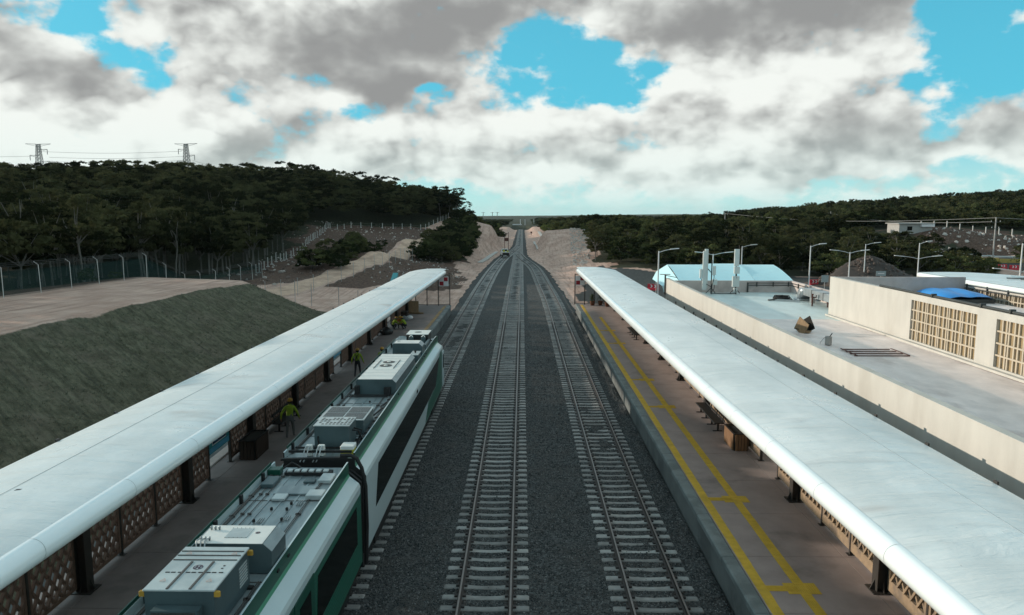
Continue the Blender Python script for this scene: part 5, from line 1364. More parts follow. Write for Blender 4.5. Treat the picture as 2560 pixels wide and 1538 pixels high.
m = MB(); m.smooth = True; m.loft([[(38.25 + .24 * math.cos(a), y, 5.36 + .24 * math.sin(a)) for a in [R(70 + 250 * i / 12) for i in range(13)]] for y in (38, 50, 60, 70.5)], closed=False); m.build('edge_roll', 'edge_sheet', t)
for y in (42, 52, 62):
    m = MB(); m.box(41.9, 42.1, y - .1, y + .1, -.1, 5.5); m.build('column', 'brown_steel', t)
m = MB(); m.bar((41, 62, 5.83), (44.5, 60.5, 5.83), .25, .08); m.bar((41.5, 61, 5.83), (43.5, 59.0, 5.83), .2, .08); m.build('loose_board', 'dark_pipe', t)

# ------------------------------------------------------------------ street lamps
def lamp(label, x, y, top, arms, lower=None, z0=-.1):
    t = thing('street_lamp', label, 'street lamp', (x, y, z0), group='white street lamps in the car park')
    H_ = top - z0
    m = MB(); m.tube([(0, 0, 0), (0, 0, H_)], [.10, .06], 8); m.build('post', 'lamp_white', t)
    for dx_, hh in arms:
        zb = hh - z0; s_ = 1 if dx_ > 0 else -1
        m = MB(); m.tube([(0, 0, zb - .05), (dx_ * .35, 0, zb + .16), (dx_ * .75, 0, zb + .30)], .035, 6); m.build('arm', 'lamp_white', t)
        m = MB(); m.obox((dx_ * .92, 0, zb + .33), (abs(dx_) * .40 + .2, .26, .08), ry=-s_ * R(5)); m.build('lamp_head', 'lamp_white', t)
    return t
lamp('single-arm street lamp at the dark gravel by the marquee', 14.0, 75, 7.4, [(1.75, 7.3)])
lamp('double-arm street lamp rising through the middle of the marquee roof', 24.4, 93.5, 6.05, [(-2.0, 5.95), (2.2, 5.95)])
lamp('single-arm street lamp behind the marquee ridge', 31.5, 105, 6.5, [(1.8, 6.4)])
lamp('tall single-arm street lamp between the marquee and the upper cream wall', 33.4, 85, 7.5, [(1.5, 7.4)])
lamp('double-arm street lamp behind the upper cream wall corner', 40.2, 90, 6.5, [(-2.1, 6.4), (2.0, 6.4)])
lamp('single-arm street lamp beside the rubble mound', 51.4, 110, 6.6, [(1.9, 6.5)])
lamp('street lamp with three arms past the rubble mound', 51.3, 95, 7.4, [(1.3, 7.3), (-2.7, 5.4), (2.6, 5.4)])
lamp('street lamp with three arms at the edge of the palms', 50.9, 75, 8.2, [(1.5, 8.1), (-2.4, 5.3), (2.4, 5.3)])
def road_sign(label, x, y, z0, w_, h_, zb, mat, txt=False):
    t = thing('road_sign', label, 'sign', (x, y, zb))
    m = MB(); m.tube([(0, 0.03, 0), (0, .03, z0 + h_ - zb)], .03, 6); m.build('post', 'galvanised', t)
    m = MB(); m.box(-w_ / 2, w_ / 2, -.02, .0, z0 - zb, z0 + h_ - zb); m.build('plate', mat, t)
    if txt: m = MB(); m.box(-w_ * .32, w_ * .32, -.03, -.022, z0 - zb + h_ * .42, z0 - zb + h_ * .58); m.build('lettering', 'white_enamel', t)
pmat('sign_grey', (.25, .30, .31), .5, var=.1)
road_sign('pale square sign on a post left of the upper cream wall', 31.1, 75, 4.22, .72, .72, 0, 'teal_sign' if False else 'sign_grey')
road_sign('small grey sign with one white line by the rubble mound', 45.6, 93, 3.3, 1.25, .62, 0, 'sign_grey', True)
road_sign('small plain pale sign just right of the lined grey sign', 48.0, 90, 2.6, .8, .65, 0, 'sign_grey')
# ------------------------------------------------------------------ road, barriers, pole and cottage on the east
def gz(x, y): return hz1(x, y)
t = thing('kerb_wall', 'long low yellow painted wall along the far road', 'wall', (105, 160, .5), world=True)
for i in range(14):
    xa = 88 + i * 3.2; ya = 164 - i * .75; m = MB(); z = gz(xa, ya)
    m.obox((xa + 1.6, ya - .3, z + .35), (3.16, .35, 1.0), rz=-.23); m.build('wall_block', 'wall_yellow', t)
t = thing('guard_rail', 'pale steel guard rail behind the yellow wall', 'guard rail', (105, 168, .5), world=True)
for i in range(12):
    xa = 88 + i * 3.6; ya = 169 - i * .8; z = gz(xa, ya); m = MB(); m.obox((xa + 1.8, ya - .4, z + .85), (3.58, .08, .32), rz=-.22); m.build('beam', 'lamp_white', t)
    m = MB(); m.box(xa - .06, xa + .06, ya - .02, ya + .1, z - .2, z + .95); m.build('post', 'galvanised', t)
def barrier(label, x, y, rz):
    t = thing('traffic_barrier', label, 'barrier', (x, y, gz(x, y)), rz, 'red and white plastic barriers on the road')
    m = MB(); m.prism([(-.28, 0), (.28, 0), (.24, .25), (.12, .4), (.09, .95), (-.09, .95), (-.12, .4), (-.24, .25)], 'x', -.85, .85); m.build('body', 'barrier_red', t)
    for k_ in (-.3, .25):
        m = MB(); m.add([(k_ - .15, -.125, .85), (k_ + .05, -.125, .85), (k_ + .25, -.13, .62), (k_ + .05, -.14, .40), (k_ - .15, -.14, .40), (k_ + .05, -.13, .62)], [(0, 1, 2, 3, 4, 5)]); m.build('chevron', 'white_enamel', t, fix=False)
for i, (x, y, lb) in enumerate(((87, 152, 'red barrier nearest the dark roadside tree'), (91.5, 151, 'red barrier standing alone before the yellow wall'), (96.8, 148, 'red barrier just left of the utility pole'), (98.8, 147.5, 'white striped barrier touching the one at the utility pole'),
                                (107.5, 145, 'first of three barriers right of the utility pole'), (109.5, 144.6, 'middle of three barriers right of the utility pole'), (111.4, 144, 'last of three barriers right of the utility pole'))): barrier(lb, x, y, rnd.uniform(-.25, .1))
barrier('red barrier at the foot of the tall lamp behind the parapet', 45.6, 114, .3)
barrier('small red barrier on the dark gravel behind the long canopy', 19.3, 107, -.4)
def upole(label, x, y, top, arms):
    z = gz(x, y); t = thing('utility_pole', label, 'utility pole', (x, y, z), group='concrete utility poles')
    m = MB(); m.tube([(0, 0, -.3), (0, 0, top - z)], [.17, .11], 8); m.build('shaft', 'concrete_pole', t)
    for zz_, w_ in arms:
        m = MB(); m.bar((-w_ / 2, 0, zz_ - z), (w_ / 2, 0, zz_ - z), .1, .1); m.build('cross_arm', 'dark_pipe', t)
        for sx in (-1, 1):
            m = MB(); m.lathe([(.03, 0), (.08, .05), (.04, .1), (.08, .16), (.03, .22)], (sx * (w_ / 2 - .1), 0, zz_ - z + .05), 8); m.build('insulator', 'antenna_white', t)
upole('tall concrete utility pole with two cross arms by the road', 96, 150, 10.3, [(9.35, 2.0), (8.1, 1.6)])
upole('thin distant utility pole on the wooded slope above the marquee', 66, 240, 11.0, [(10.4, 1.6)])
upole('thin distant utility pole above the rubble mound', 96, 230, 11.5, [(10.8, 1.6)])
def wire(name, label, a, b, s, r=.035, n=14):
    m = MB(); m.tube(sag(a, b, n, s), r, 4, caps=False); tag(m.build(name, 'concrete_pole'), label, 'wire')
wire('overhead_wire', 'overhead wire from the utility pole towards the marquee slope', (96, 150, 10.2), (66, 240, 10.9), 1.5)
wire('overhead_wire', 'lower overhead wire from the utility pole to the rubble mound pole', (95.2, 150, 9.4), (96, 230, 10.8), 1.2)
wire('overhead_wire', 'overhead wire leaving the utility pole away from the marquee', (96, 150, 10.2), (150, 138, 9.8), .9)
t = thing('white_cottage', 'small white flat-roofed house under the wooded slope', 'house', (98, 186, 3), world=True)
z = gz(98, 186)
m = MB(); m.box(94, 102.2, 184, 190, z - .5, z + 1.2 + .8); m.build('wall', 'concrete_pole', t)
m = MB(); m.box(93.6, 102.6, 183.6, 190.4, z + 2.0, z + 2.2); m.build('roof', 'concrete_pole', t)
m = MB(); m.box(99.2, 102.4, 183.3, 183.95, z + 1.3, z + 1.9); m.build('awning', 'white_enamel', t)
m = MB(); m.box(96, 97.2, 183.95, 184.02, z + .4, z + 1.4); m.build('window', 'train_glass', t)
# ------------------------------------------------------------------ foliage
def leaf_mat(name, c1, c2, tr=.25):
    m = bpy.data.materials.new(name); m.use_nodes = True; t = NT(m.node_tree); t.n.clear()
    o = t.new('ShaderNodeOutputMaterial')
    g = t.new('ShaderNodeNewGeometry'); oi = t.new('ShaderNodeObjectInfo')
    n = t.noise(g.outputs['Position'], .55, 3, .6)
    c = t.mix(t.step(t.math('ADD', n, t.math('MULTIPLY', t.math('SUBTRACT', oi.outputs['Random'], .5), .8)), .3, .7), c1, c2)
    d = t.new('ShaderNodeBsdfDiffuse'); t.l.new(c, d.inputs[0])
    tl = t.new('ShaderNodeBsdfTranslucent'); t.l.new(c, tl.inputs[0])
    mx_ = t.new('ShaderNodeMixShader'); mx_.inputs[0].default_value = tr
    t.l.new(d.outputs[0], mx_.inputs[1]); t.l.new(tl.outputs[0], mx_.inputs[2]); t.l.new(mx_.outputs[0], o.inputs[0])
    MATS[name] = m
leaf_mat('leaf_forest', (.014, .018, .008), (.072, .074, .034))
leaf_mat('leaf_scrub', (.017, .025, .010), (.085, .094, .038))
leaf_mat('leaf_light', (.075, .095, .030), (.13, .15, .05))
leaf_mat('leaf_palm', (.04, .06, .02), (.08, .10, .035))
pmat('bark_pale', (.15, .138, .12), .9, var=.3, scale=3)
def crown_mesh(name, seed, R_, z0, z1, nclump, nleaf, leaf, mat, flat=.7, fill=.25):
    r = np.random.default_rng(seed); V = []; Fs = []
    cz = (z0 + z1) / 2; hz_ = (z1 - z0) / 2
    cen = []
    for i in range(nclump):
        while True:
            p = r.uniform(-1, 1, 3)
            if p @ p < 1: break
        L_ = np.linalg.norm(p) + 1e-6
        if r.random() > fill: p = p / L_ * r.uniform(.68, 1.0)
        if p[2] < -.55: p[2] *= .5
        k_ = 1 - .25 * max(0, -p[2])
        cen.append((p[0] * R_ * k_, p[1] * R_ * k_, cz + p[2] * hz_, r.uniform(.55, 1.1)))
    cen = np.array(cen)
    for cx_, cy_, cz_, cs in cen:
        rad = R_ * .34 * cs
        n = int(nleaf * cs)
        d = r.normal(size=(n, 3)); d /= np.linalg.norm(d, axis=1)[:, None]
        d[:, 2] = np.abs(d[:, 2]) * .75 + d[:, 2] * .25
        pos = d * rad * r.uniform(.55, 1.05, (n, 1)) * np.array([1, 1, flat]) + np.array([cx_, cy_, cz_])
        nrm = d + r.normal(scale=.55, size=(n, 3)); nrm /= np.linalg.norm(nrm, axis=1)[:, None]
        a = np.cross(nrm, r.normal(size=(n, 3))); a /= np.linalg.norm(a, axis=1)[:, None] + 1e-9
        b = np.cross(nrm, a); s_ = leaf * r.uniform(.55, 1.25, (n, 1))
        q = np.stack([pos - a * s_, pos + b * s_ * .55, pos + a * s_, pos - b * s_ * .55], 1).reshape(-1, 3)
        o = sum(len(x) for x in V); V.append(q); Fs.append((np.arange(n * 4).reshape(-1, 4) + o))
    V = np.concatenate(V); Fs = np.concatenate(Fs)
    me = bpy.data.meshes.new(name); me.from_pydata(V.tolist(), [], Fs.tolist()); me.materials.append(MATS[mat]); me.update()
    return me, cen
def trunk_mesh(name, seed, h, cen, lean=.5, r0=.13):
    r = np.random.default_rng(seed); m = MB()
    fork = h * r.uniform(.28, .45); lx, ly = r.normal(0, lean, 2)
    base = [(0, 0, -.6), (lx * .15, ly * .15, fork * .5), (lx * .4, ly * .4, fork)]
    m.tube(base, [r0, r0 * .85, r0 * .75], 7)
    idx_ = r.permutation(len(cen))[:6]
    for i in idx_:
        c = cen[i]; st = Vector(base[-1]); en = Vector((c[0], c[1], c[2]))
        mid = st.lerp(en, .5) + Vector((r.normal(0, .25), r.normal(0, .25), .3))
        m.tube([st - Vector((0, 0, .1)), mid, en], [r0 * .6, r0 * .4, r0 * .12], 5, caps=False)
    me = m.mesh(name); me.materials.append(MATS['bark_pale']); return me
KT = []                                                    # tree kinds: (crown mesh, trunk mesh)
for i, (R_, z0, z1, nc, nl, lf, fl) in enumerate(((2.9, 3.0, 8.4, 30, 62, .25, .7), (2.4, 3.3, 9.2, 26, 62, .24, .85), (3.4, 2.8, 7.6, 34, 60, .26, .6), (2.6, 2.2, 7.2, 28, 60, .25, .8), (3.0, 3.8, 9.6, 27, 55, .25, .6))):
    cme, cen = crown_mesh('crown', 100 + i, R_, z0, z1, nc, nl, lf, 'leaf_forest', fl)
    KT.append((cme, trunk_mesh('trunk', 200 + i, z1, cen)))
# tall see-through tree for the hill end
cme, cen = crown_mesh('crown', 131, 2.7, 3.4, 9.0, 26, 34, .23, 'leaf_forest', .6); KT.append((cme, trunk_mesh('trunk', 231, 9, cen, .7)))
KB = []                                                    # shrub kinds
for i, (R_, z1, nc, nl, lf, mt) in enumerate(((1.9, 2.9, 24, 60, .20, 'leaf_scrub'), (2.5, 3.8, 30, 58, .22, 'leaf_scrub'), (2.2, 4.6, 30, 58, .22, 'leaf_forest'), (1.6, 2.2, 18, 55, .18, 'leaf_light'))):
    cme, cen = crown_mesh('foliage', 300 + i, R_, -.1, z1, nc, nl, lf, mt, .75, .15)
    KB.append((cme, trunk_mesh('stem', 330 + i, z1, cen, .3, .06)))
def put_tree(name, label, cat, group, kind, x, y, s, rz, parts=('crown', 'trunk'), sz=1., z=None):
    t = thing(name, label, cat, (x, y, (hz1(x, y) if z is None else z) - .05), rz, group)
    a = obj(parts[0], kind[0], None, t); b = obj(parts[1], kind[1], None, t)
    t.scale = (s, s, s * sz)
    return a
def scatter(poly, spacing, seed, wedge=True, ymax=700, jit=.5):
    P = np.array(poly, float); r = np.random.default_rng(seed); out = []
    x0, x1 = P[:, 0].min(), P[:, 0].max(); y0, y1 = P[:, 1].min(), min(P[:, 1].max(), ymax)
    gx_ = np.arange(x0, x1, spacing); gy_ = np.arange(y0, y1, spacing)
    X, Y = np.meshgrid(gx_, gy_); X = X + r.uniform(-jit, jit, X.shape) * spacing * 1.3; Y = Y + r.uniform(-jit, jit, Y.shape) * spacing * 1.3
    k_ = inpoly(X, Y, poly)
    if wedge: k_ &= (X > -.76 * Y - 14) & (X < .74 * Y + 12) & (Y > 12)
    return np.stack([X[k_], Y[k_]], 1)
# west hill ------------------------------------------------------------------
PW = scatter(FOREST_W, 3.7, 5, ymax=345)
PW = PW[np.hypot(PW[:, 0], PW[:, 1]) < 380]
d_ = np.hypot(PW[:, 0], PW[:, 1]); PW = PW[np.argsort(d_)]
zW = height(PW[:, 0], PW[:, 1], False)
# drop trees hidden well behind the ridge
keepW = np.ones(len(PW), bool)
NWI = 285; srcT = []
LW = ['dark crowned tree with thin pale trunk on the hill behind the wire fence', 'slim dark forest tree in the mass above the concrete fence posts', 'broad dark forest tree in the mass on the western hill']
for i in range(min(NWI, len(PW))):
    x, y = PW[i]; k_ = KT[i % 5]
    c = put_tree('forest_tree', LW[0] if y < 118 else (LW[1] if i % 5 in (1, 4) else LW[2]), 'tree', 'trees of the forest on the western hill', k_, x, y, rnd.uniform(.78, 1.12) * (.84 if y < 90 else 1), rnd.uniform(0, 6.28), sz=rnd.uniform(.9, 1.12), z=float(zW[i]))
    if i < 5: srcT.append(c)
rest = PW[NWI:]; zr2 = zW[NWI:]
sc = rng.uniform(.82, 1.2, (len(rest), 1)) * np.array([[1, 1, 1]]); rt = np.stack([np.zeros(len(rest)), np.zeros(len(rest)), rng.uniform(0, 6.28, len(rest))], 1)
tag(gn_scatter('forest', np.stack([rest[:, 0], rest[:, 1], zr2], 1), sc, rt, srcT), 'dense dark forest covering the upper western hill', 'forest', kind='stuff')
for x, y, s, kk in ((-21.5, 247, 1.12, 5), (-24.5, 249, 1.05, 5), (-19.2, 250, .8, 5), (-18.0, 252, .55, 5), (-27.5, 246, 1.1, 4)):
    put_tree('forest_tree', {-21.5: 'airy tree at the very end of the hill, sky showing through', -24.5: 'second airy tree from the end of the hill ridge', -19.2: 'short airy tree on the hill shoulder above the cutting', -18.0: 'smallest tree at the lip of the sandy cutting', -27.5: 'taller dark tree third from the end of the hill ridge'}[x], 'tree', 'trees of the forest on the western hill', KT[kk], x, y, s, rnd.uniform(0, 6))
# bushes on the shoulder beside the dirt road
PS = scatter(SCRUB_W, 2.15, 9, False)
gB = 'bushes on the shoulder between the dirt road and the cutting'
srcB = []
for i, (x, y) in enumerate(PS[:170]):
    c = put_tree('bush', 'dark green bush on the shoulder between dirt road and sandy cutting', 'bush', gB, KB[i % 3], x, y, rnd.uniform(.6, 1.05), rnd.uniform(0, 6.28), ('foliage', 'stem'))
    if i < 3: srcB.append(c)
for i in range(34):                                           # island of bushes on the other side of the road
    x = -32.5 + rnd.uniform(-3.2, 4.2); y = 118 + rnd.uniform(-8, 42); x -= (y - 118) * .04
    put_tree('bush', 'dark bush in the thicket on the uphill side of the dirt road', 'bush', 'bushes in the thicket uphill of the dirt road', KB[i % 3], x, y, rnd.uniform(.5, .95), rnd.uniform(0, 6.28), ('foliage', 'stem'))
# west fence bushes by the netting
for i, (x, y, s) in enumerate(((-43.5, 72, .5), (-44, 78, .4), (-43, 84, .45))): put_tree('bush', ['low bush at the foot of the netting fence, nearest', 'low bush at the netting fence, second of three', 'low bush at the netting fence, furthest of three'][i], 'bush', None, KB[0], x, y, s, i, ('foliage', 'stem'))
# sparse crowns along the far side of the cutting
for i in range(26):
    y = 243 + i * 2.5; x = -15.0 + i * .24 + rnd.uniform(-.8, .8); put_tree('bush', 'bush on the far rim of the western cutting', 'bush', 'bushes on the rim of the western cutting', KB[(i % 3)], x, y, rnd.uniform(.5, .9), i, ('foliage', 'stem'))
# east side -------------------------------------------------------------------
PE = scatter(SHRUB_E, 3.6, 15, ymax=265)
PE = PE[(PE[:, 1] < 262)]
PE = PE[np.argsort(np.hypot(PE[:, 0] * .8, PE[:, 1]))]
PE = PE[~((PE[:, 0] > 84) & (PE[:, 1] < 196))]
def cap(x, y, zg):                                            # how high the canopy may stand here: the skyline dips between the clump by the cutting and the long hill
    px_ = 1306 + 1820 * np.asarray(x) / np.asarray(y)
    return 11.38 - (np.interp(px_, [1300, 1340, 1440, 1462, 1555, 1610, 1750, 1850, 2100, 2560], [549, 544, 542, 534, 531, 545, 541, 529, 503, 476]) - 530) / 1820 * y - zg
zE = height(PE[:, 0], PE[:, 1], False); srcE = []; capE = cap(PE[:, 0], PE[:, 1], zE)
for i in range(min(270, len(PE))):
    x, y = PE[i]; u = rnd.random(); kr_ = rnd.uniform(.62, 1.12); k7 = float(capE[i]) / 7.8 * kr_; k4 = float(capE[i]) / 4.0 * kr_
    if k4 < .3: continue
    if i % 4 == 3 and k7 > .45: c = put_tree('roadside_tree', 'dark tree standing in the eastern thicket behind the marquee', 'tree', 'trees of the eastern thicket', KT[i % 5], x, y, min(k7, rnd.uniform(.6, .85)), rnd.uniform(0, 6.28), z=float(zE[i]))
    else: c = put_tree('thicket_shrub', 'dark shrub in the eastern thicket between the cutting and the car park', 'shrub', 'shrubs of the eastern thicket', KB[(i % 3)], x, y, min(k4, rnd.uniform(.8, 1.25)), rnd.uniform(0, 6.28), ('foliage', 'stem'), z=float(zE[i]))
    if len(srcE) < 6 and c.name.startswith('foliage'): srcE.append(c)
restE = PE[270:]; zRE = zE[270:]
hillE = scatter(SHRUB_E, 6.0, 16, ymax=640); hillE = hillE[hillE[:, 1] >= 262]; zH = height(hillE[:, 0], hillE[:, 1], False)
allE = np.concatenate([np.c_[restE, zRE], np.c_[hillE, zH]])
sc = np.concatenate([rng.uniform(.8, 1.3, len(restE)), rng.uniform(1.1, 1.8, len(hillE))])[:, None] * np.ones((1, 3))
ca_ = np.clip(cap(allE[:, 0], allE[:, 1], allE[:, 2]) / 4.0 * rng.uniform(.5, 1.15, len(allE)) + rng.normal(0, .25, len(allE)), 0, 9); sc[:, 2] = np.minimum(sc[:, 2], ca_); sc[:, :2] = np.minimum(sc[:, :2], ca_[:, None] * 1.8); ke = ca_ > .25; allE = allE[ke]; sc = sc[ke]
rt = np.stack([np.zeros(len(allE)), np.zeros(len(allE)), rng.uniform(0, 6.28, len(allE))], 1)
tag(gn_scatter('eastern_forest', allE, sc, rt, srcE), 'dark scrub forest covering the long eastern hillside', 'forest', kind='stuff')
# distant woodland on both sides of the line
fx_ = rng.uniform(-900, 1100, 5200); fy_ = 380 + rng.random(5200) ** 1.5 * 1500
kf = (fx_ > -.5 * fy_) & (fx_ < .75 * fy_) & (np.abs(fx_ + 1) > 13 + (fy_ - 380) * .006) & ~((fx_ > 20) & (fy_ < 640) & inpoly(fx_, fy_, SHRUB_E))
fx_, fy_ = fx_[kf], fy_[kf]; fz = height(fx_, fy_, False); ss = rng.uniform(1.2, 2.0, len(fx_)) * (1 + (fy_ - 380) / 1400)
# nothing rises into the open view down the line
mid = (fx_ > -.085 * fy_) & (fx_ < .12 * fy_); ok = 11.38 - fy_ * np.where(fx_ > .02 * fy_, .0062, .0088) - fz; ss = np.where(mid, np.minimum(ss, ok / 3.6), ss); kf = ss > .3; fx_, fy_, fz, ss = fx_[kf], fy_[kf], fz[kf], ss[kf]
tag(gn_scatter('distant_woodland', np.stack([fx_, fy_, fz - .3], 1), np.stack([ss, ss, ss * .7], 1), np.stack([fx_ * 0, fx_ * 0, rng.uniform(0, 6.28, len(fx_))], 1), srcE), 'hazy woodland far down the line', 'forest', kind='stuff')
# yellow-green thickets where the line runs out of sight
for i in range(40):
    sd = 1 if i % 5 else -1; y = rnd.uniform(340, 440); x = (13 + rnd.uniform(0, 9)) * sd - 1
    put_tree('bush', 'sunlit yellow-green bush where the line runs out of sight', 'bush', 'yellow-green bushes far down the line', KB[3], x, y, rnd.uniform(1.2, 2.0), i, ('foliage', 'stem'))
for lb, x, y, s in (('round dark bush alone on the bare eastern bank', 22.5, 268, 1.2), ('second dark bush beside the round one on the bare eastern bank', 25.5, 272, 1.0)): put_tree('bush', lb, 'bush', None, KB[1], x, y, s, 1., ('foliage', 'stem'))
# young palms and roadside trees in front of the far road
def palm(label, x, y, h, n, L_):
    z = hz1(x, y); t = thing('young_palm', label, 'palm', (x, y, z), rnd.uniform(0, 6), 'young palms by the road')
    m = MB(); m.tube([(0, 0, -.2), (.05, 0, h * .5), (0, .05, h)], [.14, .1, .08], 7); m.build('trunk', 'bark_pale', t)
    for i in range(n):
        a = 6.28 * i / n + rnd.uniform(-.2, .2); up = rnd.uniform(.1, .9); m = MB(); pts_ = []
        for k_ in range(6):
            u = k_ / 5; pts_.append(Vector((math.cos(a) * L_ * u, math.sin(a) * L_ * u, h + L_ * (up * u - .9 * u * u))))
        s_ = Vector((-math.sin(a), math.cos(a), 0))
        for k_ in range(1, 6):
            for sg in (-1, 1):
                p = pts_[k_ - 1].lerp(pts_[k_], .5); e = p + s_ * sg * L_ * .3 * (1.1 - k_ / 6) + Vector((0, 0, -.12)); dd = (pts_[k_] - pts_[k_ - 1]) * .55
                m.add([p, p + dd, e + dd * .6], [(0, 1, 2)])
        m.build('frond', 'leaf_palm', t, fix=False)
palm('young palm in front of the red barriers, left of the utility pole', 85, 134, 3.0, 12, 2.2)
palm('young palm just right of the utility pole', 94, 138, 3.2, 12, 2.4)
palm('young palm furthest from the utility pole, near the lamp with three arms', 84, 118, 2.6, 11, 2.0)
for lb, x, y, s, kk in (('dark roadside tree beside the lamp past the rubble mound', 80, 150, .95, 3), ('dark roadside tree behind the rubble mound', 76, 146, .9, 2), ('small roadside tree right of the utility pole', 103, 152, .7, 3), ('low roadside tree under the rocky bank', 108, 158, .6, 0), ('roadside tree leaning over the yellow wall', 86, 156, .85, 2)):
    put_tree('roadside_tree', lb, 'tree', None, KT[kk], x, y, s, kk, sz=.9)

# grass tufts on the embankment
pmat('grass_blade', (.12, .125, .082), .9, var=.4, scale=3)
def tuft(seed):
    r = np.random.default_rng(seed); m = MB()
    for i in range(9):
        a = r.uniform(0, 6.28); b = r.uniform(.03, .12); h = r.uniform(.08, .22); l = r.uniform(.02, .1); x, y = b * math.cos(a), b * math.sin(a); s_ = .012
        m.add([(x - s_, y, 0), (x + s_, y, 0), (x + l * math.cos(a), y + l * math.sin(a), h)], [(0, 1, 2)])
    me = m.mesh('grass_tuft'); me.materials.append(MATS['grass_blade']); return me
tf = []
for i, (x, y) in enumerate(((-22.0, 44.0), (-23.5, 47.0), (-24.5, 41.5))):
    o = obj('grass_tuft', tuft(500 + i), None, None, (x, y, hz1(x, y))); tag(o, ['single grass tuft midway up the embankment', 'single grass tuft near the gully on the embankment', 'single grass tuft near the top of the embankment'][i], 'grass'); tf.append(o)
gx_ = rng.uniform(-26.6, -15.4, 15000); gy_ = rng.uniform(14, 82, 15000); kg = (gx_ > -.72 * gy_ - 4) & (gy_ < 74 - (gx_ + 27) * .35 + 4)
gx_, gy_ = gx_[kg], gy_[kg]; sg = rng.uniform(.35, .9, len(gx_))
tag(gn_scatter('embankment_grass', np.stack([gx_, gy_, height(gx_, gy_) - .02], 1), np.stack([sg, sg, sg * rng.uniform(.6, 1.2, len(gx_))], 1), np.stack([gx_ * 0, gx_ * 0, rng.uniform(0, 6.28, len(gx_))], 1), tf), 'thin grass growing over the western embankment', 'grass', kind='stuff')
# ------------------------------------------------------------------ west fences
pmat('post_white', (.52, .50, .47), .8, var=.15, scale=3)
def net_mat():
    m = bpy.data.materials.new('shade_net'); m.use_nodes = True; t = NT(m.node_tree); t.n.clear()
    o = t.new('ShaderNodeOutputMaterial'); d = t.new('ShaderNodeBsdfDiffuse'); d.inputs[0].default_value = (.02, .05, .05, 1)
    tr = t.new('ShaderNodeBsdfTransparent'); mx_ = t.new('ShaderNodeMixShader'); mx_.inputs[0].default_value = .40
    t.l.new(tr.outputs[0], mx_.inputs[1]); t.l.new(d.outputs[0], mx_.inputs[2]); t.l.new(mx_.outputs[0], o.inputs[0]); MATS['shade_net'] = m
    m = bpy.data.materials.new('wire_mesh'); m.use_nodes = True; t = NT(m.node_tree); t.n.clear()
    o = t.new('ShaderNodeOutputMaterial'); d = t.new('ShaderNodeBsdfDiffuse'); d.inputs[0].default_value = (.25, .24, .22, 1)
    tr = t.new('ShaderNodeBsdfTransparent'); mx_ = t.new('ShaderNodeMixShader'); mx_.inputs[0].default_value = .12
    t.l.new(tr.outputs[0], mx_.inputs[1]); t.l.new(d.outputs[0], mx_.inputs[2]); t.l.new(mx_.outputs[0], o.inputs[0]); MATS['wire_mesh'] = m
net_mat()
t = thing('netting_fence', 'wire fence with white cranked posts and dark netting on the terrace', 'fence', (-38.5, 75, 4.5), world=True)
py_ = [49 + 4.15 * i for i in range(15)]; pb = []
for y in py_:
    x = -38.5 + rnd.uniform(-.12, .12); z = hz1(x, y); pb.append((x, y, z)); l1, l2 = rnd.uniform(-.12, .05), rnd.uniform(-.05, .05)
    m = MB(); m.tube([(x, y, z - .3), (x + l1, y + l2, z + 2.25), (x + l1 - .35, y + l2, z + 2.5)], .028, 6); m.build('post', 'post_white', t)
for a, b in zip(pb[:-1], pb[1:]):
    m = MB(); m.add([(a[0] - .06, a[1], a[2] + .05), (b[0] - .06, b[1], b[2] + .05), (b[0] - .06, b[1], b[2] + 1.95), (a[0] - .06, a[1], a[2] + 1.95)], [(0, 1, 2, 3)]); m.build('netting', 'shade_net', t, fix=False)
    for k_ in range(3):
        o_ = (-.08 - .11 * k_, 2.3 + .13 * k_); m = MB(); m.tube(sag((a[0] + o_[0], a[1], a[2] + o_[1]), (b[0] + o_[0], b[1], b[2] + o_[1]), 3, .03), .012, 4, caps=False); m.build('barbed_wire', 'dark_pipe', t)
t = thing('concrete_post_fence', 'row of short white concrete fence posts along the forest edge', 'fence', (-48, 170, 4), world=True)
PL = np.array([(-43.2, 117), (-44.5, 128), (-45.8, 140), (-47, 155), (-51, 180), (-53.5, 203), (-50, 211), (-45, 215), (-37.6, 215.5), (-30.5, 221), (-26.5, 234), (-24.5, 246)], float)
sl_ = np.r_[0, np.cumsum(np.hypot(*np.diff(PL, axis=0).T))]
prevp = None
for s_ in np.arange(0, sl_[-1], 3.1):
    x = float(np.interp(s_, sl_, PL[:, 0])) + rnd.uniform(-.2, .2); y = float(np.interp(s_, sl_, PL[:, 1])); z = hz1(x, y); h_ = rnd.uniform(1.45, 1.7)
    m = MB(); m.box(x - .07, x + .07, y - .07, y + .07, z - .3, z + h_); m.box(x - .22, x + .22, y - .22, y + .22, z - .3, z + .14); m.build('post', 'post_white', t)
    if prevp:
        for hh in (.6, 1.2):
            m = MB(); m.tube([(prevp[0], prevp[1], prevp[2] + hh), (x, y, z + hh)], .008, 3, caps=False); m.build('wire', 'galvanised', t)
    prevp = (x, y, z)
t = thing('road_fence', 'thin chain-link fence on steel poles along the dirt road', 'fence', (-24, 150, 4), world=True)
prevp = None
for i in range(40):
    y = 83 + i * 4.15; x = float(np.interp(y, py, px)) + 3.3; z = hz1(x, y)
    if prevp is None and x > -22: continue
    m = MB(); m.tube([(x, y, z - .2), (x, y, z + 2.3)], .03, 5); m.build('pole', 'galvanised', t)
    if prevp:
        m = MB(); m.add([(prevp[0], prevp[1], prevp[2] + .05), (x, y, z + .05), (x, y, z + 2.2), (prevp[0], prevp[1], prevp[2] + 2.2)], [(0, 1, 2, 3)]); m.build('wire_panel', 'wire_mesh', t, fix=False)
    prevp = (x, y, z)
t = thing('site_fence', 'four slim steel fence poles below the grassed embankment end', 'fence', (-24, 80, 1), world=True)
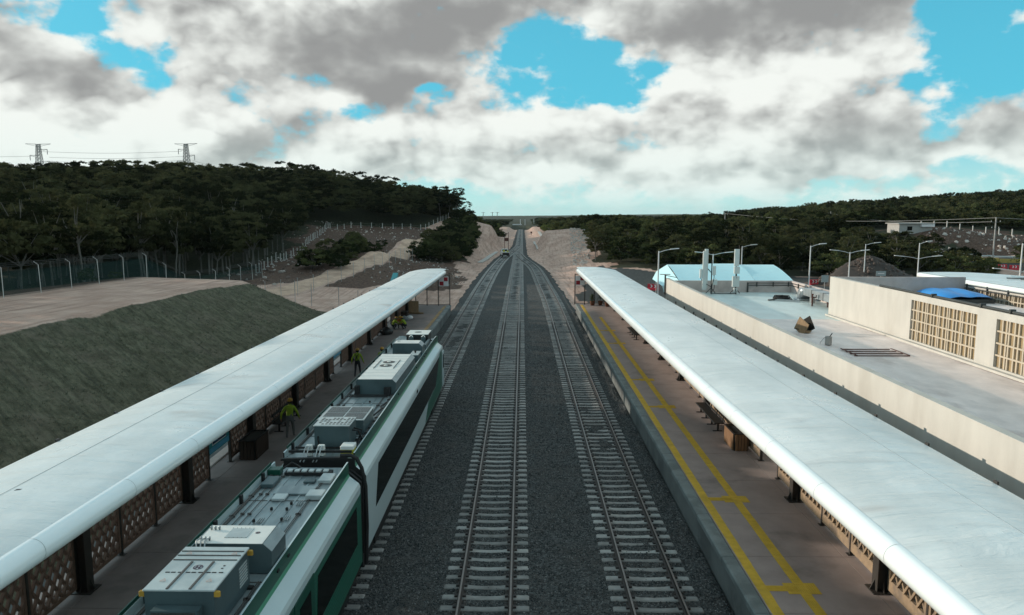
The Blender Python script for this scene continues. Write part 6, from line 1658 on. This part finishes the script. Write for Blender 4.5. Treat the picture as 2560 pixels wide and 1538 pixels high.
for x, y in ((-26.5, 84), (-24, 82), (-20.5, 80.5), (-18, 79)):
    z = hz1(x, y); m = MB(); m.tube([(x, y, z - .2), (x, y, z + 2.6)], .035, 5); m.build('pole', 'galvanised', t)
t = thing('hillside_post_fence', 'row of short pale posts on the eastern rocky bank', 'fence', (112, 188, 6), world=True)
for i in range(14):
    x = 96 + i * 3.1; y = 190 - i * .35; z = hz1(x, y); m = MB(); m.box(x - .09, x + .09, y - .09, y + .09, z - .2, z + 1.6); m.build('post', 'post_white', t)

# ------------------------------------------------------------------ rubble
def rubble(name, label, poly, n, smin, smax, seed, mats=('rock_pale', 'rock_brown')):
    r = np.random.default_rng(seed); P = np.array(poly); X = r.uniform(P[:, 0].min(), P[:, 0].max(), n * 3); Y = r.uniform(P[:, 1].min(), P[:, 1].max(), n * 3)
    k_ = inpoly(X, Y, poly); X, Y = X[k_][:n], Y[k_][:n]; Z = height(X, Y)
    s_ = smin + (smax - smin) * r.random(len(X)) ** 3
    return gn_scatter(name, np.stack([X, Y, Z], 1), s_[:, None] * r.uniform(.6, 1.3, (len(X), 3)), r.uniform(0, 6.28, (len(X), 3)), [ROCK[mm] for mm in mats])
pmat('rock_pale', (.46, .41, .37), .9, var=.25, scale=2, bump=.3, bscale=6)
pmat('rock_brown', (.13, .095, .08), .9, var=.3, scale=2, bump=.3, bscale=6)
ROCK = {}
for i, (mm, x, y, lb) in enumerate((('rock_pale', -37.5, 112.5, 'pale boulder at the lower edge of the brown cleared slope'), ('rock_brown', -39.5, 114.0, 'brown boulder beside the pale one on the cleared slope'))):
    me = stone_obj('boulder', mm, 60 + i); o = obj('boulder', me, None, None, (x, y, hz1(x, y) + .1)); tag(o, lb, 'boulder'); ROCK[mm] = o
tag(rubble('cleared_rubble', '', BROWN_W, 2300, .10, .7, 71, ('rock_brown', 'rock_brown', 'rock_brown', 'rock_pale')), 'broken limestone scattered over the cleared brown slope', 'rubble', kind='stuff')
tag(rubble('verge_rubble', '', BROWN_2, 1100, .1, .6, 72, ('rock_brown', 'rock_brown', 'rock_pale')), 'stones scattered on the brown verge below the bushes', 'rubble', kind='stuff')
tag(rubble('bank_rubble', '', [(10.5, 150), (13, 150), (19, 190), (20.5, 235), (17, 262), (14, 215), (12, 178)], 1300, .12, .8, 73, ('rock_pale', 'rock_pale')), 'pale stones tumbled down the eastern bank', 'rubble', kind='stuff')
tag(rubble('cut_rubble', '', [(98, 172), (130, 172), (132, 186), (98, 188)], 500, .2, 1.2, 74), 'broken rock on the face of the eastern road cutting', 'rubble', kind='stuff')
# rubble mound by the lamps
t = thing('rubble_mound', 'dark conical mound of rubble behind the upper cream wall', 'mound', (53.5, 112, 0), world=True)
m = MB(); m.smooth = True; rings = []
for j in range(9):
    u = j / 8; r_ = 8.2 * (1 - u) ** .85 + .3
    rings.append([(53.5 + r_ * math.cos(a) * 1.05 * (1 + .15 * math.sin(3 * a + j)), 113 + r_ * .8 * math.sin(a), -.1 + 4.6 * u ** 1.05 + .3 * math.sin(5 * a + 2 * j)) for a in [2 * math.pi * i / 28 for i in range(28)]])
m.loft(rings); pmat('mound_soil', (.055, .043, .037), .95, var=.35, scale=1.5, bump=.5, bscale=5); m.build('heap', 'mound_soil', t)
rp_ = []; rs_ = []
for i in range(700):
    a = rnd.uniform(0, 6.28); u = rnd.random() ** .7; r_ = 8.3 * (1 - u) ** .85 + .25; rp_.append((53.5 + r_ * math.cos(a) * 1.05, 113 + r_ * .8 * math.sin(a), 4.5 * u)); q = .12 + .5 * rnd.random() ** 3; rs_.append((q, q * rnd.uniform(.6, 1.3), q))
g_ = gn_scatter('mound_stones', rp_, rs_, rng.uniform(0, 6.28, (700, 3)), [ROCK['rock_brown']] ); g_.parent = t; g_.matrix_parent_inverse = t.matrix_basis.inverted(); g_['kind'] = 'stuff'

# ------------------------------------------------------------------ pylons
pmat('pylon_steel', (.16, .17, .17), .6, metal=.4, var=.1)
def pylon_parts(t, Hh):
    def half(z): return 3.2 * (1 - z / Hh) ** 1.1 + .95
    for sx, sy in ((-1, -1), (1, -1), (1, 1), (-1, 1)):
        m = MB(); zs_ = [-3, Hh * .35, Hh * .7, Hh]
        m.tube([(sx * half(max(0, z)), sy * half(max(0, z)), z) for z in zs_], .17, 5); m.build('leg', 'pylon_steel', t)
    m = MB(); z = 0.
    while z < Hh - .5:
        h2 = z + max(1.6, half(z) * 1.5); h2 = min(h2, Hh)
        a, b = half(z), half(h2)
        for (p, q) in (((-1, -1), (1, -1)), ((1, -1), (1, 1)), ((1, 1), (-1, 1)), ((-1, 1), (-1, -1))):
            m.bar((p[0] * a, p[1] * a, z), (q[0] * b, q[1] * b, h2), .16, .16); m.bar((q[0] * a, q[1] * a, z), (p[0] * b, p[1] * b, h2), .16, .16); m.bar((p[0] * b, p[1] * b, h2), (q[0] * b, q[1] * b, h2), .14, .14)
        z = h2
    tag(m.build('bracing', 'pylon_steel', t, fix=False), kind='stuff')
    def arm(z, x0, x1, drop):
        m = MB(); s_ = 1 if x1 > 0 else -1
        m.bar((s_ * .9, -.8, z), (x1, 0, z + .25), .2, .2); m.bar((s_ * .9, .8, z), (x1, 0, z + .25), .2, .2); m.bar((s_ * .9, 0, z - 1.5), (x1, 0, z + .2), .16, .16)
        if drop: m.bar((x1, 0, z + .2), (x1, 0, z - drop), .3, .3)
        m.build('cross_arm', 'pylon_steel', t)
    arm(Hh, 0, 8.2, 0); arm(Hh, 0, -8.2, 0); arm(Hh - 3.6, 0, 5.6, 3.2); arm(Hh - 7.6, 0, -5.8, 3.2); arm(Hh - 11.5, 0, 6.8, 3.2)
def pylon(label, x, y, top, rz):
    z = hz1(x, y); t = thing('transmission_pylon', label, 'pylon', (x, y, z), rz, 'steel transmission pylons'); pylon_parts(t, top - z); return t
p1 = pylon('lattice pylon nearest the picture edge above the forest', -329, 500, 57, .1)
p2 = pylon('second lattice pylon on the forest ridge, mirror of the first', -228, 500, 57, math.pi - .1)
for i, (za, zb) in enumerate(((52.0, 52.2), (45.5, 46), (48.2, 48.8))):
    wire('transmission_wire', ['upper', 'lower', 'middle'][i] + ' transmission wire between the two pylons', (-326 + i * 2, 500, za), (-231 + i, 500, zb), 1.2, .09)
wire('transmission_wire', 'transmission wire leaving the first pylon out of the picture', (-332, 500, 49), (-520, 495, 50), 1.5, .09)
wire('transmission_wire', 'transmission wire running from the second pylon down behind the forest', (-224, 500, 46), (-150, 640, 22), 2, .09)
for i, (x, y) in enumerate(((-128, 2400), (-94, 2300), (-77, 2250))):
    z = hz1(x, y); t = thing('distant_pylon', ['leftmost of three tiny pylons on the horizon', 'middle one of three tiny pylons on the horizon', 'rightmost of three tiny pylons on the horizon'][i], 'pylon', (x, y, z), 0, 'tiny pylons on the horizon')
    for sx in (-1, 1): m = MB(); m.bar((sx * 1.5, 0, -2), (sx * .4, 0, 24), .9, .9); m.build('leg', 'pylon_steel', t)
    m = MB(); m.bar((-6, 0, 22), (6, 0, 22), .8, .8); m.build('cross_arm', 'pylon_steel', t)

# ------------------------------------------------------------------ truck on the rails
pmat('truck_white', (.62, .64, .62), .35, var=.05, coat=.3); pmat('truck_black', (.012, .014, .013), .5, var=.2)
yT = 184; xT = float(cl(yT)); t = thing('pickup_truck', 'white pickup truck standing on the curved side track', 'truck', (xT, yT, .18), R(8))
m = MB(); m.loft([[(-.92, y, z0), (.92, y, z0), (.96, y, z1 * .75), (.9, y, z1), (-.9, y, z1), (-.96, y, z1 * .75)] for y, z0, z1 in ((-2.5, .55, 1.25), (-.3, .5, 1.28), (.0, .5, 1.3), (1.6, .5, 1.3), (2.6, .55, 1.12), (2.8, .6, .95))]); m.build('body', 'truck_white', t)
m = MB(); m.loft([[(-.86 * k_, y, 1.28), (.86 * k_, y, 1.28), (.74 * k_, y2, z1), (-.74 * k_, y2, z1)] for y, y2, z1, k_ in ((-.5, -.3, 1.95, 1), (1.3, .7, 1.95, 1))]); m.build('cab', 'truck_white', t)
m = MB(); m.add([(-.7, -.47, 1.38), (.7, -.47, 1.38), (.62, -.33, 1.86), (-.62, -.33, 1.86)], [(0, 1, 2, 3)]); m.build('rear_window', 'train_glass', t, fix=False)
m = MB(); m.box(-.88, .88, -2.56, -2.505, .5, 1.12); m.build('tailgate', 'truck_black', t)
m = MB(); m.box(-.82, .82, -2.4, -.4, 1.2, 1.256); m.build('load_bed', 'truck_black', t)
for sx in (-1, 1):
    for y in (-1.6, 1.8): m = MB(); m.tube([(sx * .72, y, .37), (sx * .95, y, .37)], .37, 14); m.build('wheel', 'rubber', t)
    m = MB(); m.box(sx * .99 - .06, sx * .99 + .06, .9, 1.0, 1.3, 1.5); m.build('mirror', 'truck_black', t)
    m = MB(); m.box(sx * .82 - .06, sx * .82 + .06, -2.57, -2.5, .85, 1.1); m.build('tail_light', 'barrier_red', t)
m = MB(); m.box(-.6, -.2, -1.9, -1.5, 1.257, 1.75); m.box(.3, .7, -2.1, -1.6, 1.257, 1.6); m.build('tool_box', 'warn_yellow', t)
t = thing('signal_mast', 'rust-red signal frame beside the line past the truck', 'signal', (-5.0, 226, 0), world=True)
for x in (-5.5, -4.3): m = MB(); m.box(x - .07, x + .07, 225.9, 226.1, -.3, 3.6 if x < -5 else 5.2); m.build('post', 'rust_red', t)
m = MB(); m.box(-5.6, -4.2, 225.95, 226.05, 2.4, 3.4); m.build('panel_frame', 'rust_red', t)
t = thing('line_marker', 'tiny dark marker board beside the distant line', 'sign', (4.4, 360, 0), world=True)
m = MB(); m.box(4.0, 4.8, 359.9, 360, 1., 1.8); m.build('board', 'rust_red', t); m = MB(); m.box(4.3, 4.5, 360, 360.1, -.3, 1.0); m.build('post', 'rust_red', t)
# concrete drain linings
pmat('drain_concrete', (.50, .46, .42), .9, var=.15, scale=2)
def drain(label, pts, w_):
    t = thing('drain_channel', label, 'drain', (pts[0][0], pts[0][1], 0), world=True)
    for a, b in zip(pts[:-1], pts[1:]):
        n = max(1, int(math.hypot(b[0] - a[0], b[1] - a[1]) / 3))
        for i in range(n):
            p = Vector((*a, 0)).lerp(Vector((*b, 0)), i / n); q = Vector((*a, 0)).lerp(Vector((*b, 0)), (i + .95) / n)
            za, zb = hz1(p.x, p.y) + .12, hz1(q.x, q.y) + .12
            m = MB(); m.bar((p.x, p.y, za), (q.x, q.y, zb), w_, .2); m.build('lining_slab', 'drain_concrete', t)
drain('pale concrete drain slabs beside the truck', [(-9.8, 168), (-9.0, 180), (-8.4, 196), (-7.6, 212)], 1.2)
drain('pale concrete drain along the eastern side of the line', [(4.6, 214), (4.5, 240), (4.6, 285)], .8)
drain('pale concrete lining further out on the eastern bank', [(8.6, 330), (8.4, 380)], 1.4)
# distant crossing with white masts
t = thing('distant_crossing', 'pale bridge and white masts where the line meets the horizon', 'bridge', (-3, 900, -6), world=True)
m = MB(); m.box(-12, -1, 900, 906, -4.6, -3.6); m.build('deck', 'white_enamel', t)
for x in (-2.5, 3.2, 14): m = MB(); m.box(x - .35, x + .35, 902, 903, -6, 2.5); m.build('mast', 'white_enamel', t)
# teal machine glimpsed behind the canopy end
t = thing('site_machine', 'teal site machine showing above the end of the shaded canopy', 'machine', (-17, 97, 0), world=True)
m = MB(); m.obox((-17.2, 97, 2.35), (.7, 3.2, .5), rx=R(22)); m.build('conveyor', 'teal_sign', t); m = MB(); m.box(-18.4, -16.2, 96, 98.5, .6, 1.9, b=.1); m.build('body', 'galvanised', t)
for y in (96.3, 98.1):
    for x in (-18.3, -16.3): m = MB(); m.tube([(x - .12, y, .5), (x + .12, y, .5)], .5, 12); m.build('wheel', 'rubber', t)

# ------------------------------------------------------------------ people
pmat('hi_vis', (.23, .32, .02), .8, var=.15, scale=8, bump=.2, bscale=14)
pmat('work_trousers', (.022, .022, .026), .9, var=.25, scale=8, bump=.2, bscale=14)
pmat('grey_trousers', (.11, .11, .105), .9, var=.25, scale=8, bump=.2, bscale=14)
pmat('skin', (.25, .13, .08), .6, var=.12, scale=10)
pmat('helmet', (.42, .22, .03), .4, var=.08)
pmat('hair_black', (.012, .01, .009), .7, var=.2)
pmat('boot', (.03, .022, .017), .8, var=.2)
pmat('orange_vest', (.42, .17, .02), .8, var=.2)
def person(label, loc, rz, J, shirt='hi_vis', legs='work_trousers', braces=False, head_tilt=0., group=None):
    """J: joint positions (metres, facing +Y). One continuous skinned body with fingers, then coloured by region."""
    V = []; E = []; Rd = []
    def add(p, r_, par=None):
        V.append(p); Rd.append(r_)
        if par is not None: E.append((par, len(V) - 1))
        return len(V) - 1
    reg = {}
    pel = add(J['pelvis'], .155); wst = add(J['waist'], .145, pel); ch = add(J['chest'], .165, wst); nk0 = add(J['neck'], .065, ch)
    hd0 = add(J['head0'], .075, nk0); hd1 = add(J['head1'], .098, hd0); hd2 = add(J['head2'], .07, hd1)
    for s_ in ('l', 'r'):
        sh = add(J['sh' + s_], .082, ch); el_ = add(J['el' + s_], .055, sh); wr = add(J['wr' + s_], .038, el_)
        wv = Vector(J['wr' + s_]); d = (wv - Vector(J['el' + s_])).normalized(); sd = d.cross(Vector((0, 1, 0)) if abs(d.y) < .8 else Vector((0, 0, 1))).normalized(); fr_ = sd.cross(d)
        pm = add(tuple(wv + d * .085), .036, wr)
        for k_, (o_, ln) in enumerate(((-.032, .075), (-.011, .088), (.011, .082), (.030, .062))):
            a = add(tuple(wv + d * .10 + fr_ * o_), .0105, pm); b = add(tuple(wv + d * (.10 + ln * .5) + fr_ * o_ + sd * .012), .0095, a); add(tuple(wv + d * (.10 + ln * .85) + fr_ * o_ + sd * .035), .008, b)
        a = add(tuple(wv + d * .05 - fr_ * .045), .012, pm); add(tuple(wv + d * .095 - fr_ * .062 + sd * .02), .009, a)
        hp = add(J['hip' + s_], .105, pel); kn = add(J['kn' + s_], .068, hp); an = add(J['an' + s_], .048, kn); add(J['toe' + s_], .042, an)
    me = bpy.data.meshes.new('person_skeleton'); me.from_pydata(V, E, [])
    o = bpy.data.objects.new('person_skeleton', me); COL.objects.link(o)
    md = o.modifiers.new('skin', 'SKIN'); md.use_smooth_shade = True
    for i, q in enumerate(me.skin_vertices[0].data): q.radius = (Rd[i], Rd[i] * (.72 if i in (0, 1, 2) else 1.)); q.use_root = (i == 0)
    o.modifiers.new('sub', 'SUBSURF').levels = 1
    dg = bpy.context.evaluated_depsgraph_get(); dg.update(); bm_ = bpy.data.meshes.new_from_object(o.evaluated_get(dg)); bpy.data.objects.remove(o); 
    bm_.name = 'body'; bm_.materials.clear()
    for mm in ('skin', shirt, legs, 'boot'): bm_.materials.append(MATS[mm])
    # colour by nearest bone
    VA = np.array(V); EA = np.array(E); names = {}
    bone = np.zeros(len(E), int)
    handstart = []
    for bi, (a, b) in enumerate(E):
        bone[bi] = 0
    i_leg = {}
    idx_n = 7
    for bi, (a, b) in enumerate(E):
        if b in (1, 2) : bone[bi] = 1
        elif b == 3: bone[bi] = 1
        elif b in (4, 5, 6): bone[bi] = 0
    per = 3 + 1 + 12 + 2 + 4
    for k_ in range(2):
        st = 7 + k_ * per
        for bi, (a, b) in enumerate(E):
            j = b - st
            if 0 <= j < per:
                if j in (0, 1, 2): bone[bi] = 1
                elif j >= per - 4: bone[bi] = 2 if j < per - 1 else 3
                else: bone[bi] = 0
    bone[[bi for bi, (a, b) in enumerate(E) if b == 1]] = 2
    A_ = VA[EA[:, 0]]; B_ = VA[EA[:, 1]]; AB = B_ - A_
    cs = np.array([p.center[:] for p in bm_.polygons])
    tq = np.clip(((cs[:, None] - A_[None]) * AB[None]).sum(-1) / ((AB ** 2).sum(-1) + 1e-9)[None], 0, 1)
    dd = np.linalg.norm(cs[:, None] - (A_[None] + tq[..., None] * AB[None]), axis=-1)
    rad = np.array([(Rd[a] + Rd[b]) / 2 for a, b in E]); bi_ = np.argmin(dd - rad[None] * .8, 1)
    bm_.polygons.foreach_set('material_index', bone[bi_].astype(np.int32)); bm_.polygons.foreach_set('use_smooth', np.ones(len(bm_.polygons), bool))
    t = thing('person', label, 'person', loc, rz, group)
    obj('body', bm_, None, t)
    h1 = Vector(J['head1']); h2 = Vector(J['head2']); up = (h2 - h1).normalized(); fw = Vector((0, 1, 0)) - up * up.y
    fw = fw.normalized() if fw.length > .05 else Vector((1, 0, 0))
    sd = fw.cross(up)
    m = MB(); m.smooth = True; rings = []
    for r_, hh in ((.118, .0), (.125, .02), (.122, .06), (.10, .105), (.06, .13), (.01, .14)):
        rings.append([tuple(h1 + up * (.045 + hh) + (fw * math.cos(a) * 1.1 + sd * math.sin(a)) * r_) for a in [2 * math.pi * i / 14 for i in range(14)]])
    m.loft(rings); m.add([tuple(h1 + up * .045 + fw * .12 + sd * .08), tuple(h1 + up * .045 + fw * .12 - sd * .08), tuple(h1 + up * .03 + fw * .20 - sd * .05), tuple(h1 + up * .03 + fw * .20 + sd * .05)], [(0, 1, 2, 3)]); m.build('helmet', 'helmet', t)
    m = MB(); m.smooth = True
    m.loft([[tuple(h1 + up * z_ - fw * .012 + (fw * math.cos(a) + sd * math.sin(a)) * r_) for a in [math.pi * (.45 + 1.1 * i / 8) for i in range(9)]] for r_, z_ in ((.098, -.07), (.112, 0), (.115, .05))], closed=False); m.build('hair', 'hair_black', t, fix=False)
    m = MB(); m.obox(h1 + fw * .105 - up * .01, (.028, .03, .045)); m.build('nose', 'skin', t)
    for s_ in (-1, 1):
        m = MB(); m.obox(h1 + fw * .092 + sd * s_ * .036 + up * .022, (.024, .014, .012)); m.build('eye', 'hair_black', t)
        m = MB(); m.obox(h1 + sd * s_ * .102 - up * .005, (.02, .035, .055)); m.build('ear', 'skin', t)
    m = MB(); m.obox(h1 + fw * .088 - up * .052, (.045, .012, .01)); m.build('mouth', 'boot', t)
    if braces:
        for s_ in (-1, 1):
            c = Vector(J['chest']); w_ = Vector(J['waist'])
            m = MB(); m.tube([tuple(c + Vector((s_ * .10, .06, .13))), tuple(c + Vector((s_ * .09, -.09, .11))), tuple(c + Vector((s_ * .0, -.155, -.04))), tuple(w_ + Vector((-s_ * .08, -.14, -.02)))], .02, 5); m.build('brace', 'work_trousers', t)
    return t
def standing(stride=.18, arm=.12, bend=0.):
    b = bend
    J = dict(pelvis=(0, 0, .95), waist=(0, .02 * b, 1.10), chest=(0, .04 + .10 * b, 1.33), neck=(0, .05 + .16 * b, 1.50), head0=(0, .06 + .18 * b, 1.57), head1=(0, .075 + .2 * b, 1.65), head2=(0, .07 + .2 * b, 1.72))
    for s_, sg in (('l', -1), ('r', 1)):
        J['sh' + s_] = (sg * .19, .03 + .10 * b, 1.43); J['el' + s_] = (sg * (.19 + arm), -.04 + sg * .08, 1.16); J['wr' + s_] = (sg * (.22 + arm), .06 + sg * .12, .93)
        J['hip' + s_] = (sg * .10, 0, .90); J['kn' + s_] = (sg * .115, .03 + sg * stride * .5, .50); J['an' + s_] = (sg * .12, -.03 + sg * stride, .09); J['toe' + s_] = (sg * .135, .12 + sg * stride, .04)
    return J
def crouching():
    J = dict(pelvis=(0, -.12, .38), waist=(0, -.04, .52), chest=(0, .14, .70), neck=(0, .24, .84), head0=(0, .28, .90), head1=(0, .31, .97), head2=(0, .33, 1.04))
    for s_, sg in (('l', -1), ('r', 1)):
        J['sh' + s_] = (sg * .19, .16, .79); J['el' + s_] = (sg * .27, .36, .58); J['wr' + s_] = (sg * .14, .50, .48)
        J['hip' + s_] = (sg * .11, -.08, .36); J['kn' + s_] = (sg * .20, .30, .44); J['an' + s_] = (sg * .17, .02, .09); J['toe' + s_] = (sg * .19, .17, .04)
    return J
person('worker in a lime jacket and grey trousers walking nearest the camera', (-10.75, 32.6, 1.0), R(6), standing(.16, .16, .5), legs='grey_trousers', group='workers in lime jackets')
person('worker in a lime shirt and dark braces walking beside the lattice screen', (-10.45, 45.2, 1.0), R(-4), standing(.2, .12), braces=True, group='workers in lime jackets')
person('worker in a dull lime shirt half hidden behind the train roof', (-8.95, 45.6, 1.0), R(10), standing(.1, .05), group='workers in lime jackets')
person('crouching worker in a lime jacket, nearer the lattice screen', (-11.5, 63.9, 1.0), R(-60), crouching(), group='workers in lime jackets')
person('crouching worker in a lime jacket, nearer the train', (-10.45, 64.0, 1.0), R(70), crouching(), group='workers in lime jackets')
person('crouching worker in an orange vest between the two lime jackets', (-10.95, 64.7, 1.0), R(178), crouching(), shirt='orange_vest', group='workers in lime jackets')
# ------------------------------------------------------------------ haze over the far country
hm = bpy.data.materials.new('thin_haze'); hm.use_nodes = True
ht = NT(hm.node_tree); ht.n.clear()
hv = ht.new('ShaderNodeVolumePrincipled'); ho = ht.new('ShaderNodeOutputMaterial'); ht.l.new(hv.outputs[0], ho.inputs['Volume'])
hv.inputs['Color'].default_value = (.75, .90, .92, 1); hv.inputs['Density'].default_value = .00003; hv.inputs['Anisotropy'].default_value = .2
MATS['thin_haze'] = hm
m = MB(); m.box(-13500, 13500, -5000, 14500, -90, 75); hzo = m.build('haze', 'thin_haze'); tag(hzo, 'thin pale haze over the far country', 'haze', kind='stuff')
